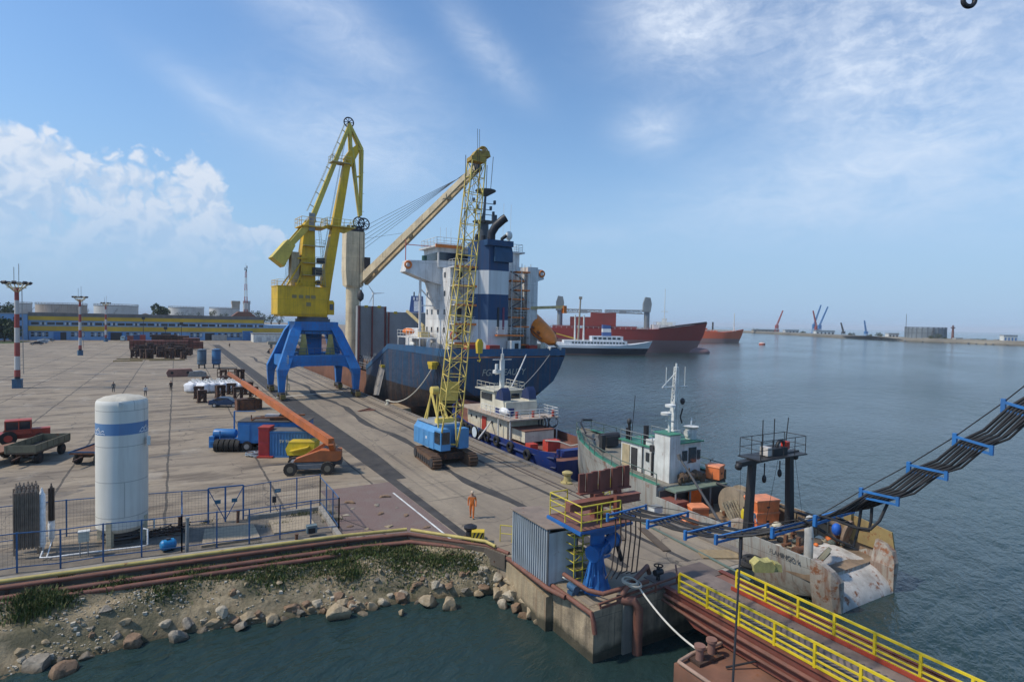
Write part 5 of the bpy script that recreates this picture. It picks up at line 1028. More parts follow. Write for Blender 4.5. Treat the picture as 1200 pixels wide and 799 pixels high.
m = M(); m.lattice(bf, bt_, 1.75, 1.65, 17, .062, .034, 1.25, 1.2, up=(0,1,0)); m.build('lattice_boom', boomyellow(), cc)
m = M(); f1, f2 = inv @ (DY(515,523,49.2)-B), inv @ (DY(535,523,49.1)-B); xx, yy = m.frame(bf, bt_, (0,1,0))
for s, f_ in ((-1,f1),(1,f2)):
    for q in (-1,1):
        cands = [bf+xx*(i*.87)+yy*(q*.82) for i in (-1,1)]; c = min(cands, key=lambda p: abs((p-f_).x)); m.bar(f_, c, .13)
m.bar(f1+V((0,0,.2)), f2+V((0,0,.2)), .12); m.build('boom_foot', boomyellow(), cc)
m = M(); c = bf.lerp(bt_, .105); m.bar(c-xx*.75, c+xx*.75, .9, 1.5, up=tuple(yy)) if False else m.add([tuple(c+xx*a+yy*.86+(bt_-bf).normalized()*b) for a,b in ((-.85,-.9),(.85,-.9),(.85,.9),(-.85,.9))]+[tuple(c+xx*a+yy*.82+(bt_-bf).normalized()*b) for a,b in ((-.85,-.9),(.85,-.9),(.85,.9),(-.85,.9))],[(0,1,2,3),(7,6,5,4),(0,4,5,1),(1,5,6,2),(2,6,7,3),(3,7,4,0)]); m.build('boom_plate', boomyellow(), cc)
m = M(); c = bt_; m.bx(c.x-.7,c.x+.7,c.y-.6,c.y+.6,c.z,c.z+.35); m.prism([(c.x-.6,c.z+.3),(c.x+1.15,c.z+.5),(c.x+1.0,c.z+1.0),(c.x-.2,c.z+.9)],c.y-.45,c.y+.45,'y')
for q in (-.3,0,.3): m.torus((c.x+.5,c.y+q,c.z+.9),.42,.07,'y',16,5)
m.build('boom_head', mat('head_rust_yellow',(.40,.27,.06),.7,rust=.3,dirt=.3), cc)
m = M(); a = V((0,2.5,6.6))
for s in (-.25,-.1,.1,.25): m.tube(Rc @ (a+V((s,0,0))), bt_+V((s,0,.2)), .022, n=4)
m.build('pendant_rope', cable(), cc)
m = M(); c = bt_+V((-1.1,-.2,.4)); m.tube(c, V((c.x,c.y,c.z-22.8)), .03, n=4); hr = m.build('hoist_rope', cable(), cc)
m = M(); e = V((c.x,c.y,c.z-23.8)); 
m.bx(-2.9+.6,-2.9+1.9,-1.0,-.2,6.6,7.1) if False else None
hbk = M(); p = inv @ (DX(511,424,24.)-B) if False else inv @ (V((23.75,46.1,0))-B)
hk = thing('hanging_hook_block','yellow hook block hanging on a rope from the crawler crane boom before the ship stern','hook block',tuple(DY(561.5,414,45.6))); m = M(); m.prism([(-.22,0),(.22,0),(.3,.9),(.12,1.25),(-.12,1.25),(-.3,.9)],-.2,.2,'y'); m.build('block', yellow(), hk); m = M(); m.path([(0,0,0),(.02,0,-.35),(.14,0,-.55),(.05,0,-.75),(-.12,0,-.62)],.06); m.build('hook', yellow(), hk); m = M(); m.tube((-.06,0,1.2),(-.6,-.1,19.4),.02,n=4); m.tube((.06,0,1.2),(-.4,-.1,19.4),.02,n=4); m.build('rope', cable(), hk)
# ================================================================= cargo ship
def hull_mesh(secs, bw, th=.15):
    """secs: (y, [(half breadth, z) from rail down to keel]); faces: 0 shell, 1 deck and inner bulwark"""
    m = M(); n = len(secs[0][1]); rings = []
    for y, half in secs:
        zt = half[0][1]; hb = half[0][0]; hi = max(hb-th, .02)
        ring = [(-h,y,z) for h,z in half]+[(h,y,z) for h,z in reversed(half)]+[(hi,y,zt),(hi,y,zt-bw),(-hi,y,zt-bw),(-hi,y,zt)]
        rings.append(ring)
    N = len(rings[0]); vs = [p for r in rings for p in r]; f0 = []; f1 = []
    for i in range(len(rings)-1):
        for j in range(N):
            k = (j+1)%N; (f0 if j < 2*n-1 or j in (2*n-1, N-1) else f1).append((i*N+j,i*N+k,(i+1)*N+k,(i+1)*N+j))
    f0 += [tuple(range(N-1,-1,-1)), tuple(range((len(rings)-1)*N, len(rings)*N))]
    o = len(m.v); m.v += vs; m.f += f0+f1; m.mi += [0]*len(f0)+[1]*len(f1); return m
SX, SY = 41.9, 73.0
cs = thing('cargo_ship','large cargo ship with navy stern, white superstructure and banded blue funnel','ship',(SX,SY,0))
hullpaint = bands('ship_hull_paint', [(.085,.04,.03),(.022,.02,.022),(.020,.060,.12)], [-.3,2.9], dirt=.4, streak=.5, sc=.4, rough=.55, seam=2.6, dent=.5)
secs = [(0,[(9.9,8.35),(9.0,6.4),(7.8,4.5),(5.3,2.7),(2.0,1.9),(.1,1.7)]),(4,[(10.1,8.35),(9.7,6.4),(9.0,4.2),(7.0,1.6),(3.2,.0),(.1,-.8)]),(9,[(10.2,8.35),(10.1,6.2),(9.7,3.8),(8.4,.4),(4.5,-2.4),(.1,-3.2)]),(16,[(10.3,8.35),(10.3,6.),(10.2,3.2),(9.7,-.6),(7,-3.5),(.1,-4.5)]),(24,[(10.3,8.3),(10.3,6.),(10.3,3.),(10.2,-1),(9.,-4),(.1,-5)]),(30,[(10.3,6.4),(10.3,5.),(10.3,3.),(10.3,-1),(9.6,-4),(.1,-5)]),(37,[(10.3,3.6),(10.3,3.2),(10.3,2.6),(10.3,-1),(9.8,-4),(.1,-5)])]
hull_mesh(secs, .15, .12).build('stern_hull', [hullpaint, mat('ship_deck',(.14,.075,.05),.8,dirt=.4,sc=.3)], cs, smooth=30)
secs = [(37,[(10.3,3.3),(10.3,2.6),(10.3,0),(10.3,-1),(9.8,-4),(.1,-5)]),(100,[(10.3,3.3),(10.3,2.6),(10.3,0),(10.3,-1),(9.8,-4),(.1,-5)]),(116,[(8.6,4.2),(8.,2.6),(6.6,0),(6.2,-1),(5.,-4),(.1,-5)]),(128,[(.6,7.5),(.4,4),(.2,0),(.2,-1),(.2,-4),(.1,-5)])]
hull_mesh(secs, .5, .12).build('midship_hull', [mat('rusty_hull',(.19,.085,.05),.85,sc=.25,var=.35,rust=.25,streak=.4,bump=.3), mat('ship_deck',(.14,.075,.05))], cs, 'rust brown hull side')
m = M(); bwp = [(-10.0,0),(-10.32,12),(-10.4,24)]
m.bx(-9.9,9.9,-.02,.1,8.38,9.45)
for s in (-1,1):
    m.loft([[(s*9.98,.1,8.38),(s*9.86,.1,8.38),(s*9.86,.1,9.45),(s*9.98,.1,9.45)],[(s*10.32,12,8.38),(s*10.2,12,8.38),(s*10.2,12,9.45),(s*10.32,12,9.45)],[(s*10.36,24,8.34),(s*10.24,24,8.34),(s*10.24,24,9.2),(s*10.36,24,9.2)],[(s*10.36,37,3.64),(s*10.24,37,3.64),(s*10.24,37,4.5),(s*10.36,37,4.5)]])
m.build('bulwark', mat('bulwark_blue',(.03,.10,.20),.5,sc=.5,dirt=.3,rust=.05,streak=.3), cs)
silver = mat('letter_silver',(.42,.40,.34),.6)
text('FGM BEAUTY','ship_name',1.32,silver,cs,(-.9,-.06,6.05),(math.pi/2,0,0),.02,sx=.92,shear=.25)
text('PANAMA','port_name',.75,silver,cs,(-1.0,-.0,4.35),(math.pi/2-.0,0,0),.02,sx=1.0).location.y = -.06
sw = shipwhite(); orr = mat('deck_orange',(.72,.20,.04),.5,dirt=.15)
HX0, HX1, HY0, HY1 = -6.5, 7.6, 6.8, 16.5
m = M(); m.bx(HX0,HX1,HY0,HY1,8.2,21.4); m.build('superstructure', sw, cs)
m = M(); m.bx(HX0-1.2,HX1+1.2,HY1+.01,HY1+6,8.2,12); m.build('forecastle_house', sw, cs)
tiers = [10.2,13.0,15.8,18.6,21.4]
for i, z in enumerate(tiers):
    m = M(); m.bx(HX0-.3,-3.4+1.6,HY0-2.6,HY0-.01,z-.18,z-.02); m.build('balcony_deck', sw, cs); m = M(); m.bx(HX0-.36,-1.75,HY0-2.72,HY0-2.6,z-.26,z+.06); m.build('deck_edge', orr, cs)
    m = M(); m.rail([(HX0-.3,HY0-.1,z),(HX0-.3,HY0-2.55,z),(-1.8,HY0-2.55,z)],1.0,.035,(.35,.68),1.1); m.build('railing', white(), cs)
    for x in (-5.3,-3.4): m = M(); m.bx(x,x+.75,HY0-.06,HY0+.02,z+.1-2.6,z-.55); m.build('door', dark(), cs) if i in (1,2,4) else m.build('door', mat('door_grey',(.35,.36,.36),.6), cs)
m = M(); m.bx(-3.9,-2.6,HY0-.1,HY0+.02,11.2,14.6); m.bx(-1.6,-.9,HY0-.1,HY0+.02,11.2,14.6) ; m.build('rust_panel', mat('panel_brown',(.13,.05,.04),.7,dirt=.3), cs, 'dark red brown panel')
for z in (11.5,14.3,17.1,19.9):
    for y in (8.5,11,13.5,15.5): m = M(); m.bx(HX0-.05,HX0+.02,y,y+.5,z,z+.8); m.build('window', glass(), cs)
# bridge with wings
m = M(); wing = [(-12.3,20.6),(-11.9,22.3),(-7.2,22.5),(7.2,22.5),(12.0,22.3),(12.4,20.7),(8.2,19.3),(6.5,18.9),(-6.5,18.9),(-8.2,19.2)]
m.prism(wing, 10.2, 12.6, 'y'); m.build('bridge_wing', sw, cs, smooth=None)
m = M(); m.bx(-7.2,7.2,9.8,15.8,21.5,24.6); bw_ = m.build('wheelhouse', sw, cs); m = M(); m.bx(-7.0,-1.5,9.7,9.82,22.6,23.8); m.bx(-7.28,-7.18,10.2,15.2,22.6,23.8); m.build('window', glass(), bw_)
m = M(); m.bx(-7.9,7.9,9.2,16.3,24.6,24.85); m.build('wheelhouse_roof', sw, cs); m = M(); m.bx(-7.95,-3.6,9.05,9.25,24.45,24.95); m.build('roof_edge', orr, cs); m = M(); m.tube((-12,11,24.7),(-7.9,11,24.7),.06); m.tube((-12,11,22.3),(-12,11,25.5),.07); m.build('signal_boom', mat('red_pipe',(.5,.12,.09),.6), cs)
m = M(); m.rail([(-7.6,9.5,24.85),(7.6,9.5,24.85),(7.6,16,24.85),(-7.6,16,24.85),(-7.6,9.5,24.85)],1.2,.04,(.3,.6),1.2); m.build('roof_railing', white(), cs)
for s in (-1,1):
    m = M(); m.torus((s*11.6-(.3 if s < 0 else -.3),10.1,21.6),.48,.16,'y',18,6); m.build('life_ring', orr, cs); m = M(); m.prism([(s*6.6,10.6),(s*7.4,10.6),(s*10.6,20.0),(s*9.9,20.0)] if False else [(s*6.5,15.0),(s*7.0,15.0),(s*8.6,19.2),(s*6.5,19.2)], 10.8, 11.8, 'y'); m.build('wing_bracket', sw, cs)
m = M(); m.bar((-9.6,11,20),(-9.6,11,12),.3); m.bar((-9.6,11,18.2),(-6.6,11,15.2),.16); m.bar((-9.6,11,15.6),(-6.6,11,15.6),.14); m.build('wing_post', sw, cs)
m = M(); m.tube((-9,11,22.4),(-9,11,23.2),.4); m.build('searchlight', mat('green_dark',(.03,.08,.06),.5), cs)
# funnel casing
fb_ = bands('funnel_bands', [(.66,.67,.66),(.018,.062,.15),(.66,.67,.66),(.018,.062,.15)], [13.6,17.4,20.9], dirt=.15, streak=.18, sc=.3)
FX0, FX1 = -3.7, 1.25
m = M(); m.prism([(FX0+1.6,2.8),(FX1,2.8),(FX1,6.7),(FX0,6.7),(FX0,4.4)], 8.2, 25.2, 'z'); fn = m.build('funnel', fb_, cs, smooth=None)
m = M(); m.bx(FX0+1.0,FX1+.45,2.3,6.8,24.5,25.35); m.build('funnel_cap', mat('funnel_blue',(.016,.055,.13),.5,dirt=.2), fn); m = M(); m.prism([(2.78,22.2),(2.25,22.2),(2.25,23.6),(2.6,24.45),(2.78,24.45)] , -1.4, 1.6, 'x'); m.build('louvre_hood', mat('hood_blue',(.03,.075,.14),.5), fn)
m = M(); m.path([(-.9,4.6,25.3),(-.9,4.5,26.6),(-.5,4.0,27.6),(.4,3.4,28.6),(.8,3.2,28.9)],.62,14); m.build('exhaust_pipe', black(), fn); m = M(); m.path([(1.2,5,25.3),(1.2,5,26),(1.7,4.5,26.5)],.28,10); m.path([(-2,5,25.3),(-2,5,26.2)],.35,10); m.path([(-2.8,5.6,25.3),(-2.8,5.6,26.4)],.3,10); m.build('vent_pipe', black(), fn)
lt = mat('letter_dark',(.03,.06,.12),.5)
text('FGM','funnel_letters',1.1,lt,cs,(FX0-.03,5.55,19.25),(math.pi/2,math.pi/2,-math.pi/2),.015) ; text('SEA','funnel_letters_small',.55,lt,cs,(FX0+.75,3.62,19.2),(math.pi/2,0,math.atan2(-1.6,1.6)),.01) if False else None
for x, z in ((.3,14.3),(-.6,14.3)): m = M(); m.bx(x,x+.3,2.7,2.8,12.2,15.5); m.build('ensign_bracket', mat('flag_red_blue',(.20,.06,.10),.7), cs) if x > 0 else m.build('ensign_bracket', dark(), cs)
m = M(); m.bx(-1.0,3.6,1.9,2.75,11.25,11.45); m.build('platform', orr, cs); m = M(); m.rail([(-.9,2.6,11.5),(-.9,1.95,11.5),(3.5,1.95,11.5)],1.0,.035,(.35,.68),1.1); m.build('platform_railing', white(), cs)
# starboard stair tower
st = M(); so_ = M()
for i in range(9):
    z = 9.9+i*1.4; M().bx(2.3 if i%2 else 3.2, 4.6 if i%2 else 5.6, 3.6,5.4, z-.15, z+.05).build('stair_landing', orr, cs)
m = M(); m.prism([(0,0),(1,0),(1,1),(0,1)],0,.01) if False else None
for i in range(8): z = 9.9+i*1.4; st.bar((2.6,4.4,z),(5.2,4.4,z+1.4),.5,.12) if i%2==0 else st.bar((5.2,4.4,z),(2.6,4.4,z+1.4),.5,.12)
st.build('stair_flight', mat('stair_grey',(.25,.26,.27),.6), cs)
m = M(); [m.tube((x,y,8.4),(x,y,22.3),.06,n=5) for x in (2.3,4.0,5.6) for y in (3.6,5.4)]; [m.rail([(2.3,3.6,z),(5.6,3.6,z)],1.0,.03,(.5,),1.1) for z in (11.3,14.1,16.9,19.7)]; m.build('stair_frame', white(), cs)
m = M(); m.bx(5.7,7.6,4.6,6.8,8.3,22.0); m.build('stair_house', sw, cs)
# poop deck gear
for x0, x1, z1, mt, nm in ((-2.6,-.9,9.9,redp(),'winch_house'),(-6.2,-4.8,10.0,redp(),'winch_house'),(4.2,5.6,9.9,redp(),'winch_house'),(6.2,7.2,10.1,offwhite(),'locker'),(1.0,2.6,10.6,white(),'deck_locker')):
    m = M(); m.bx(x0,x1,1.2,2.4,8.3,z1); m.build(nm, mt, cs)
m = M(); m.bx(1.6,2.2,1.12,1.2,8.6,10.2); m.build('locker_door', black(), cs); [M().ball((x,1.5,8.9),(.45,.45,.6)).build('deck_gear', dark(), cs) for x in (5.0,7.9,8.6,3.6)]
m = M(); m.bx(-10.2,HX0-.8,9.5,19.5,10.55,10.7); m.build('awning_deck', sw, cs); m = M(); m.rail([(-10.2,19.5,10.7),(-10.2,9.5,10.7),(HX0-.8,9.5,10.7)],1.0,.04,(.5,),1.5); m.build('awning_railing', white(), cs)
for x, y in ((-10.1,9.6),(-10.1,14.5),(-10.1,19.3),(-8.7,9.6),(-7.4,9.6)): m = M(); m.tube((x,y,8.3),(x,y,10.55),.35 if x == -8.7 else .1); m.build('awning_post', sw, cs)
m = M(); m.ball((-9.5,16.2,11.5),(.9,1.5,.55)); m.build('life_raft', orr, cs); M().ball((-9.6,14,9.5),(.5,.9,.5)).build('raft_canister', white(), cs); M().tube((-7.3,10,9.2),(-7.3,11.2,9.2),.8).build('rope_reel', white(), cs)
m = M(); m.tube((-8.2,13,10.7),(-8.2,13,12.4),.3); m.bar((-8.2,13,12.4),(-9.6,16.8,14.8),.35); m.bx(-8.9,-7.4,12.2,13.6,10.7,11.5); m.build('stores_crane', mat('crane_cream',(.55,.44,.22),.6,dirt=.3), cs)
m = M(); m.torus((-6.9,4.3,11.2),.5,.14,'y'); m.build('life_ring', mat('ring_red',(.6,.1,.06),.5), cs)
# free-fall boat davit
m = M()
for s in (-.95,.95): m.bar((8.0+s,9.5,13.2),(8.0+s,-.2,9.4),.22,.4); m.bar((8.+s,.6,9.4),(8.+s,.6,8.3),.4); m.bar((8+s,7,12.2),(8+s,7,8.3),.3)
m.build('davit_ramp', white(), cs); m = M(); m.bar((6.0,5.0,15.6),(11.5,2.8,15.9),.5,.45); m.tube((6,5,12),(6,5,15.8),.3); m.build('davit_arm', mat('crane_cream',(.55,.44,.22)), cs); m = M(); m.bx(11.2,11.8,2.5,3.1,14.9,16.1); m.build('arm_head', orr, cs)
# mast
m = M(); m.tube((1.0,11,24.8),(1.0,11,29.2),1.0,.85,14); m.tube((1.0,11,29.2),(1.3,11,33.6),.28,.18); m.lathe([(1.6,29.2),(1.8,29.4)],(1.0,11,0),16); m.lathe([(.3,33.5),(1.7,34.3),(1.7,34.45)],(1.3,11,0),12); m.tube((1.4,11,34.4),(1.5,11,38.5),.06); m.tube((2.2,11,34.4),(2.6,11,40),.05)
for z, w in ((32.4,1.9),(30.6,1.7),(31.4,1.2)): m.tube((1.1-w,11,z),(1.2+w,11,z),.06); [m.bx(1.1+s*w-.15,1.1+s*w+.15,10.8,11.2,z,z+.6) for s in (-1,1)]
m.bar((.4,11,29.3),(1.2,11,31.2),.18); m.bx(2.6,3.4,10.8,11.2,29.5,30.7); m.build('radar_mast', mat('mast_dark',(.07,.08,.09),.6), cs)
m = M(); m.tube((5.8,11,24.8),(5.8,11,27),.2); m.ball((5.8,11,27.6),(.6,.6,.75)); [m.tube((x,12,24.8),(x+.1,12,33),.03,n=4) for x in (5.2,6.6)]; [m.tube((x,12,24.8),(x,12,28.),.03,n=4) for x in (-6,-5,-4.2)]; m.build('antenna', white(), cs)
# hatch covers, crane, deck gear
hg = mat('hatch_grey',(.29,.30,.30),.7,sc=.25,var=.12,dirt=.3)
for x0, x1, y, z0, z1 in ((-10.2,-4.2,44,3.8,16.0),(-4.2,9.5,43.5,3.8,14.9)):
    m = M(); m.bx(x0,x1,y,y+1.3,z0,z1); h_ = m.build('hatch_cover', hg, cs); m = M(); [m.bx(x-.14,x+.14,y-.18,y,z0,z1) for x in (x0+.3,(x0+x1)/2,x1-.3)]; m.build('hinge_post', mat('post_redbrown',(.20,.07,.06),.7), h_)
    m = M(); [m.bx(x,x+.7,y-.1,y,z1-.35,z1+.12) for x in (x0+1.4,x1-1.9)]; m.build('lashing_lug', yellow(), h_)
m = M(); m.bx(-9,9,36,110,3.2,5.3); m.build('hatch_coaming', mat('coaming_brown',(.17,.10,.07),.8,dirt=.4), cs)
m = M()
for i in range(12): y = 26+i*1.2; m.bar((-9.8,y,3.6),(-9.8+random.uniform(0,1.5),y+random.uniform(-.5,.5),6.8),.14); m.bar((-9.9,y,5.2),(-9.9,y+1.2,6.2),.1)
m.rail([(-10,36,3.6),(-10,43,3.6)],1.1,.05); m.build('deck_frame', grey(), cs)
dk = M(); dk.tube((-7.9,56.5,3.0),(-7.9,56.5,20.6),1.55,1.5,24); sc_ = dk.build('deck_crane', cream(), cs)
m = M(); m.prism([(-9.7,20.6),(-6.1,20.6),(-5.9,24.0),(-5.9,32.4),(-9.9,32.4),(-10.0,24)], 54.6, 58.4, 'y'); m.tube((-7.9,56.5,20.3),(-7.9,56.5,20.7),1.85,n=24); m.build('crane_house', cream(), sc_, smooth=None)
m = M(); m.bx(-9.7,-6.1,54.9,58.1,32.4,33.0); [m.tube((-9.+i*.9,56.5,33),(-9.+i*.9,56.5,33.9),.38) for i in range(4)]; m.build('crane_top', black(), sc_)
j0 = V((-6.2,55.4,21.6)); j1 = V((8.1,28.7,42.6)); sd = (j1-j0).cross(V((0,0,1))).normalized(); dirn = (j1-j0).normalized()
m = M()
for s in (-.85,.85): m.bar(j0+sd*s, j1+sd*s*.7, .85, 1.7, .55, .95)
for q in (.12,.45,.78): c = j0.lerp(j1,q); m.bar(c-sd*1.1, c+sd*1.1, .9,.9)
m.bar(j1-sd*.9, j1+sd*.9, .9,.9); m.build('jib', cream(), sc_, smooth=None); m = M(); c = j1+dirn*.5; m.tube(c-sd*.7, c+sd*.7, .75, n=16); m.bx(c.x-.5,c.x+.5,c.y-.4,c.y+.4,c.z,c.z+.9); m.build('jib_sheave', dark(), sc_)
m = M()
for i in range(6): m.tube(V((-6.4+.1*i,55+.3*i,33.4-.95*i)), j1+sd*(-.7+.28*i)+V((0,0,.3+.0*i)), .045, n=4)
m.tube(V((-6.,55,31.)), V((-1,44,31.4)), .03, n=4); m.build('luffing_wire', mat('wire_dark',(.08,.085,.09),.5), sc_)
m = M(); m.bx(-6.0,-4.8,54,57,24.5,26.9); m.build('hoist_box', dark(), sc_)
m = M(); m.bx(-10.9,-9.9,2.6,4.4,7.1,7.5); m.prism([(-10.8,6.5),(-10.1,6.5),(-10.0,7.1),(-10.9,7.1)],2.8,4.2,'y'); m.build('roller_fairlead', yellow(), cs)
# accommodation ladder
m = M(); m.bar((-10.5,26,5.2),(-12.2,24.2,.4),1.0,.15); m.rail([(-10.9,26,5.2),(-12.6,24.2,.4)],1.0,.04); m.build('gangway_ladder', mat('ladder_alu',(.28,.25,.22),.6,dirt=.4), cs); m = M(); m.bx(-10.9,-10.2,25.5,27,5.0,5.4); m.build('gangway_head', yellow(), cs)
# life boat (hangs in the davit)
fl = M(); T = Matrix.Translation((SX+8.0,SY+5.0,12.55)) @ Matrix.Rotation(R(-22),4,'X') if False else None
fb = thing('lifeboat','orange enclosed free fall lifeboat tilted nose down on the stern ramp of the cargo ship','lifeboat',(SX+8.0,SY+4.9,12.6)); fb.rotation_euler = (R(27),0,0); fb.scale = (1.2,1.12,1.2)
rings = []
for y, w, h, zc in ((-4.7,.1,.1,.1),(-4.3,.6,.55,.05),(-3.4,1.05,.95,0),(-1.5,1.3,1.15,0),(1.0,1.35,1.2,0),(3.0,1.25,1.15,0),(4.2,1.0,.95,.1),(4.5,.3,.4,.2)):
    rings.append([(w*math.cos(a)*(1.05 if math.sin(a) < 0 else .95), y, zc+h*math.sin(a)) for a in [2*math.pi*k/18 for k in range(18)]])
m = M(); m.loft(rings); m.build('hull', mat('lifeboat_orange',(.85,.23,.03),.45,dirt=.3,sc=.6), fb); m = M(); m.prism([(2.2,.8),(4.0,.7),(3.8,1.75),(2.6,1.75)],-.65,.65,'x'); m.build('conning_cab', mat('lifeboat_orange2',(.58,.16,.04),.5,dirt=.3), fb)
m = M(); m.bx(-1.45,1.45,-3.2,3.4,-.12,-.02); [m.bx(s*1.25-.12,s*1.25+.12,y,y+.5,.2,.45) for s in (-1,1) for y in (-2.5,-1,.5,2)]; m.build('rubbing_strake', mat('strake_dark',(.28,.10,.04),.6), fb)
# mooring ropes
def droop(a, b, sag, n=14): a = V(a); b = V(b); return [a.lerp(b,i/n)-V((0,0,sag*4*(i/n)*(1-i/n))) for i in range(n+1)]
MR_ = 'mooring ropes of the cargo ship'
solo(M().path(droop((28.7,88,.7),(31.9,76.8,7.2),2.0),.09),'mooring_rope',rope(),'pale mooring rope sagging from the quay bollard to the cargo ship side','rope',group=MR_)
solo(M().path(droop((29.0,57,.4),(44.8,73.0,8.6),.9),.10),'mooring_rope',mat('rope_white',(.55,.53,.5),.9),'white mooring rope running from behind the crawler crane to the ship stern','rope',group=MR_)
solo(M().path(droop((36.2,61.5,4.6),(49,73.0,8.6),.4),.05),'mooring_rope',mat('rope_grey',(.3,.29,.27),.9),'thin grey line from the tug mast up to the right end of the ship stern','rope',group=MR_)
def bollard(label, loc, mt, group='quay bollards', s=1.):
    o = thing('bollard', label, 'bollard', loc, random.uniform(0,3), group); o.scale = (s,s,s); m = M(); m.lathe([(.45,0),(.45,.08),(.26,.14),(.22,.5),(.34,.6),(.36,.72),(.2,.8),(.02,.82)],n=18); m.build('post', mt, o); m = M(); [m.tube((.36*math.cos(a),.36*math.sin(a),.08),(.36*math.cos(a),.36*math.sin(a),.14),.05,n=6) for a in (0,1.57,3.14,4.71)]; m.build('bolt', darkrust(), o); return o
bollard('pale bollard on the concrete block where the ship rope lands', (28.75,88,.02), offwhite()); bollard('yellowish bollard beside the stern of the blue tug', (28.4,39.3,.0), mat('bollard_tan',(.42,.34,.14),.7,dirt=.4),s=1.25)
m = M(); m.prism([(28.2,0),(31.4,0),(31.2,-3.2),(28.4,-3.2)],84,89.5,'y'); 
m = M(); m.bx(-.9,1.6,-3,3,-3,-.02); solo(m,'mooring_block',mat('block_tan',(.34,.25,.15),.9,dirt=.4,sc=1,bump=.4),'tan concrete mooring block standing out from the quay under the ship rope','block',(29.3,86.5,0))
# planks and scrap on the quay
m = M(); [m.bx(-1.2+i*.3,1.4-i*.1,-.5+i*.33,-.3+i*.33,.0,.1) for i in range(4)]; m.bar((-1,-.6,.1),(1,.8,.18),.14); solo(m,'plank_heap',mat('plank_red',(.25,.11,.075),.85,dirt=.4),'heap of reddish planks on the quay left of the mooring block','planks',(*G(428,481).xy,.005))
# ================================================================= tug
TX, TY = 34.9, 46.2
tg = thing('tug_boat','dark blue harbour tug with cream deckhouse lying along the quay below the cargo ship stern','tug',(TX,TY,0))
secs = [(0,[(3.0,.75),(2.9,0),(2.8,-1),(2.4,-2),(1.2,-3),(.1,-3.2)]),(1.2,[(3.7,.72),(3.65,0),(3.5,-1),(3.2,-2),(2,-3.1),(.1,-3.3)]),(4,[(4.1,.7),(4.1,0),(4.0,-1),(3.8,-2),(2.6,-3.2),(.1,-3.5)]),(12,[(4.25,.8),(4.2,0),(4.15,-1),(4.0,-2),(2.8,-3.3),(.1,-3.6)]),(18,[(4.15,1.1),(4.1,.2),(4.0,-1),(3.7,-2),(2.6,-3.3),(.1,-3.6)]),(22,[(3.7,1.5),(3.5,.4),(3.2,-1),(2.8,-2),(1.8,-3.3),(.1,-3.6)]),(25.5,[(2.5,1.95),(2.2,.6),(1.8,-1),(1.4,-2),(.8,-3.2),(.1,-3.5)]),(27.6,[(.8,2.25),(.5,.8),(.3,-1),(.2,-2),(.15,-3),(.1,-3.3)]),(28,[(.2,2.35),(.1,1),(.1,-1),(.1,-2),(.1,-3),(.05,-3.2)])]
tugblue = mat('tug_blue',(.012,.035,.17),.45,sc=.6,dirt=.25,rust=.05,streak=.1)
hull_mesh(secs, .9, .14).build('hull', [tugblue, mat('tug_deck',(.20,.085,.06),.8,dirt=.4,sc=.6)], tg, smooth=30)
m = M()
for s in (-1,1): m.path([(s*3.1,0,.2),(s*4.2,4,.12),(s*4.32,12,.2),(s*4.2,18,.45),(s*3.7,22,.8),(s*2.4,25.5,1.2)],.13,6); m.path([(s*2.9,0,-.75),(s*4.1,4,-.8),(s*4.26,12,-.75),(s*4.1,18,-.5)],.10,6)
m.build('rubbing_strake', mat('tug_strake',(.014,.03,.11),.6,dirt=.4), tg)
cr = mat('tug_cream',(.60,.56,.44),.5,sc=.8,dirt=.25,rust=.03,streak=.15)
m = M(); m.prism([(-2.5,7.5),(2.5,7.5),(2.5,17.5),(1.6,19.6),(-1.6,19.6),(-2.5,17.5)], -.1, 2.45, 'z'); dh = m.build('deckhouse', cr, tg, smooth=None)
m = M(); m.bx(-1.9,1.9,4.6,7.45,.2,1.4); m.build('winch_house', cr, tg); m = M(); m.bx(-1.95,1.95,4.5,7.5,1.4,1.5); m.build('winch_house_top', mat('tug_deck',(.20,.085,.06)), tg)
m = M(); m.bx(-3.3,3.3,5.6,18.8,2.46,2.6); m.build('boat_deck', mat('boat_deck_tan',(.42,.34,.27),.7,dirt=.3), tg); m = M(); m.rail([(-3.2,12.5,2.6),(-3.2,5.7,2.6),(3.2,5.7,2.6),(3.2,12.5,2.6)],1.0,.035,(.35,.68),1.2); m.build('boat_deck_rail', white(), tg)
for s in (-3.1,3.1):
    for y in (5.8,8.5): m = M(); m.tube((s,y,-.1),(s,y,2.46),.08); m.build('deck_post', white(), tg)
m = M(); m.bx(-2.1,2.1,8.6,11.6,2.6,4.1); m.build('casing', cr, tg); m = M(); m.bx(-2.12,-1.0,8.55,11.2,2.6,3.4); m.build('blue_casing_panel', tugblue, tg)
for s in (-1.75,1.75): m = M(); m.prism([(8.9,4.1),(10.9,4.1),(10.5,5.2),(9.6,5.7),(9.1,5.2)], s-.5, s+.5, 'x'); m.build('funnel', mat('tug_funnel',(.02,.035,.1),.5,dirt=.3), tg); m = M(); m.prism([(8.7,3.3),(11.1,3.3),(10.9,4.25),(8.9,4.25)], s-.53, s+.53, 'x'); m.build('funnel_base', cr, tg)
m = M(); m.prism([(-1.9,11.7),(1.9,11.7),(2.0,15.2),(1.2,16.6),(-1.2,16.6),(-2.0,15.2)], 2.6, 5.0, 'z'); wh_ = m.build('wheelhouse', cr, tg, smooth=None)
m = M(); m.bx(-2.06,-1.9,12.3,14.9,3.9,4.7); m.bx(1.9,2.06,12.3,14.9,3.9,4.7); m.bx(-1.5,-.4,11.62,11.72,3.9,4.65); m.bx(.4,1.5,11.62,11.72,3.9,4.65); m.build('window', glass(), wh_)
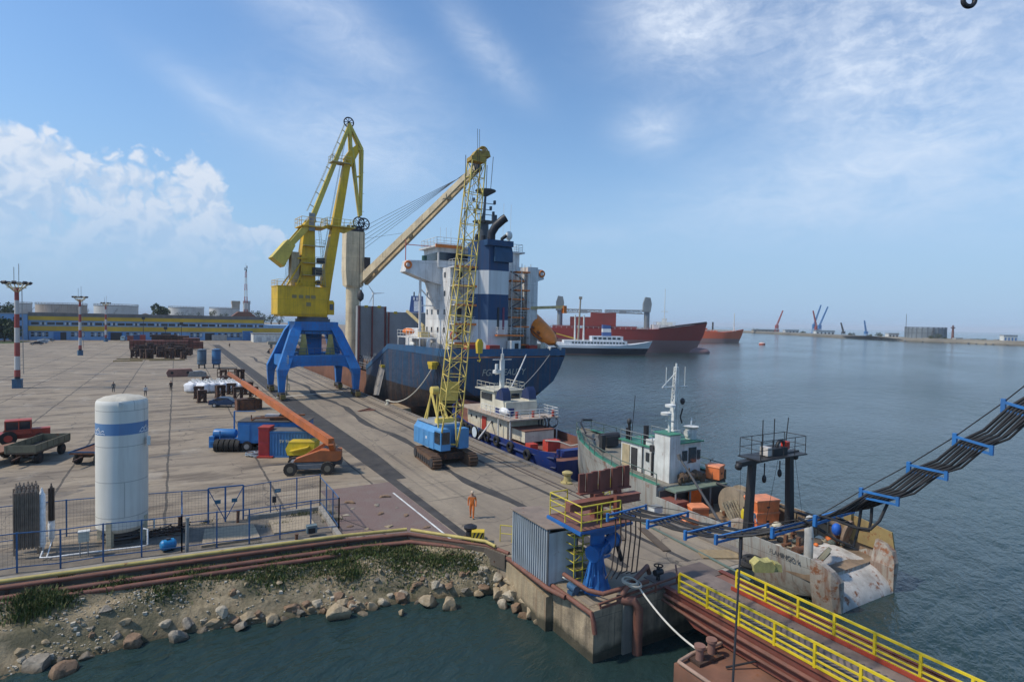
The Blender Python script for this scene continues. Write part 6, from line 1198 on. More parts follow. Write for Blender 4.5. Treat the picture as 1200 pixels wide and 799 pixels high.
m = M(); m.bx(-2.2,2.2,11.4,16.4,5.0,5.14); m.rail([(-2.1,16,5.14),(-2.1,11.5,5.14),(2.1,11.5,5.14),(2.1,16,5.14)],.85,.03,(.5,),1.1); m.build('wheelhouse_top', cr, tg)
m = M(); m.bx(-.55,.55,12.9,14,5.14,5.9); m.bx(-1.5,-1.0,13,13.6,5.14,6.1); m.lattice((0,13.4,5.9),(0,13.4,10.6),.42,.42,8,.045,.03,.22,.22); m.tube((-1.3,13.4,9.9),(1.3,13.4,9.9),.05); m.tube((0,13.4,10.6),(0,13.4,11.4),.05); m.bx(-.25,.25,13.2,13.6,5.9,9.9); m.build('mast', white(), tg)
m = M(); m.lathe([(.1,0),(.5,.15),(.5,.5),(.1,.65)],(-.8,13.3,6.9),14); m.tube((-1.0,13.0,7.5),(-1.0,13.0,8.2),.2); m.build('radar', white(), tg)
m = M(); m.ball((-2.3,8.6,3.1),(.45,1.0,.45)); m.build('raft_canister', mat('raft_white',(.72,.72,.72),.5), tg); m = M(); [m.tube((x,y,2.6),(x,y,3.3),.16) for x,y in ((-1.8,6.6),(2.9,6.3),(.3,6.5))]; m.build('extinguisher', redp(), tg)
m = M(); m.torus((1.3,6.1,1.9),.75,.1,'x'); m.torus((1.7,6.1,1.9),.75,.1,'x'); m.torus((2.6,5.8,2.0),.6,.09,'y'); m.build('tow_hoop', dark(), tg)
m = M(); m.bx(-2.6,-2.48,12.5,13.6,.3,1.9); m.build('red_door', redp(), tg); 
for y in (9,11,15.2,16.6): m = M(); m.tube((-2.56,y,1.5),(-2.46,y,1.5),.18,n=14); m.build('porthole', glass(), tg)
for y in (10,14.4): m = M(); m.bx(-2.57,-2.48,y-.35,y+.35,.1,1.9); m.build('door', mat('tug_door',(.50,.46,.36),.5), tg)
for k, (x, y, s) in enumerate(((-.2,3.2,1.0),(-2.2,4.0,.6))): m = M(); m.bx(x-.8*s,x+.8*s,y-.5,y+.5,-.2,.9*s); m.build('red_locker', mat('locker_red',(.5,.06,.04),.5,dirt=.2), tg)
m = M(); m.bx(-.9,.7,3.15,3.25,.3,.5); m.build('locker_stripe', white(), tg)
m = M(); m.path([(-1.2,3,.95),(0,2.2,.9),(1,1.4,.5),(2.4,.9,.75),(3.2,1.2,.8)],.08,6); m.build('tow_line', rope(), tg)
m = M(); m.tube((-1.6,1.5,-.15),(-1.6,1.5,.65),.2); m.tube((1.6,1.5,-.15),(1.6,1.5,.65),.2); m.bx(-1.1,1.9,1.2,2.1,-.2,.5); m.build('stern_bitts', tugblue, tg)
m = M(); m.bx(-1.4,1.4,21,22.3,.7,1.5); m.tube((-1.2,21.6,1.6),(1.2,21.6,1.6),.5); m.build('windlass', redp(), tg)
for c_ in KIDS(tg):
    if c_.name.split('.')[0] not in ('hull','rubbing_strake','windlass','stern_bitts','tow_line','red_locker','locker_stripe'):
        c_.location.y += 2.9
        if c_.name.split('.')[0] == 'mast': c_.location.z -= 1.2
    elif c_.name.split('.')[0] in ('red_locker','locker_stripe','tow_line'): c_.location.y += 1.6
FG = 'tyre fenders along the side of the tug'
def tyre(label, loc, grp, s=1., rz=0., rx=0., nm='tyre_fender'):
    o = M().torus((0,0,0),.42,.17,'x',22,8).build(nm, rubber()); o.location = loc; o.rotation_euler = (rx,0,rz); o.scale = (s,s,s); return tag(o, label, 'tyre', grp)
for i, y in enumerate((3.0,6.4,9.4,11.6,13.0,15.9,17.3,18.7,20.1)):
    x = -4.4 if y < 18 else -4.3+(y-18)*.09; tyre('black tyre fender hanging on the near side of the blue tug, %s from its stern'%ORDW[i], (TX+x,TY+y,.0+.03*y), FG, 1.05)
o = thing('round_fender','white faced round fender disc hanging among the tyres of the blue tug','fender',(TX-4.45,TY+14.45,.4)); m = M(); m.tube((-.16,0,0),(.12,0,0),.66,n=28); m.build('disc', mat('disc_pale',(.55,.62,.66),.5,dirt=.15), o); m = M(); m.torus((-.08,0,0),.66,.1,'x',28); m.build('rim', rubber(), o)
# ================================================================= fishing trawler
KX, KY = 34.9, 18.9
tw_ = thing('trawler','worn grey fishing trawler with white wheelhouse, green decks and black stern gantry','trawler',(KX,KY,0))
greyh = mat('trawler_hull',(.36,.35,.31),.75,sc=.5,var=.15,dirt=.45,rust=.16,streak=.8,bump=.2,seam=1.8)
tdeck = mat('trawler_deck',(.24,.17,.11),.85,sc=.9,var=.4,dirt=.5,rust=.1)
secs = [(.7,[(3.62,.25),(3.55,-.5),(3.4,-1.3),(2.9,-2.1),(1.8,-2.6),(.1,-2.7)]),(1.8,[(3.72,.3),(3.66,-.55),(3.55,-1.5),(3.1,-2.4),(2.,-3.0),(.1,-3.2)]),(3.0,[(3.75,.35),(3.7,-.6),(3.6,-1.6),(3.2,-2.6),(2.,-3.4),(.1,-3.6)]),(9.5,[(3.8,.45),(3.8,-.6),(3.75,-1.6),(3.5,-2.6),(2.4,-3.5),(.1,-3.8)]),(12.8,[(3.8,.55),(3.8,-.5),(3.75,-1.6),(3.5,-2.6),(2.4,-3.5),(.1,-3.8)])]
hull_mesh(secs, 1.35, .1).build('aft_hull', [greyh, tdeck], tw_, smooth=30)
secs = [(12.8,[(3.8,1.35),(3.8,.2),(3.75,-1.6),(3.5,-2.6),(2.4,-3.5),(.1,-3.8)]),(17,[(3.75,1.5),(3.65,.4),(3.55,-1.6),(3.2,-2.6),(2.2,-3.5),(.1,-3.8)]),(21,[(3.3,1.9),(3.0,.7),(2.7,-1.6),(2.3,-2.6),(1.5,-3.4),(.1,-3.7)]),(24.5,[(2.3,2.45),(1.9,1.0),(1.4,-1.6),(1.1,-2.6),(.7,-3.2),(.1,-3.5)]),(26.8,[(.95,2.85),(.6,1.3),(.3,-1.6),(.2,-2.6),(.15,-3),(.1,-3.3)]),(27.5,[(.25,3.0),(.15,1.5),(.1,-1.6),(.1,-2.6),(.08,-3),(.05,-3.2)])]
hull_mesh(secs, .15, .1).build('fore_hull', [greyh, mat('fore_deck',(.22,.20,.16),.8,sc=.8,dirt=.45,rust=.08)], tw_, smooth=30)
# stern: sloping ramp between two quarters
rustst = mat('stern_rust',(.27,.19,.13),.85,sc=.9,var=.35,rust=.34,streak=.8,bump=.3,dirt=.3,tide=True)
for s in (-1,1):
    m = M(); rings = []
    for y, x0, x1, zt, zb in ((.69,2.6,3.63,.24,-2.9),(.1,2.6,3.58,.12,-2.9),(-.4,2.6,3.42,-.2,-2.8),(-.7,2.6,3.12,-.75,-2.8)): rings.append([(s*x0,y,zb),(s*x1*.86,y,zb),(s*x1*.97,y,-1.4),(s*x1,y,min(zt-.1,-.5)),(s*x1*.99,y,zt),(s*(x1-.5),y,zt),(s*x0,y,min(zt,-1.0))])
    m.loft(rings); m.build('stern_quarter', mat('quarter_grey',(.34,.30,.25),.8,sc=.8,var=.25,dirt=.5,rust=.42,streak=.95,bump=.3), tw_, smooth=20)
rp = []
for y, z in ((3.8,-.93),(2.4,-.98),(1.2,-1.15),(.3,-1.5),(-.4,-2.05),(-.75,-2.7)): rp.append([(-2.62,y,z+.12),(-1.7,y,z+.04),(1.7,y,z+.04),(2.62,y,z+.12),(2.6,y,z-.35),(-2.6,y,z-.35)])
m = M(); m.loft(rp); m.build('stern_ramp', mat('ramp_pale',(.48,.45,.40),.7,sc=.8,var=.3,rust=.30,dirt=.25,streak=.3), tw_, smooth=50)
m = M(); m.prism([(-.3,-.3),(.2,-.5),(2.9,-.4),(2.9,.95),(2.2,1.2),(-.1,.85)], 3.42, 3.54, 'x'); m.bx(3.2,3.54,2.3,2.6,.2,1.4); m.build('stern_bulwark', mat('bulwark_ochre',(.28,.20,.08),.85,sc=.9,rust=.25,dirt=.4), tw_)
m = M(); m.path([(-1.9,1.9,-.5),(-1.9,1.9,1.0),(-1.85,2.0,1.45),(-1.5,2.2,1.6),(-.9,2.5,1.55)],.26,10); m.build('gallows_frame', mat('gallows_white',(.50,.49,.45),.6,dirt=.4,rust=.1), tw_)
m = M(T=Matrix.Translation((-1.7,1.35,-.45)) @ Matrix.Rotation(R(35),4,'X') @ Matrix.Rotation(R(20),4,'Z')); m.prism([(.8*math.cos(a)*1.0,1.1*math.sin(a)) for a in [k*math.pi/10 for k in range(20)]], -.09, .09, 'y'); m.bar((0,-.12,-.9),(0,-.12,.9),.12); m.build('trawl_door', mat('door_khaki',(.24,.22,.15),.8,sc=1,dirt=.4,rust=.1), tw_, smooth=None)
m = M(T=Matrix.Translation((3.0,2.4,.1)) @ Matrix.Rotation(R(15),4,'X')); m.prism([(.5*math.cos(a),.9*math.sin(a)) for a in [k*math.pi/10 for k in range(20)]], -.09, .09, 'y'); m.build('trawl_door', rustst, tw_, smooth=None)
tl = mat('letter_grey',(.10,.10,.10),.7)
for s_, y_ in (('FLAMINGO 4',2.25),): text(s_,'boat_name',.40,tl,tw_,(-3.745,y_,-.14),(math.pi/2,0,-math.pi/2-.02),.012,sx=.85)
# superstructure
sw2 = mat('trawler_white',(.66,.66,.62),.55,sc=.9,dirt=.25,streak=.35,rust=.03); gr = mat('green_paint',(.05,.22,.14),.55,sc=.8,dirt=.35)
m = M(); m.bx(-2.0,1.5,14.3,18.9,1.2,3.55); m.build('deckhouse', sw2, tw_); m = M(); m.bx(-1.9,1.5,13.4,16.2,1.2,4.15); m.bx(-2.05,-.95,13.25,14.9,1.1,4.9); whs = m.build('wheelhouse', sw2, tw_)
m = M(); m.bx(-2.15,-.85,13.15,15,4.9,4.97); m.build('box_top', gr, tw_)
for x0, x1, z0, z1 in ((-.55,-.05,2.75,3.55),(.15,.95,2.55,3.75),(1.08,1.42,2.75,3.5)): m = M(); m.bx(x0,x1,13.33,13.42,z0,z1); m.build('window', glass(), whs)
m = M(); m.bx(-.95,1.65,13.2,16.4,4.15,4.25); m.bx(-2.15,1.6,14.9,19.1,3.55,3.66); m.build('roof', gr, tw_); m = M(); m.rail([(-2.0,19,3.66),(-2.0,15.2,3.66)],.8,.03,(.5,),1.1); m.rail([(1.5,19,3.66),(1.5,16.4,3.66)],.8,.03,(.5,),1.1); m.build('roof_rail', grey(), tw_)
for y0, y1, z0, z1, mt in ((16.9,17.6,1.3,3.2,dark()),(17.8,18.7,1.3,3.3,mat('door_tan',(.45,.36,.22),.6,dirt=.2)),(15.5,15.85,2.4,3.1,glass())): m = M(); m.bx(-2.07,-1.98,y0,y1,z0,z1); m.build('door' if z0 < 2 else 'window', mt, tw_)
m = M(); m.bx(-2.2,-1.95,14.9,15.3,3.3,3.8); m.bx(-2.2,-2.0,15.0,15.1,1.4,3.2); m.path([(-2.1,16.2,1.3),(-2.1,16.2,3.5)],.05); m.build('vent_box', dark(), tw_)
m = M(); m.lattice((.2,15.2,4.25),(.2,15.0,10.0),.5,.5,12,.05,.03,.22,.22); m.bx(-.02,.42,15.0,15.3,4.2,7.2); m.tube((.2,15,7.2),(.2,15,10.3),.13,.08); m.bx(-.2,.6,14.7,15.6,4.2,4.9); m.tube((-1.3,15,8.4),(1.5,15,8.4),.05); m.bar((-1.3,15,8.4),(.2,15,9.6),.05); m.tube((-.9,15,8.2),(-.9,15,10.),.03); m.tube((1.2,15,8.2),(1.2,15,10.),.03); m.tube((-.9,15,7.0),(.2,15,6.7),.06); m.build('mast', white(), tw_)
m = M(); m.tube((-1.2,14.2,4.9),(-1.2,14.2,6.6),.12); m.tube((-1.6,14.2,5.9),(-.6,14.2,5.7),.05); m.lathe([(.1,0),(.42,.05),(.42,.22),(.1,.3)],(-1.6,14.2,6.3),14); m.lathe([(.1,0),(.42,.05),(.42,.22),(.1,.3)],(-1.15,14.2,6.9),14); m.build('radar', white(), tw_)
m = M(); m.tube((1.2,14.2,4.25),(1.2,14.2,5.1),.45); m.tube((.7,14.2,4.7),(1.6,14.2,4.7),.3); m.lathe([(.5,5.1),(.62,5.25),(.2,5.3)],(1.2,14.2,0),14); m.bar((1.3,14.3,5.3),(1.7,14.6,5.8),.1); m.build('funnel', sw2, tw_); m = M(); m.tube((-1.75,16.2,3.66),(-1.75,16.2,5.2),.22); m.tube((-1.7,18.2,3.66),(-1.8,18.2,5.0),.12); m.tube((-1.6,18.6,3.66),(-1.6,18.6,4.6),.16); m.tube((-1.7,18,3.6),(-1.4,18,7.4),.03); m.build('exhaust', black(), tw_); m = M(); [m.ball((x,z,.5+zz),(.2,.2,.28)) for x,z,zz in ((-1.8,18.2,4.7),(.9,14.9,6.7))]; m.path([(1.05,15,6.6),(.8,15,5.9),(1.0,15,5.4)],.06); m.build('signal_shape', dark(), tw_)
m = M(); m.rail([(-3.7,12.9,1.25),(-3.65,17,1.4),(-3.2,21,1.8),(-2.2,24.5,2.35),(-.9,26.8,2.75),(.9,26.8,2.75),(2.2,24.5,2.35),(3.2,21,1.8),(3.65,17,1.4),(3.7,12.9,1.25)],.95,.035,(.5,),1.4); m.build('deck_rail', mat('rail_dark',(.09,.13,.11),.6,dirt=.4), tw_)
m = M()
for s in (-1,1): m.loft([[(s*(w-.05),y,z+.16),(s*(w-.55),y,z+.16),(s*(w-.55),y,z+.19),(s*(w-.05),y,z+.19)] for y,w,z in ((12.9,3.8,1.2),(17,3.75,1.35),(21,3.3,1.75),(24.5,2.3,2.3),(26.6,1.1,2.7))])
m.build('green_waterway', gr, tw_); m = M(); m.path([(-2.2,23.6,3.3),(-1.6,25.2,3.9),(-.6,26.3,4.0),(.6,26.3,3.9)],.09); m.path([(-2.4,22,3.0),(-2.3,24,3.2)],.09); m.build('bow_cover_frame', dark(), tw_); m = M(); m.bx(-.7,.7,22.4,23.4,2.1,3.0); m.tube((-1.,22.9,2.9),(1.,22.9,2.9),.4); m.bx(-1.9,-1.5,21.6,22.0,2.0,3.4); m.build('windlass', dark(), tw_)
m = M(); m.bx(-3.0,2.6,11.6,12.75,.98,1.1); m.build('front_shelter', mat('shelter_green',(.16,.21,.16),.75,dirt=.5), tw_); m = M(); [m.tube((x,11.7,-.9),(x,11.7,.98),.07) for x in (-2.9,-1.4,.8,2.5)]; m.build('shelter_post', grey(), tw_)
m = M(); m.bx(-.9,.4,12.2,12.35,-.85,.85); m.build('orange_tarp', mat('tarp_orange',(.85,.16,.02),.6), tw_); m = M(); m.bx(-3.6,3.6,12.62,12.72,-.9,.97); m.build('break_bulkhead', mat('bulkhead_dark',(.09,.08,.075),.8,dirt=.4), tw_)
m = M(); [m.tube((x,12.9,1.6+.1*k),(x+.5,12.9,1.6),.34,n=14) for k,x in enumerate((-1.2,-.4,.3))]; [m.torus((x,12.7,1.6),.42,.1,'x') for x in (2.,2.5,3.0)]; m.bx(1.8,3.4,12.4,13.1,1.1,1.9); m.path([(-.4,12.8,1.2),(-.6,12.6,2.4)],.06); m.build('winch', mat('winch_rust',(.13,.085,.055),.8,dirt=.5,rust=.2), tw_)
m = M(); m.tube((1.1,9.9,.15),(2.1,9.9,.15),1.0,n=24); m.tube((1.05,9.9,.15),(1.15,9.9,.15),1.25,n=24); m.tube((2.05,9.9,.15),(2.15,9.9,.15),1.25,n=24); m.build('net_drum', mat('net_drum_tan',(.30,.24,.17),.8,dirt=.4,sc=2), tw_)
# gantry
gm = mat('gantry_black',(.022,.023,.026),.5,dirt=.15)
m = M()
for s in (-1,1): m.bar((s*2.25-.1,5.9,-.9),(s*1.95-.1,5.9,4.55),.52,.42,.42,.36)
m.bar((-3.4,5.9,4.5),(2.6,5.9,4.75),.45,.3); m.bx(-.6,.9,5.4,6.4,4.7,5.3); m.build('gantry_frame', gm, tw_)
m = M(); m.bx(-2.4,2.5,5.0,6.8,4.72,4.8); m.rail([(-2.3,5.1,4.8),(2.4,5.1,4.8),(2.4,6.7,4.8),(-2.3,6.7,4.8),(-2.3,5.1,4.8)],1.2,.025,(.5,),1.2); [m.tube((x,5.9,4.8),(x+dx,5.9,7.2),.035) for x,dx in ((-1.1,0),(.1,0),(1.3,.3))]; m.build('gantry_platform', gm, tw_)
m = M(); m.ball((-3.4,5.9,4.35),(.25,.25,.25)); m.ball((2.5,5.9,4.4),(.22,.22,.22)); [m.path([(x,5.6,4.4),(x,5.6,3.4+d)],.04) for x,d in ((-1.2,0),(.4,.2))]; [m.ball((x,5.6,3.35+d),(.15,.15,.28)) for x,d in ((-1.2,0),(.4,.2))]; m.torus((.7,5.8,5.3),.4,.12,'y'); m.build('hanging_block', gm, tw_)
m = M(); m.bx(-1.05,-.6,5.5,6.1,4.85,5.4); m.build('floodlight', mat('flood_pale',(.55,.5,.45),.4), tw_); m = M(); m.bx(1.0,1.4,5.6,6.0,5.1,5.6); m.build('red_light', mat('red_lens',(.6,.04,.02),.3), tw_)
m = M(); m.tube((-1.9,8.0,-.8),(-3.1,11.2,3.7),.11,.07); m.tube((-3.1,11.2,3.6),(-3.15,11.3,4.0),.14); m.build('derrick_boom', mat('boom_grey',(.12,.12,.12),.6,dirt=.4), tw_); m = M(); m.tube((1.2,11.5,1.3),(4.0,3.0,-.1),.10); m.build('spare_boom', dark(), tw_)
m = M(); [m.tube((a,5.8,4.5),(b,y,z),.014,n=4) for a,b,y,z in ((-2.6,-2.8,5,-.4),(.5,.4,6.5,0),(2.3,2.4,5.0,-.4),(-3.3,-3.3,5.8,.2))]; m.build('gantry_wire', cable(), tw_)
m = M(); [m.bx(3.55,3.62,3.2+i*.8,3.28+i*.8,-.9,.3) for i in range(12)]; [m.bx(-3.62,-3.55,3.4+i*.75,3.48+i*.75,-.9,.3) for i in range(12)]; m.build('bulwark_rib', mat('rib_tan',(.30,.25,.17),.8,rust=.2,dirt=.4), tw_)
m = M()
for i in range(26): x,y = random.uniform(-3.,3.),random.uniform(3.4,7.6); m.ball((x,y,-.85),(random.uniform(.15,.45),random.uniform(.15,.45),random.uniform(.12,.35)),8,5)
m.build('gear_heap', mat('gear_heap_brown',(.12,.09,.06),.9,sc=3,var=.5,dirt=.5), tw_)
rr = random.Random(11)
for nm, mt, n, ys in (('rope_heap', mat('heap_rope',(.33,.27,.18),.95,sc=8,var=.5), 9, (3.2,7.4)),('net_heap', mat('heap_net',(.10,.12,.10),.95,sc=8,var=.5,bump=.8), 9, (2.6,7.2)),('rusty_gear', rusty(), 10, (3.,12.)),('orange_gear', orange(), 6, (3.4,12.4)),('pale_gear', offwhite(), 7, (3.,12.))):
    for i in range(n):
        x, y = rr.choice((-1,1))*rr.uniform(.4,3.2), rr.uniform(*ys); q = rr.uniform(.14,.42); m = M()
        if nm in ('rope_heap',): [m.torus((x,y,-.9+.06*k),q*rr.uniform(.8,1.1),.05,n=14,m=5) for k in range(4)]
        elif nm == 'rusty_gear': m.tube((x-q,y,-.7),(x+q,y+rr.uniform(-.3,.3),-.6),q*.6,n=10); m.bx(x-.1,x+.1,y-.1,y+.1,-.95,-.3+q)
        else: m.ball((x,y,-.85+q*.3),(q*rr.uniform(.8,1.6),q,q*.7),9,6)
        m.build(nm, mt, tw_)
for i in range(7):
    m = M(); x, y = rr.uniform(-1.9,3.3), rr.uniform(12.3,13.1); m.tube((x,y,1.1),(x+rr.uniform(-.2,.2),y,1.5+rr.random()*.7),rr.uniform(.06,.2),n=8); m.torus((x,y,1.45),.25,.06,'y',14,5); m.build('deck_fitting', MATS['winch_rust'], tw_)
m = M(); m.bx(-1.9,-1.1,6.4,7.6,-.95,.15); m.bx(-3.3,-2.6,3.6,6.0,-.95,-.55); m.build('deck_locker', mat('locker_rusty',(.36,.30,.23),.8,rust=.3,dirt=.4), tw_); m = M(); [m.tube((-3.2+.3*i,10.6,-.5),(-3.0+.3*i,10.6,-.5),.4,n=12) for i in range(3)]; m.bx(-3.5,-2.3,11,12.6,-.95,.5); m.build('trawl_winch', mat('winch_red',(.22,.07,.05),.8,dirt=.5,rust=.2), tw_)
# things lying on the trawler
OB = 'orange fish bins on the trawler deck'
def bin_(label, loc, sx, sy, h, rz=0., grp=OB):
    o = thing('fish_bin', label, 'bin', loc, rz, grp); m = M(); m.prism([(-sx/2*.92,0),(sx/2*.92,0),(sx/2,h),(-sx/2,h)], -sy/2, sy/2, 'y'); m.build('tub', mat('bin_orange',(.78,.21,.07),.55,sc=1.5,dirt=.2), o); m = M(); m.prism([(-sx/2-.05,h),(sx/2+.05,h),(sx/2,h+.12),(-sx/2,h+.12)],-sy/2-.05,sy/2+.05,'y'); m.build('lid', mat('bin_lid_orange',(.74,.26,.12),.55,dirt=.25), o)
    m = M(); m.bx(-.12,.12,-sy/2-.015,-sy/2,h*.4,h*.55); m.build('slot', black(), o); return o
dz = -.92
bin_('orange fish bin on the near side of the trawler deck, taller one behind', (*G(817,612,dz).xy,dz),1.25,1.1,1.15,R(-25)); bin_('orange fish bin with a white patch, low front one before the net', (*G(810,622,dz).xy,dz),1.25,1.1,.8,R(-25))
bin_('wide orange fish bin standing below the upper one beside the black gantry leg', (KX+1.8,KY+7.9,dz),1.9,1.4,1.0,R(-15)); bin_('upper orange fish bin stacked beside the black gantry leg', (KX+1.8,KY+7.9,dz+1.13),1.9,1.4,.75,R(-15)); bin_('orange fish bin perched high behind the wheelhouse winches', (KX+2.3,KY+12.6,1.3),1.1,1.1,.95,R(20))
m = M(); 
n_ = M(); vs = []
for i in range(16):
    for j in range(12):
        u, v = i/15, j/11; vs.append((-.2+u*1.5-.2*v, -1.4*v+.1*math.sin(i*2.3), 1.35*(1-v)**1.6+.12*mnoise.noise(V((u*4,v*4,1)))+.16))
n_.add(vs, [(i*12+j,(i+1)*12+j,(i+1)*12+j+1,i*12+j+1) for i in range(15) for j in range(11)])
o = solo(n_,'fishing_net',mat('net_tan',(.26,.22,.15),.95,sc=9,var=.5,bump=.8),'tan fishing net draped from the drum over the trawler deck beside the orange bins','net',(KX-.1,KY+9.6,-.95)); sm = o.modifiers.new('thick','SOLIDIFY'); sm.thickness = .12
o = thing('gas_bottle','yellow gas bottle standing beside the net drum on the trawler','gas bottle',(KX+.9,KY+8.7,-.93)); m = M(); m.lathe([(.18,0),(.2,.1),(.2,.9),(.1,1.08)],n=14); m.build('shell', mat('bottle_yellow',(.6,.48,.03),.5), o); m = M(); m.tube((0,0,1.05),(0,0,1.22),.06); m.build('valve', dark(), o)
m = M(); m.ball((0,0,.12),(.7,.4,.16)); m.ball((.4,.1,.16),(.4,.35,.14)); solo(m,'blue_tarp',mat('tarp_blue',(.02,.12,.5),.6),'crumpled bright blue tarp on the trawler rail by the bins','tarp',(*G(832,616,-.5).xy,-.6),R(-25))
m = M(); m.ball((0,0,.3),(.35,.3,.4)); solo(m,'blue_drum',mat('tarp_blue',(.02,.12,.5)),'small blue plastic bundle on the starboard side of the trawler stern','bundle',(KX+3.0,KY+3.1,-.2))
m = M()
for i in range(14): a = i*.7; m.ball((random.uniform(-.45,.45),random.uniform(-.3,.3),random.uniform(.1,.9)),(.2,.2,.18),8,5)
solo(m,'yellow_net_bag',mat('net_ochre',(.32,.24,.06),.9,sc=6,bump=.6),'ochre net bundle heaped behind the orange bins on the trawler','net',(KX+3.0,KY+9.2,-.6))
m = M(); m.prism([(-.55,0),(.5,0),(.6,.3),(.4,.62),(.0,.55),(-.3,.68),(-.6,.4)],-.32,.3,'y'); m.prism([(.55,.02),(1.0,.02),(.95,.4),(.6,.5)],-.25,.25,'y'); solo(m,'yellow_bag',mat('bag_yellow',(.46,.41,.15),.8,dirt=.4,sc=3,bump=.6),'pale yellow crumpled bag lying on the quay edge beside the trawler name','bag',(*G(893,669,.0).xy,.05),R(-30))
m = M(); m.torus((0,0,.16),.45,.18); m.torus((.5,.3,.18),.42,.17); solo(m,'quay_tyre',rubber(),'two black tyres lying on the quay edge beside the trawler','tyre',(*G(880,664,0).xy,.02))
# ================================================================= people
def cloth(key, cuts, cols): return bands(key, cols, cuts, rough=.8, dirt=.1, sc=6)
def person(label, loc, rz, cols, hat, walk=.18, bend=0., arms=.1, group=None, h=1.75):
    """one continuous skinned figure: shoes, trousers, shirt, head by height"""
    o = thing('person', label, 'person', loc, rz, group); k = h/1.75
    J = {'pel':((0,0,.95),(.155,.115)),'wa':((0,0,1.08),(.14,.105)),'ch':((0,-.0,1.32),(.175,.12)),'nk':((0,.0,1.48),(.065,.065)),'hd':((0,.02,1.60),(.088,.10)),'ht':((0,.02,1.71),(.07,.08)),
         'sl':((-.19,0,1.41),(.07,.07)),'sr':((.19,0,1.41),(.07,.07)),'el':((-.25,-.02+arms*.3,1.14),(.05,.05)),'er':((.25,-.02-arms*.3,1.14),(.05,.05)),'wl':((-.25,.10+arms,.9),(.036,.036)),'wr':((.25,.10-arms,.9),(.036,.036)),'fl':((-.25,.13+arms,.82),(.03,.042)),'fr':((.25,.13-arms,.82),(.03,.042)),
         'hl':((-.09,0,.9),(.10,.10)),'hr':((.09,0,.9),(.10,.10)),'kl':((-.1,walk*.55+.03,.5),(.07,.07)),'kr':((.1,-walk*.45+.03,.5),(.07,.07)),'al':((-.1,walk-.03,.1),(.048,.048)),'ar':((.1,-walk-.05,.1),(.048,.048)),'tl':((-.11,walk+.13,.045),(.042,.042)),'tr':((.11,-walk+.11,.045),(.042,.042))}
    E = [('pel','wa'),('wa','ch'),('ch','nk'),('nk','hd'),('hd','ht'),('ch','sl'),('ch','sr'),('sl','el'),('el','wl'),('wl','fl'),('sr','er'),('er','wr'),('wr','fr'),('pel','hl'),('pel','hr'),('hl','kl'),('kl','al'),('al','tl'),('hr','kr'),('kr','ar'),('ar','tr')]
    ks = list(J); me = bpy.data.meshes.new('body'); me.from_pydata([tuple(c*k for c in J[q][0]) for q in ks], [(ks.index(a),ks.index(b)) for a,b in E], [])
    b = bpy.data.objects.new('body', me); COL.objects.link(b); b.parent = o; sk = b.modifiers.new('skin','SKIN')
    for i, q in enumerate(ks): me.skin_vertices[0].data[i].radius = tuple(r_*k for r_ in J[q][1]); me.skin_vertices[0].data[i].use_root = q == 'pel'
    ss = b.modifiers.new('sub','SUBSURF'); ss.levels = 1; ss.render_levels = 2; me.materials.append(cols)
    m = M(); m.ball((0,.01*k,1.70*k),(.11*k,.125*k,.09*k),12,7); 
    if hat[1]: m.bx(-.08,.08,.1,.2,1.68*k,1.70*k)
    m.build('hat' if hat[1] else 'hair', hat[0], o); m = M(); m.ball((0,.12*k,1.60*k),(.018,.022,.022),6,4); [m.ball((s*.035,.108*k,1.635*k),(.014,.01,.01),6,4) for s in (-1,1)]; m.build('face', skin(), o); return o
sk3 = (.42,.24,.16)
person('worker in an orange boiler suit and helmet walking across the quay towards the ship', (*G(553,607).xy,0), R(150), cloth('orange_suit',[.1,1.47],[(.03,.025,.02),(.66,.17,.03),sk3]), (mat('helmet_pale',(.55,.42,.3),.4),True), .16,h=1.85)
YG = 'people walking in the yard'
person('person in grey jacket and dark trousers standing left behind the white tank in the yard', (*G(133,459.5).xy,0), R(20), cloth('grey_jacket',[.1,.92,1.47],[(.02,.02,.02),(.04,.05,.06),(.10,.12,.13),sk3]), (dark(),False), .12, group=YG)
person('person in a white shirt just above the top of the white tank', (*G(170.5,464).xy,0), R(200), cloth('white_shirt',[.1,.92,1.47],[(.02,.02,.02),(.05,.05,.06),(.62,.62,.60),sk3]), (dark(),False), .1, group=YG)
person('person all in black standing alone left of the white sacks', (*G(200.3,458).xy,0), R(10), cloth('black_suit',[.1,1.47],[(.02,.02,.02),(.015,.015,.018),sk3]), (dark(),False), .08, group=YG,h=1.8)
person('distant person in dark clothes on the quay beyond the upright blue tanks', (*G(269,407).xy,0), R(10), cloth('black_suit',[.1,1.47],[(.02,.02,.02),(.015,.015,.018),sk3]), (dark(),False), .2, group=YG,h=1.9)
person('person in rust brown overalls standing behind the white sacks', (*G(242.5,450).xy,0), R(10), cloth('brown_suit',[.1,1.47],[(.02,.02,.02),(.12,.05,.03),sk3]), (dark(),False), .05, group=YG)
person('fisherman in pale blue shirt and pink cap standing under the trawler gantry', (KX-.55,KY+6.9,-.9), R(160), cloth('blue_shirt',[.1,.95,1.47],[(.02,.02,.02),(.02,.04,.15),(.34,.40,.46),sk3]), (mat('cap_pink',(.55,.28,.24),.7),True), .03)
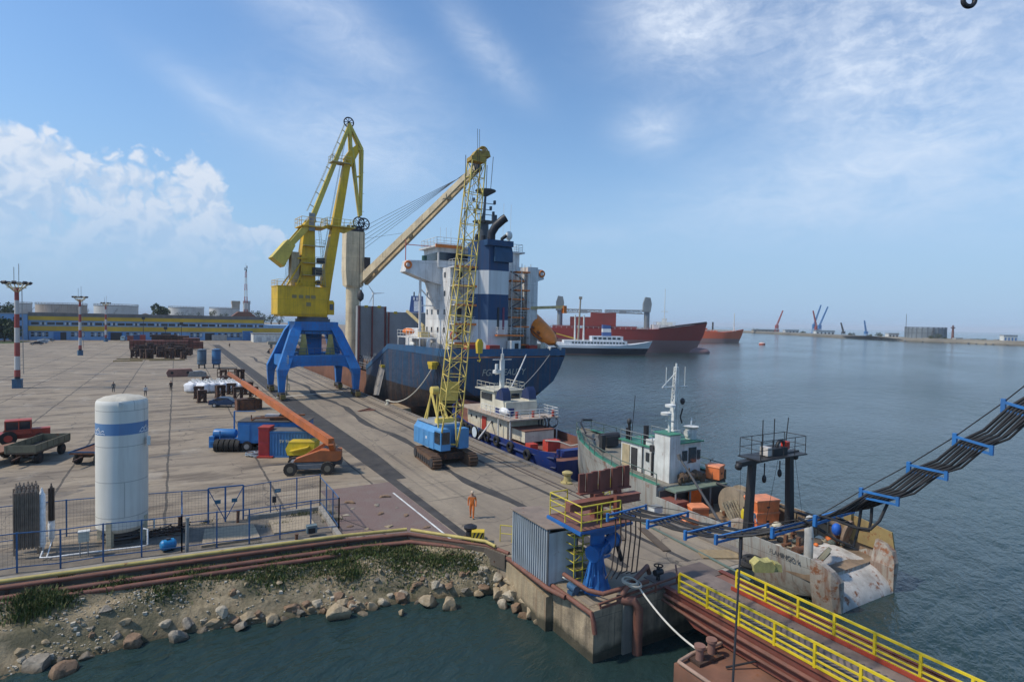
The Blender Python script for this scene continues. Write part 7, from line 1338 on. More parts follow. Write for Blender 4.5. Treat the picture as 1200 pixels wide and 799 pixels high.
# ================================================================= quay end: shed, hose tower, pipes, pier block
blk = thing('pier_block','weathered concrete pier block at the end of the quay under the blue hose tower','pier',(17,21.5,0))
m = M(); m.prism([(-.12,-4.2),(9.4,-4.2),(9.4,-1.2),(5.4,-1.2),(5.4,-.02),(-.12,-.02)], -.5, 2.9, 'y'); 
m.build('block', mat('pier_concrete',(.32,.25,.165),.9,sc=1.1,var=.4,dirt=.75,streak=.85,bump=.8,rustcol=(.12,.09,.06),tide=True,seam=1.7), blk)
m = M(); m.prism([(4.9,-.02),(-.14,-.02),(-.14,-1.5),(4.9,-1.5)], -.52, -.5, 'y') if False else m.bx(1.6,2.4,-.62,-.51,-3.4,-.1); m.build('pier_face', mat('pier_grey',(.22,.205,.17),.9,dirt=.5,sc=1), blk)
bs_ = thing('broken_slab','broken tan concrete wall slab leaning beside the bank below the corrugated shed','slab',(16.75,29.0,0)); m = M(); m.prism([(-4.6,-3.0),(-4.6,-.7),(-1.5,-.45),(.9,-.35),(1.9,-.9),(1.2,-1.6),(-.4,-2.2),(-1.4,-2.9)],-.28,.14,'x'); m.build('slab', mat('slab_broken',(.38,.30,.19),.9,sc=1.1,dirt=.65,streak=.5,bump=.7,tide=True), bs_)
# corrugated shed
sx0, sx1, sy0, sy1 = 16.5, 18.3, 24.35, 28.0
sh = thing('corrugated_shed','grey corrugated metal shed with a brown monopitch roof beside the blue hose tower','shed',(sx0,sy0,0)); L = sy1-sy0
cg = mat('corrugated_grey',(.37,.41,.44),.5,.15,sc=.8,dirt=.2,var=.1)
m = M(); m.bx(.0,.1,0,L,-.1,2.8); [m.bx(-.065,.0,.03+i*.213,.085+i*.213,-.1,2.8) for i in range(17)]; m.build('corrugated_wall', cg, sh, smooth=None)
m = M(); m.bx(-.02,1.8,-.05,0,-.12,2.62); m.build('end_wall', mat('end_wall_pale',(.56,.60,.60),.55,sc=.8,rust=.09,dirt=.12,streak=.25), sh); m = M(); m.bx(.1,1.8,L-.05,L,-.1,2.7); m.bx(1.75,1.8,0,L-.05,-.1,2.6); m.build('rear_wall', cg, sh)
m = M(); m.add([(-.16,-.12,2.85),(1.95,-.12,2.64),(1.95,L+.12,2.64),(-.16,L+.12,2.85),(-.16,-.12,2.91),(1.95,-.12,2.70),(1.95,L+.12,2.70),(-.16,L+.12,2.91)],[(0,3,2,1),(4,5,6,7),(0,1,5,4),(1,2,6,5),(2,3,7,6),(3,0,4,7)]); m.build('roof', mat('shed_roof',(.26,.20,.155),.8,sc=1.2,dirt=.3,rust=.08), sh)
m = M(); m.bx(-.05,-.0,-.07,-.0,-.12,2.8); m.bx(1.78,1.84,-.08,-.02,-.12,2.64); m.build('corner_trim', mat('trim_dark',(.10,.10,.10),.6), sh)
# hose tower
BX, BY = 18.35, 22.7
tb = mat('tower_blue',(.025,.14,.40),.45,sc=1.2,dirt=.25,rust=.02)
ht = thing('hose_tower','blue steel hose tower with yellow railed platform and rust brown sheet panel on top','tower',(BX,BY,0))
m = M(); m.tube((0,0,0),(0,0,3.5),.36,.36,18); m.lathe([(.75,0),(.75,.1),(.36,.9)],n=12)
for k in range(6): a = k*1.047; m.bar((.72*math.cos(a),.72*math.sin(a),.05),(.33*math.cos(a),.33*math.sin(a),1.6),.06,.05)
m.bar((-.85,-.25,.1),(-.45,-.2,2.0),.12); m.bar((-.6,-.35,.1),(-.38,-.25,2.0),.1); m.build('column', tb, ht)
m = M(); m.tube((-.55,-.35,2.05),(1.25,.15,2.35),.34,n=18); m.tube((-.62,-.37,2.04),(-.45,-.32,2.06),.42,n=18); m.tube((.35,-.1,2.2),(.45,-.07,2.2),.42,n=18); m.tube((1.2,.13,2.33),(1.3,.16,2.35),.39,n=18); m.path([(-.4,-.7,1.9),(-.2,-.75,2.4),(.2,-.6,2.55),(.5,-.3,2.4)],.07); m.bar((-.4,-.05,1.5),(1.0,.2,1.5),.1); m.bar((-1.0,-.5,.35),(-.2,-.2,.3),.18); m.build('swivel_joint', tb, ht)
m = M(); m.prism([(-2.0,3.45),(-.3,2.95),(.5,2.95),(2.1,3.45),(2.1,3.6),(-2.0,3.6)], -.5, .5, 'y'); m.bx(-2.05,1.15,-1.3,1.5,3.55,3.66); m.bx(-2.08,-2.0,-1.32,1.52,3.5,3.62); m.build('bracket', tb, ht)
m = M(); m.bx(-2.0,1.1,-1.25,1.45,3.665,3.70); m.build('platform_deck', mat('deck_redbrown',(.20,.09,.07),.8,dirt=.3), ht)
yr = mat('rail_yellow',(.60,.48,.05),.5,sc=1.5,dirt=.15)
m = M(); m.rail([(.4,-1.22,3.7),(-1.95,-1.22,3.7),(-1.95,1.4,3.7),(-.9,1.4,3.7)],1.12,.035,(.33,.66),1.15); m.build('platform_rail', yr, ht); m = M(); m.rail([(1.05,1.4,3.7),(2.6,2.2,3.7)],1.12,.035,(.33,.66),1.0); m.build('platform_rail', yr, ht)
rbn = mat('panel_redbrown',(.19,.065,.045),.7,sc=1.,dirt=.3,var=.25)
m = M()
for i in range(8): m.bx(-1.05+i*.4,-1.05+i*.4+.36,.1 if i%2 else .2,.22 if i%2 else .32,4.98,5.92+.02*i)
m.bx(-1.1,2.2,.05,.38,4.9,4.98); m.build('sheet_panel', rbn, ht, smooth=None)
m = M(); m.bar((-2.2,-.45,4.62),(2.45,-.15,4.5),.36,.34); m.bar((-2.2,-.45,4.81),(2.45,-.15,4.69),.5,.04); m.bar((-2.2,-.45,4.44),(2.45,-.15,4.32),.5,.04); m.build('cross_beam', mat('beam_redbrown',(.22,.085,.06),.65,dirt=.2), ht, smooth=None); m = M(); m.prism([(.55,3.3),(1.0,3.3),(.75,4.9),(.45,4.95)],-.85,-.62,'y'); m.bx(-.3,.25,-.1,.3,3.7,4.9); m.bx(1.2,1.5,0,.3,3.7,4.9); m.build('beam_post', rbn, ht, smooth=None)
m = M(); m.rail([(-.6,-.7,3.7),(.2,-.7,3.7)],.9,.03,(.5,),.8); m.path([(.9,1.0,3.7),(1.1,1.0,4.6),(1.4,1.2,4.2),(1.5,1.3,3.7)],.03); m.build('inner_rail', yr, ht)
st_ = thing('yellow_scaffold','yellow scaffold stair standing between the corrugated shed and the blue tower','scaffold',(17.6,23.6,0)); m = M()
for x in (0,.55,1.1):
    for y in (0,.75): m.tube((x,y,.0),(x,y,3.5),.03,n=6)
for k in range(8): z = .3+k*.43; m.tube((0,0,z),(1.1,0,z),.025,n=6); m.tube((0,.75,z),(1.1,.75,z),.025,n=6); m.tube((0,0,z),(0,.75,z),.025,n=6)
m.bar((0,0,1.2),(1.1,0,1.9),.04); m.bar((1.1,0,1.2),(0,0,1.9),.04); m.bar((1.3,.2,2.6),(2.2,.2,.1),.12,.05); m.build('frame', yr, st_); m = M(); [m.bx(.05,1.05,.05,.7,z-.02,z+.02) for z in (.75,1.6,2.45,3.3)]; m.build('tread', mat('tread_dark',(.12,.1,.05),.8), st_)
# pipes along the bank edge
def edgepts(z, off=0., x0=-60., nudge=0.):
    q = [(-60,43.5),(-7.1,36.3),(3,35.45),(9,34.85),(12.5,34.2),(15.95,30.2),(16.5,28.6)]
    return [(x+ (off*.75 if x > 12.6 else 0), y-off*(.4 if x > 15.9 else 1.), z) for x, y in q if x >= x0]
PG_ = 'pipes running along the edge of the bank'
yp = mat('pipe_yellow',(.48,.38,.12),.6,sc=1.2,dirt=.35,rust=.12)
solo(M().path(edgepts(.32)[:5],.10,10),'yellow_pipe',yp,'long yellow pipe along the top of the bank from the left edge to the bend','pipe',group=PG_)
solo(M().path([(12.7,34.0,.32),(15.95,30.2,.32),(16.2,29.4,.25)],.10,10),'yellow_pipe',yp,'short yellow pipe from the bend down to the yellow and black striped block','pipe',group=PG_)
solo(M().path(edgepts(.06,.16),.11,10),'red_pipe',pipered(),'upper red brown pipe just under the yellow one','pipe',group=PG_)
solo(M().path(edgepts(-.28,.62)[:-1]+[(16.55,28.6,-.2),(16.35,24.2,-.1),(16.6,22.9,-.1)],.13,10),'red_pipe',pipered(),'middle red brown pipe that runs on below the corrugated shed','pipe',group=PG_)
solo(M().path(edgepts(-.46,.98)[:4],.13,10),'red_pipe',pipered(),'lowest red brown pipe half hidden by weeds on the left of the bank','pipe',group=PG_)
m = M(); pts = [V(p) for p in edgepts(-.35,.25)]
for a, b in zip(pts, pts[1:]):
    for i in range(max(1,int((b-a).length/1.9))): c = a.lerp(b, i/max(1,int((b-a).length/1.9))); m.bar(c+V((0,.35,-.15)), c+V((0,-.8,-.25)), .1,.1); m.bar(c+V((0,.1,-.6)), c+V((0,.1,.3)), .12)
solo(m,'pipe_support',darkrust(),'row of rusty brackets carrying the pipes along the bank','pipe support')
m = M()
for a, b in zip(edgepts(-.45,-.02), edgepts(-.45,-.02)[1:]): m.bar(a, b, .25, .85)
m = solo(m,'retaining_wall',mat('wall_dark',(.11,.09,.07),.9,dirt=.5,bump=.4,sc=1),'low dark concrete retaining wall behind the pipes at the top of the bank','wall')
solo(M().path([(16.75,24.3,-.1),(16.75,21.0,-.1),(16.8,20.9,-.5),(16.85,20.85,-1.0)],.12,10),'pipe',pipered(),'red pipe turning down over the corner of the pier block','pipe',group='pipes round the pier block')
solo(M().path([(17.2,23.9,.55),(17.2,21.9,.55),(17.6,21.25,.55),(20.4,21.2,.6)],.11,10),'pipe',pipered(),'red pipe rail in front of the foot of the blue tower','pipe',group='pipes round the pier block')
solo(M().path([(18.6,21.05,.35),(18.9,21.0,.7),(21.4,22.3,.75),(21.6,22.35,.3)],.12,10),'pipe',pipered(),'red pipe hoop right of the foot of the blue tower','pipe',group='pipes round the pier block')
solo(M().path([(18.5,21.3,.05),(19.1,20.75,.1),(19.3,20.65,-.3),(19.3,20.65,-3.2)],.24,14),'drain_pipe',pipered(),'thick red pipe dropping down the face of the pier block into the water','pipe',group='pipes round the pier block')
solo(M().path([(19.4,23.9,.3),(18.3,25.2,.45),(17.9,25.6,1.2)],.2,12),'pipe',pipered(),'thick red pipe behind the blue tower by the yellow scaffold','pipe',group='pipes round the pier block')
o = thing('red_guard_frame','low red angle iron guard frame along the edge of the pier block','railing',(17.2,21.05,0)); m = M()
m.bar((0,0,.22),(5.2,.1,.45),.09); m.bar((.2,.0,.02),(5.2,.1,.12),.09); [m.bar((x,0,0),(x,0,.24+.05*x),.07) for x in (.1,1.8,3.6,5.2)]; m.bar((5.2,.1,.45),(5.9,.9,.6),.08); m.bar((5.2,.1,-.6),(5.2,.1,.5),.08); m.bar((5.2,.1,-.5),(4.6,.05,.1),.06); m.build('frame', pipered(), o)
o = thing('valve','dark hand valve standing on the pipe right of the blue tower','valve',(21.9,22.0,0)); m = M(); m.tube((0,0,0),(0,0,.7),.1); m.tube((-.25,0,.45),(.25,0,.45),.16); m.build('body', dark(), o); m = M(); m.torus((0,0,.8),.22,.035); m.tube((0,0,.7),(0,0,.85),.03); m.build('hand_wheel', darkrust(), o)
m = M(); m.tube((0,-.3,.3),(0,.3,.3),.18); m.tube((-.1,0,.1),(.5,-.6,.35),.04); m.bx(-.2,.2,-.2,.2,0,.14); solo(m,'pump_motor',mat('motor_blue',(.04,.10,.18),.5,dirt=.4),'small blue pump motor beside the pipes below the shed','pump',(17.05,22.9,.0))
solo(M().path([(17.2,24.0,.35),(17.7,22.2,.3),(18.0,21.6,.25)],.04,8),'handrail_tube',white(),'thin pale tube lying along the pipes left of the blue tower','tube')
# ropes, pontoon, hoses
m = M(); [m.torus((random.uniform(-.12,.12),random.uniform(-.1,.1),.04+.05*i),.42-.02*i,.04,n=24,m=6) for i in range(5)]; o = solo(m,'rope_coil',rope(),'pale rope coil lying over the red pipes at the foot of the blue tower','rope',(19.2,21.1,.72)); o.rotation_euler = (.12,.1,0)
solo(M().path(droop((19.45,20.85,.7),(19.75,17.2,-.75),.3,18),.045),'rope',mat('rope_pale',(.62,.58,.5),.85),'pale rope sagging from the pier block to the rusty pontoon','rope')
pn = thing('pontoon','rusty brown pontoon with bollards under the gangway at the bottom of the frame','pontoon',(21.2,15.0,0)); T = Matrix.Rotation(R(0),4,'Z')
m = M(); m.bx(-2.6,3.4,-7,2.6,-2.9,-1.15); m.build('hull', mat('pontoon_rust',(.20,.095,.06),.85,sc=.9,var=.3,rust=.2,dirt=.3), pn); m = M(); m.path([(-2.5,2.4,-1.0),(-1.6,2.5,-.95),(3.3,2.5,-1.0)],.08); m.path([(-2.55,2.4,-1.0),(-2.5,-7,-1.0)],.08); m.build('deck_pipe', mat('pipe_palebrown',(.36,.24,.18),.7,dirt=.3), pn)
for x, y in ((-1.6,2.1),(-.75,2.2)):
    m = M(); m.tube((x,y,-1.15),(x,y,-.45),.17,n=16); m.tube((x,y,-.5),(x,y,-.38),.24,n=16); m.build('bollard', mat('bollard_rust',(.24,.13,.10),.8,rust=.2), pn)
m = M(); m.bx(-1.9,-.4,1.8,2.5,-1.14,-1.0); m.build('bollard_plate', darkrust(), pn); m = M(); m.tube((1.3,.2,-.55),(2.2,-.6,-.55),.62,n=22,cap=False); m.tube((1.3,.2,-.55),(1.32,.18,-.55),.62,n=22); m.build('rusty_drum', mat('drum_rust',(.36,.25,.16),.75,sc=1.4,rust=.5,streak=.5), pn); m = M(); m.path([(2.1,-.5,-.8),(2.8,-1.6,-.9),(4.,-2.4,-.85)],.12); m.path([(-1.0,1.2,-1.05),(.2,.6,-.8),(1.0,-.4,-1.05),(1.2,-1.6,-1.0)],.045); [m.path([(.8+.1*i,1.2,-1.05),(1.0+.1*i,-.6,-.95),(.9+.1*i,-2,-1.05)],.04) for i in range(3)]; m.build('hose', cable(), pn)
# gangway
gw = thing('gangway','steel gangway with yellow railings leading from the quay to the lower right','gangway',(21.55,20.6,0)); GL = 21.5; sl_ = .004
m = M(); m.bx(-.05,3.3,-GL,.6,.02,.10); m.build('deck', mat('gangway_deck',(.20,.155,.13),.75,sc=1.2,dirt=.4,var=.25), gw)
m = M(); k = 0; y = -.5
while y > -GL+.4:                                                          # raised herringbone tread
    for x, a in ((.55,.5),(1.0,-.5),(1.45,.5),(1.9,-.5)): m.bar((x-.2,y-a*.3,.105),(x+.2,y+a*.3,.105),.07,.03)
    y -= .28
m.build('tread_pattern', mat('tread_rubber',(.09,.082,.078),.8), gw, smooth=None)
m = M()
for x in (-.1,3.95): m.prism([(.5,-.1),(-1.5,-1.05),(-GL,-1.05),(-GL,.14),(.5,.14)], x, x+.1, 'x'); m.bx(x-.1,x+.2,-GL,.5,.14,.18)
for i in range(9): m.bx(0,3.95,-1-i*2.4,-.9-i*2.4,-.6,.0)
m.build('girder', mat('girder_red',(.17,.05,.035),.7,sc=.8,dirt=.35), gw); m = M(); m.path([(-.28,.3,-.15),(-.28,-GL,-.25)],.09,8); m.path([(-.32,.6,-.4),(-.3,-2.5,-.6),(-.3,-GL,-.62)],.07,8); m.build('side_pipe', pipered(), gw)
m = M(); m.bx(2.68,2.76,-GL,-1.3,.13,.30); m.build('red_kerb', mat('kerb_red',(.36,.05,.025),.6,dirt=.25), gw, smooth=None); m = M(); m.bx(3.32,4.3,-GL,.2,.02,.08); m.build('outer_ledge', mat('ledge_brown',(.22,.10,.07),.75,sc=.8,dirt=.4,rust=.1), gw)
yg = mat('gangway_yellow',(.66,.50,.02),.45,sc=1.,dirt=.12)
for x, y0 in ((.0,-.4),(2.85,-1.5)):
    m = M(); n = 12
    for i in range(n+1): y = y0-(GL+y0)*i/n; m.bx(x-.05,x+.05,y-.05,y+.05,.1,1.12)
    for z, h_ in ((1.12,.09),(.78,.06),(.48,.06),(.22,.09)): m.bx(x-.04,x+.04,-GL,y0,z,z+h_)
    m.build('railing', yg, gw, smooth=None)
m = M(); m.bx(-.1,4.1,.3,2.0,.02,.05); m.build('ramp_plate', mat('ramp_plate',(.13,.10,.085),.7,dirt=.3), gw)
# hose bundle across the water
def spread(px0, py0, d0, px1, py1, d1): return DD(px0,py0,d0), DD(px1,py1,d1)
sp = [spread(712,606,27.3,757,594,29.0),spread(759,614,25.3,806,602,27.0),spread(803,627,24.0,855,614,25.6),spread(839,632,22.6,900,617,24.0),spread(905,624,21.5,962,608,22.9),spread(955,610,20.6,1000,596,21.8),spread(1009,578,20.0,1052,587,19.0),spread(1065,548,19.0,1109,557,18.0),spread(1119,515,18.0,1162,527,17.0),spread(1176,475,17.0,1222,488,16.0),spread(1252,415,16.2,1300,430,15.2)]
sblue = mat('spreader_blue',(.03,.16,.42),.5,sc=1.5,dirt=.3)
hb_ = thing('hose_bundle','bundle of black hoses on blue spreader bars rising to the right edge','hose bundle',tuple(sp[0][0])); O = sp[0][0]
for a, b in sp:
    m = M(); m.bar(a-O+V((0,0,.10)), b-O+V((0,0,.08)), .08,.07); m.bar(a-O-V((0,0,.12)), b-O-V((0,0,.12)), .08,.07); m.bar(a-O+V((0,0,.2)), a-O-V((0,0,.2)), .11,.11); m.bar(b-O+V((0,0,.14)), b-O-V((0,0,.16)), .09,.09); m.build('spreader', sblue, hb_)
for k in range(8):
    q = .16+.095*k; pts = []
    for i, (a, b) in enumerate(sp):
        p = a.lerp(b,q)-O; pts.append(p)
        if i < len(sp)-1: n = sp[i+1][0].lerp(sp[i+1][1],q)-O; pts.append((p+n)/2-V((0,0,.06+.04*(k%3)+(.10 if i > 5 else 0))))
    m = M(); m.path(pts, .034 if k%2 else .046, 7); m.build('hose', cable(), hb_)
for s in (0.02,.98):
    m = M(); m.path([a.lerp(b,s)-O+V((0,0,.12)) for a, b in sp], .018, 5); m.build('carrier_wire', cable(), hb_)
for i, (x0,y0,x1,y1,x2,y2,dd) in enumerate(((1010,590,1000,640,935,606,20.2),(1022,590,1018,622,980,606,20.0),(1040,590,1020,620,960,604,19.6))):
    a, b, c = DD(x0,y0,dd)-O, DD(x1,y1,dd)-O, DD(x2,y2,dd+1)-O
    m = M(); m.path([a, a.lerp(b,.5)+V((.05,0,-.15)), b, b.lerp(c,.3)+V((0,0,-.08)), b.lerp(c,.65), c], .05, 8); m.build('slack_hose', cable(), hb_)
m = M()
for i in range(6): a = sp[0][0].lerp(sp[0][1],.2+.13*i)-O; m.path([a+V((0,0,-.1)), a+V((0,-.05,-1.2)), a+V((-.25,-.1,-2.5-.12*i)), a+V((-.6,-.1,-2.9-.1*(i%3)))], .035, 6)
m.build('hanging_hose', mat('hose_brownblack',(.05,.035,.03),.7), hb_)
m = M(); m.path([V((BX,BY,3.0))-O+V((.4,.2,0)), V((BX,BY,2.2))-O+V((1.6,.4,-.2)), V((BX,BY,1.2))-O+V((1.9,.3,-.2))], .11, 8); m.build('outlet_hose', cable(), hb_)
a, b = DD(869,622,23.), DD(858,812,16.4); m = M(); m.tube(a-O, b-O, .035, n=8); m.build('stay_wire', cable(), hb_)
a = DD(868,640,22.6); m = M(); m.tube((0,0,-.45),(0,0,.45),.07); m.build('turnbuckle', cable(), hb_).location = a-O
# quay furniture near the end
bollard('black mooring bollard beside the yellow and black striped block', (*G(551,632).xy,0), black(), s=1.15)
m = M(); m.bx(-.38,.38,-.3,.3,0,.75); sb = thing('striped_block','yellow and black striped concrete block at the bend of the pipes','block',(*G(560,636).xy,0),R(-30)); m.build('block', yellow(), sb)
m = M()
for i in range(5): x0 = -.55+i*.24; m.add([(max(-.38,min(.38,x0+dx)),-.305,z) for dx,z in ((0,.02),(.11,.02),(.43,.73),(.32,.73))],[(0,1,2,3)])
m.build('stripe', black(), sb, smooth=None)
o = thing('yellow_barrier','short yellow guard rail standing on the quay left of the corrugated shed','railing',(*G(586,634).xy,0)); m = M(); m.rail([(0,0,0),(1.1,-1.0,0),(1.4,-1.6,0)],1.0,.03,(.5,),.7); m.build('rail', yr, o)
solo(M().path([(22.8+.0,31.5,.06),(25.5,27,.06),(26.2,24,.06),(26.6,21.7,.06)],.06,8),'hose',mat('hose_green',(.10,.14,.12),.6),'dull green hose lying along the quay edge beside the trawler','hose') if False else solo(M().path([tuple(G(x,y,.06)) for x,y in ((700,586),(735,603),(780,626),(820,647),(862,669),(880,680))],.07,8),'hose',mat('hose_green',(.10,.14,.12),.6),'dull green hose lying along the quay beside the trawler','hose')
for pts, lb in (((( 770,607),(735,628),(728,652),(744,650)),'shadow dark strip') ,): pass
SH = 'plates and boards lying on the quay by the trawler'
for px, py, L, w, rz, lb, mt in ((842,650,2.2,1.2,-.5,'wooden hatch board lying on the quay beside the trawler',mat('board_tan',(.30,.22,.12),.85,dirt=.4)),(700,612,3.2,1.6,-.1,'thin concrete plate on the quay under the hose spreaders',conc()),(766,632,.5,3.8,-.35,'narrow dark plank lying on the quay right of the hanging hoses',mat('plank_dark',(.10,.075,.055),.85)),(722,622,.45,3.4,-.5,'second dark plank lying nearer the blue tower',mat('plank_dark',(.10,.075,.055)))):
    m = M(); m.bx(-L/2,L/2,-w/2,w/2,0,.07); [m.bx(-L/2+i*L/4-.02,-L/2+i*L/4+.02,-w/2-.01,w/2+.01,.0,.085) for i in range(5)] if L > 1 else None; solo(m,'plate',mt,lb,'plate',(*G(px,py).xy,.008),rz,SH)
o = thing('white_box','small white box on the quay below the spreader bars','box',(*G(768,600).xy,0)); m = M(); m.bx(-.4,.4,-.3,.3,0,.4); m.build('box', white(), o); m = M(); m.bx(-.42,.42,-.32,.32,.4,.46); m.build('lid', grey(), o)
m = M(); m.bx(0,.9,0,.8,0,.9); 
DB = 'broken stones and plates strewn on the red gravel'
for i, (px, py, s, k, lb) in enumerate(((411,589,.55,2,'flat rusty plate at the top left of the red gravel'),(442,592,.42,3,'grey flat stone near the top of the red gravel'),(452,582,.55,2,'long rusty piece at the top of the red gravel'),(446,602,.4,2,'orange brown stone in the middle of the red gravel'),(407,604,.32,1,'pale stone at the left of the red gravel'),(476,604,.38,2,'reddish stone near the painted line'),(456,617,.34,0,'tan brick standing in the middle of the red gravel'),(410,617,.3,2,'dark rusty piece at the left of the red gravel'),(430,620,.26,0,'small tan brick at the bottom of the red gravel'),(500,618,.35,2,'red brown stone at the bottom right of the red gravel'),(422,630,.45,3,'flat stone at the bottom edge of the red gravel'),(465,595,.2,3,'small grey stone in the middle right of the red gravel'),(413,596,.2,1,'small white chip at the upper left of the red gravel'),(395,594,.24,2,'small rusty piece beside the fence corner'))):
    o = bpy.data.objects.new('stone', rocks[[0,1,2,3][k]]); COL.objects.link(o); p = G(px,py); o.location = (p.x,p.y,s*.08); o.scale = (s,s*.6,s*.24); o.rotation_euler = (0,0,random.uniform(0,3)); tag(o, lb, 'stone', DB)
solo(M().path([tuple(G(x,y,.012)) for x,y in ((398,607),(420,615),(440,622),(452,626))],.025,5),'cable',cable(),'thin dark cable lying across the red gravel from the fence','cable')
# lifting ring hanging into the top of the frame
c = DD(1135.5,1.0,9.0); lr = thing('lifting_ring','black lifting ring hanging into the very top of the frame against the sky','ring',tuple(c)); m = M(T=_R.to_track_quat('Z','Y').to_matrix().to_4x4() if False else Matrix.Rotation(-PSI,4,'Z') @ Matrix.Rotation(R(25),4,'Y')); m.torus((0,0,0),.09,.035,'y',26,10); m.build('ring', black(), lr)
m = M(); m.path([(.02,0,.07),(.05,0,.2),(.02,0,.4)],.03,8); m.tube((.02,0,.4),(.02,0,6),.012,n=6); m.build('hook_rope', black(), lr)
# ================================================================= far ships and the far shore
def lhull(mm_, L, hb, secs_mt, ztop, sheer, mt2, name, parent, flare=1.0, bulb=False):
    """simple ship hull along local x, bow at +x"""
    secs = []
    for u in (0,.03,.1,.3,.6,.78,.88,.95,.99,1.0):
        w = hb*(.75+.25*min(1,u/.1)) if u < .1 else hb*(1-max(0,(u-.68)/.32)**2.4); w = max(w,.15); wl = w*(1 if u < .75 else max(.08,1-((u-.75)/.25)**1.5)); z = ztop+sheer*max(0,(u-.72)/.28)**2
        xo = L*u; xw = -L*.045*max(0,(u-.8)/.2)
        secs.append((xo, xw, w, wl, z))
    m = M(); rings = []
    for xo, xw, w, wl, z in secs: rings.append([(xo,-w,z),(xo+xw*.3,-(w*.6+wl*.4),z*.5),(xo+xw,-wl,SEA),(xo+xw,-wl*.6,SEA-2),(xo+xw,wl*.6,SEA-2),(xo+xw,wl,SEA),(xo+xw*.3,(w*.6+wl*.4),z*.5),(xo,w,z)])
    m.loft(rings); return m.build(name, secs_mt, parent, smooth=30)
FS = 'ships moored on the far side of the harbour'
def shipbow(px, py): return G(px, py, SEA)
# black and white coaster
bwp_ = G(764,416.5,SEA); ang = math.atan2(_R.y,_R.x)
s1 = thing('coaster','long low coaster with black hull, white upper strake and twin white derrick posts','ship',(0,0,0),0,FS); Ls = 82
d_ = V((math.cos(ang+.02),math.sin(ang+.02),0)); s1.location = V((bwp_.x,bwp_.y,0))-d_*Ls; s1.rotation_euler = (0,0,ang+.02)
lhull(None, Ls, 6.2, bands('coaster_hull',[(.12,.06,.05),(.012,.016,.03),(.68,.69,.70)],[SEA+.5,1.0],dirt=.12,sc=.1), 2.3, 2.6, None, 'hull', s1)
m = M(); m.bx(-2+38,68,-5,5,2.3,4.6); m.bx(50,66,-4.4,4.4,4.6,7.0); m.bx(20,38,-4.5,4.5,2.3,3.4); m.build('superstructure', mat('coaster_white',(.70,.71,.72),.5,dirt=.1), s1)
m = M(); [m.bx(40+i*1.6,41+i*1.6,-5.08,-4.98,3.2,4.0) for i in range(17)]; m.build('window', glass(), s1); m = M(); [m.bx(51+i*2.4,52.6+i*2.4,-4.48,-4.38,5.4,6.4) for i in range(6)]; m.build('bridge_window', glass(), s1); m = M(); [m.bx(2+i*2.2,3.2+i*2.2,-6.0,-5.7,1.2,1.8) for i in range(16)]; m.build('scupper', black(), s1)
fnb = bands('coaster_funnel',[(.05,.11,.30),(.72,.72,.72),(.05,.11,.30),(.72,.72,.72)],[8.5,10.0,11.2]); m = M(); m.prism([(56,7),(60.5,7),(60,12.5),(56,12.8)],-1.8,1.8,'y'); m.build('funnel', bands('coaster_funnel2',[(.06,.12,.30),(.72,.72,.72),(.06,.12,.30)],[9.0,10.8]), s1)
for x in (42,46.5): m = M(); m.tube((x,0,4.6),(x,0,17.5),.5,.38); m.build('derrick_post', white(), s1)
m = M(); m.tube((44,2,4.6),(44.8,2,26),.55,.4); m.bx(44,45.6,1.5,2.5,25.6,27); m.build('tall_mast', mat('mast_tan',(.33,.28,.22),.7), s1); m = M(); m.bar((30,0,8.5),(43,0,5.2),.5); m.prism([(24,4.2),(29,4.2),(27.8,7.8),(25.2,7.8)],-1.5,1.5,'y'); m.build('deck_crane', mat('coaster_crane',(.62,.42,.05),.5), s1); m = M(); m.rail([(2,-5.9,2.3),(34,-5.9,2.3)],1.6,.1,(.5,),3); m.build('railing', white(), s1); m = M(); [m.bx(3+i*5,7+i*5,-4,4,2.3,3.8+.5*(i%2)) for i in range(6)]; m.build('hatch', mat('hatch_dim',(.25,.27,.27),.7), s1)
# red bulk carrier
bp_ = G(823,414,SEA); s2 = thing('bulk_carrier','red hulled bulk carrier with two grey deck cranes behind the black and white coaster','ship',(0,0,0),0,FS); Ls = 150; an = ang-.10; d_ = V((math.cos(an),math.sin(an),0)); s2.location = V((bp_.x,bp_.y,0))-d_*Ls*.985; s2.rotation_euler = (0,0,an)
lhull(None, Ls, 10.5, bands('bulker_hull',[(.26,.14,.13),(.32,.035,.025)],[4.6],dirt=.15,sc=.06,streak=.15), 10.4, 4.6, None, 'hull', s2)
m = M(); m.ball((146,0,SEA+.6),(6,2,2.6),12,8); m.build('bulbous_bow', mat('bulb_pink',(.24,.15,.15),.7), s2)
m = M(); m.loft([[(122,-9.7,11.),(122,9.7,11.),(122,9.7,11.5),(122,-9.7,11.5)],[(149.5,-1,14.7),(149.5,1,14.7),(149.5,1,15.6),(149.5,-1,15.6)]]); m.build('bow_bulwark', mat('bow_dark',(.07,.03,.03),.7), s2)
m = M(); m.bx(119,131,-6,6,10.6,13.4); m.bx(122,130,-4,4,13.4,14.8); m.rail([(119,-6,13.4),(131,-6,13.4)],1.5,.12,(.5,),2); m.build('forecastle', white(), s2); m = M(); m.tube((126,0,13.4),(126,0,34),.25,.12); m.tube((124,0,21),(128,0,21),.15); m.bx(124.8,127.2,-.8,.8,13.4,17); m.build('foremast', white(), s2)
for i, x in enumerate((15,33,51,69,87,103)): m = M(); m.bx(x-7,x+7,-6.5,6.5,10.4,12); m.build('hatch', mat('hatch_red',(.25,.05,.045),.7,sc=.2), s2)
m = M(); m.bx(84,98,-7,7,12,19.5); m.bx(72,84,-7,7,12,17.0); m.build('open_hatch', mat('hatch_redbrown',(.26,.045,.035),.7,sc=.1,dirt=.3), s2)
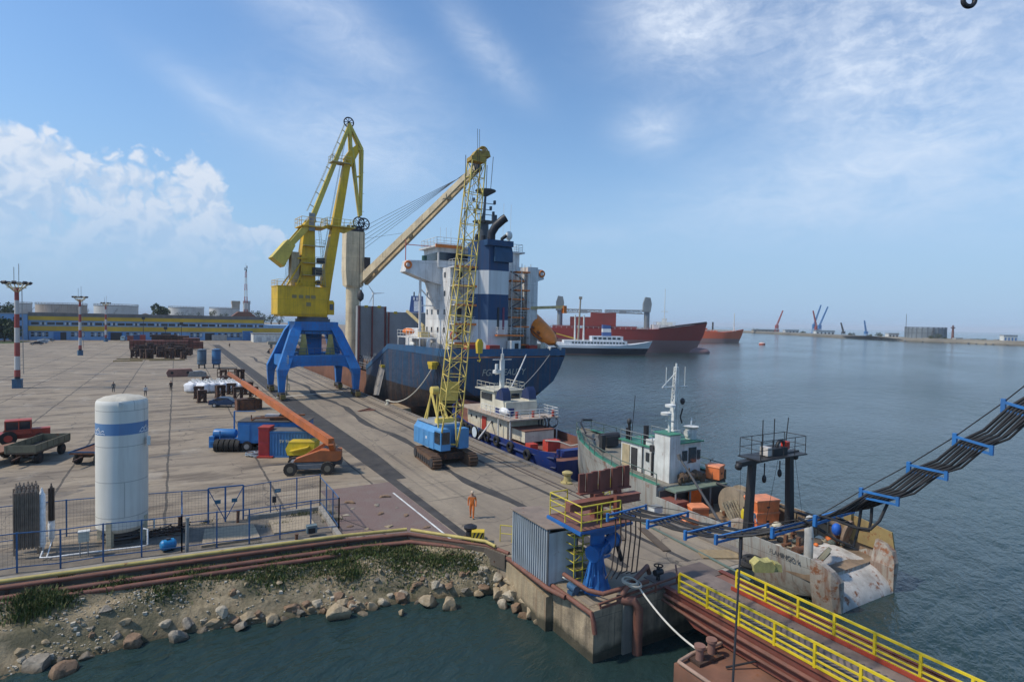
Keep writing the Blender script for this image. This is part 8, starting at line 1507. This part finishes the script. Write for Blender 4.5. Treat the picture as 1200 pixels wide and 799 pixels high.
for x in (66,116):
    m = M(); m.tube((x,0,10.4),(x,0,20.5),1.6,1.6,16); k_ = m.build('deck_crane', mat('crane_grey',(.20,.23,.24),.6,dirt=.2,sc=.2), s2); m = M(); m.prism([(x-2.4,20.5),(x+1.8,20.5),(x+2.4,25),(x+1.6,28.6),(x-1.2,29),(x-2.3,25.5)],-2.2,2.2,'y'); m.build('crane_house', mat('crane_grey',(.20,.23,.24)), k_)
    m = M(); (m.lattice((x+2,0,20.4),(x+24,-3,20.6),2.0,2.0,8,.3,.16,1.2,1.2,up=(0,0,1)) if x < 90 else m.lattice((x-2,0,20.4),(x-24,-3,20.6),2.0,2.0,8,.3,.16,1.2,1.2,up=(0,0,1))); m.bx(x+(12 if x<90 else -16),x+(16 if x<90 else -12),-4,-2,19.2,21.4); m.build('crane_jib', mat('crane_grey2',(.26,.29,.30),.6), k_)
m = M(); [m.bx(x,x+.5,-10.5,-10.2,10.4,11.6) for x in range(4,118,3)]; m.bx(2,118,-10.5,-10.3,11.5,11.7); m.build('bulwark_rail', mat('rail_pale',(.40,.25,.23),.7), s2)
# orange tanker
tp = G(871,401.5,SEA); s3 = thing('orange_tanker','bright orange red tanker seen beyond the bow of the bulk carrier','ship',(0,0,0),0,FS); Ls = 95; an = ang-.16; d_ = V((math.cos(an),math.sin(an),0)); s3.location = V((tp.x,tp.y,0))-d_*Ls; s3.rotation_euler = (0,0,an)
lhull(None, Ls, 8, bands('tanker_hull',[(.30,.17,.15),(.64,.11,.03)],[1.0],dirt=.1,sc=.06), 7.2, 3.5, None, 'hull', s3); m = M(); m.bx(40,60,-6,6,7.2,11); m.bx(60,70,-4,4,7.2,9); m.build('deckhouse', mat('tanker_orange',(.50,.12,.05),.6), s3); m = M(); m.tube((86,0,9),(86,0,26),.5,.35); m.build('foremast', white(), s3); m = M(); m.tube((66,0,9),(66,0,17),.8); m.build('vent_post', dark(), s3)
m = M(); m.rail([(30,-7.5,7.3),(86,-7.5,8)],1.6,.12,(.5,),3); m.build('railing', white(), s3)
# ship far behind on the left of the white superstructure
fp = DY(487,362,330); s4 = thing('distant_ship','white ship with blue funnel far behind the port wing of the cargo ship','ship',(fp.x,330,0),ang,FS); m = M(); m.bx(-30,30,-6,6,SEA-1,10); m.build('hull', mat('distant_white',(.6,.62,.63),.6), s4); m = M(); m.bx(-9,9,-6,6,10,16.2); m.rail([(-9,-6,16.2),(9,-6,16.2)],1.4,.12); m.build('superstructure', white(), s4); m = M(); m.prism([(-3.5,16.2),(4.5,16.2),(4.0,27.5),(-2.2,27.5)],-3,3,'y'); m.build('funnel', mat('distant_blue',(.03,.08,.24),.6), s4); m = M(); m.bx(-.5,4.,-3.1,-3.02,18.5,24.5); [m.bx(-1+i*1.8,i*1.8,-3.15,-3.1,25,26.8) for i in range(3)]; m.build('funnel_mark', mat('funnel_mark_white',(.6,.62,.65),.6), s4); m = M(); m.tube((2,0,27.5),(2.5,0,32),.5); m.tube((-1,0,27.5),(-1,0,30),.4); m.build('exhaust', dark(), s4)
# wind turbine
a = DY(437,372,900); z = DY(437,344,900).z; wt = thing('wind_turbine','small white wind turbine far behind the ship crane','wind turbine',(a.x,900,0)); m = M(); m.tube((0,0,0),(0,0,z),1.5,.9); m.build('tower', white(), wt); m = M(); m.bx(-1.2,1.2,-3,3,z-1,z+1.4); m.build('nacelle', white(), wt)
for k in range(3): q = R(205+120*k); m = M(); m.bar((0,-3.4,z),(math.sin(q)*17,-3.4,z+math.cos(q)*17),2.0,.4,.5,.2,up=(0,1,0)); m.build('blade', white(), wt)
# far shore
def S(px, py): return G(px, py, SEA)
shore = [S(560,391.5),S(700,389),S(800,388),S(870,389.6),S(960,394.2),S(1060,400),S(1200,405.5),S(1330,411)]
far = [p+V((d_f*.5,d_f*.866,0)) for p, d_f in zip(shore,(500,420,330,230,180,150,120,110))]
m = M(); m.loft([[(p.x,p.y,SEA-1),(q.x,q.y,SEA-1),(q.x,q.y,SEA+3.6),((p.x+q.x)/2,(p.y+q.y)/2,SEA+5.5),(p.x+3,p.y+5,SEA+2.8),(p.x,p.y,SEA+1.6)] for p, q in zip(shore, far)]); struct(m,'far_shore_terrain',mat('far_shore',(.20,.175,.13),.95,sc=.02,var=.4,dirt=.4))
def onshore(px, py=None, back=.25):
    for i in range(len(shore)-1):
        pass
    xs = [560,700,800,870,960,1060,1200,1330]; ys = [391.5,389,388,389.6,394.2,400,405.5,411]
    for a in range(7):
        if px <= xs[a+1]: yy = ys[a]+(ys[a+1]-ys[a])*(px-xs[a])/(xs[a+1]-xs[a]); break
    p = S(px, yy); dd = (p-CP).length; q = p+V((p.x,p.y,0)).normalized()*dd*.03*back*4; return q, (q-CP).dot(_F)/FPX
def fz(px, top): q, k = onshore(px); return DY(px, top, q.y).z
CG_ = 'harbour cranes on the far shore'
for px, top, ja, mt, lb in ((914,364,8,redp(),'red and white crane jib leftmost on the far shore'),(953.5,364,-6,redp(),'slim red crane just left of the tall blue cranes'),(958,357.5,9,blue(),'taller left one of the two leaning blue cranes'),(965.5,359.5,11,blue(),'right one of the two leaning blue cranes'),(986,378,-4,dark(),'small dark crane right of the blue pair'),(1013,375.5,-3,blue(),'single pale blue crane standing alone on the shore')):
    q, k = onshore(px-ja*.5 if ja > 0 else px-ja*.5); o = thing('harbour_crane', lb, 'crane', (q.x,q.y,SEA+2), ang, CG_); h = DY(px,top,q.y).z-SEA-2
    m = M(); w = 5*k/1.3; [m.bar((sx*w*.5,sy*w*.5,0),(sx*w*.3,sy*w*.3,h*.22),.5*k) for sx in (-1,1) for sy in (-1,1)]; m.bx(-w*.4,w*.4,-w*.4,w*.4,h*.22,h*.36); m.build('portal', mt, o); m = M(); m.lattice((0,0,h*.34),(ja*k*.8,0,h),1.3*k,1.3*k,7,.22*k,.12*k,.8*k,.8*k); m.build('jib', mt, o)
q, k = onshore(1084); o = thing('round_tank','large grey round storage tank with scalloped rim on the far shore','tank',tuple(V((q.x,q.y,SEA+2))+V((q.x,q.y,0)).normalized()*20*k)); r_ = 20.5*k; hz_ = DY(1084,384.5,q.y+10).z-SEA-2; tg_ = mat('far_tank_grey',(.17,.20,.22),.7,sc=.05,dirt=.3)
m = M(); m.lathe([(r_,0),(r_,hz_)],n=48); m.build('shell', tg_, o)
m = M(); [m.bx(math.cos(a)*r_-.4,math.cos(a)*r_+.4,math.sin(a)*r_-.4,math.sin(a)*r_+.4,0,hz_+1.5) for a in [i*math.pi/12 for i in range(24)]]; m.torus((0,0,hz_+1),r_,.5,'z',48,6); m.torus((0,0,hz_*.6),r_+.2,.3,'z',48,6); m.build('rim', mat('far_tank_rim',(.10,.12,.14),.7), o); m = M(); m.bx(-r_-2,-r_+8,-r_*.5,-r_*.4,0,.5); [m.bx(-r_-2+i,-r_-.8+i,-r_*.8,-r_*.7,i*hz_/9,i*hz_/9+.8) for i in range(9)]; m.build('stair', dark(), o)
q, k = onshore(1116); o = thing('beacon_tower','slim brown red beacon tower standing on the far shore right of the round tank','beacon',(q.x,q.y,SEA+2)); h = DY(1116,382,q.y).z-SEA-2; m = M(); m.tube((0,0,0),(0,0,h*.85),1.6*k,1.0*k); m.build('shaft', mat('beacon_brown',(.16,.065,.05),.7), o); m = M(); m.lathe([(2.2*k,h*.85),(2.2*k,h*.92),(1.0*k,h*.93),(1.0*k,h),(.3*k,h*1.06)],n=14); m.build('lantern', mat('beacon_dark',(.10,.05,.045),.6), o)
q, k = onshore(1061); m = M(); m.tube((0,0,0),(0,0,30*k),.4*k,.2*k); solo(m,'chimney_pole',dark(),'thin dark pole at the left of the round tank','pole',(q.x,q.y,SEA+2))
BGp = 'small buildings on the far shore'
for px, w, h, mt, lb in ((967,22,5,white(),'long white shed with grey roof below the blue cranes'),(1047,12,6,white(),'white hut left of the round tank'),(1124,8,3.5,mat('hut_grey',(.5,.5,.48),.7),'small pale hut right of the beacon tower'),(1140,6,3,white(),'tiny white hut between the beacon and the blue building'),(1172,6,3.5,mat('hut_grey',(.5,.5,.48)),'small grey hut left of the blue and white building'),(1184,16,9,white(),'blue and white building at the right edge of the far shore'),(898,30,3,mat('hut_tan',(.36,.30,.22),.8),'long low tan shed at the left of the far shore'),(928,16,4,mat('hut_grey',(.5,.5,.48)),'pale shed between the red crane and the blue cranes')):
    q, k = onshore(px); o = thing('shed', lb, 'building', (q.x,q.y,SEA+2), ang, BGp); W2 = w*k/2; H2 = h*k; m = M(); m.bx(-W2,W2,0,6*k,0,H2); m.build('wall', mt, o); m = M(); m.prism([(-W2*1.04,H2),(W2*1.04,H2),(W2*.98,H2+.9*k),(-W2*.98,H2+.9*k)],-.3*k,6.3*k,'y'); m.build('roof', grey(), o)
    for i in range(max(2,int(w/4))): x0 = -W2+W2*2*(i+.3)/max(2,int(w/4)); m = M(); m.bx(x0,x0+W2*.8/max(2,int(w/4)),-.1,.01,H2*.3,H2*.75); m.build('window', blue() if px == 1184 else glass(), o)
for i, (px, w, h) in enumerate(((1103,9,8),(1096,7,6),(1034,10,6),(1112,6,5),(1160,8,3.5),(1023,5,4),(1150,7,3.2),(944,6,3.5),(1000,9,3.4),(888,8,3))):
    q, k = onshore(px); tree((q.x,q.y+5,SEA+2), h*k, w*k*.95, 'bushy tree on the far shore, %s when counted from the round tank outwards'%ORDW[i], 70+i, 'trees on the far shore', 420, .5*k, False)
m = M(); rr = random.Random(5)
for i in range(420):
    px = rr.uniform(820,1290); q, k = onshore(px); p = q-V((q.x,q.y,0)).normalized()*(q-CP).length*.03*rr.uniform(.55,1.0); s_ = rr.uniform(.6,1.6)*k; m.ball((p.x,p.y,SEA+.9),(s_,s_,s_*.8),6,4)
struct(m,'rubble',mat('rubble_grey',(.17,.16,.14),.9,sc=.1,var=.4),'stuff',smooth=None)
b = G(893,404,SEA); o = thing('mooring_buoy','red and white mooring buoy floating alone in the harbour','buoy',(b.x,b.y,SEA)); m = M(); m.lathe([(1.9,-.6),(2.6,0),(2.6,1.4),(2.0,2.0),(.3,2.2)],n=20); m.build('float', bands('buoy_paint',[(.45,.10,.06),(.65,.45,.40)],[1.2]), o); m = M(); m.torus((0,0,2.5),.4,.1,'y'); m.build('ring', dark(), o)
# ================================================================= sea haze
HAZE = 0.00012
hm = bpy.data.materials.new('haze_air'); hm.use_nodes = True; t = NT(hm.node_tree); t.n.clear()
pv = t.new('ShaderNodeVolumePrincipled'); pv.inputs['Color'].default_value = (.82,.90,1.,1); pv.inputs['Density'].default_value = HAZE; pv.inputs['Anisotropy'].default_value = -.15
oo = t.new('ShaderNodeOutputMaterial'); t.l.new(pv.outputs[0], oo.inputs['Volume'])
m = M(); m.bx(-2600,14100,-80,15100,-8,64); hz_o = struct(m,'haze',hm,'stuff',smooth=None)
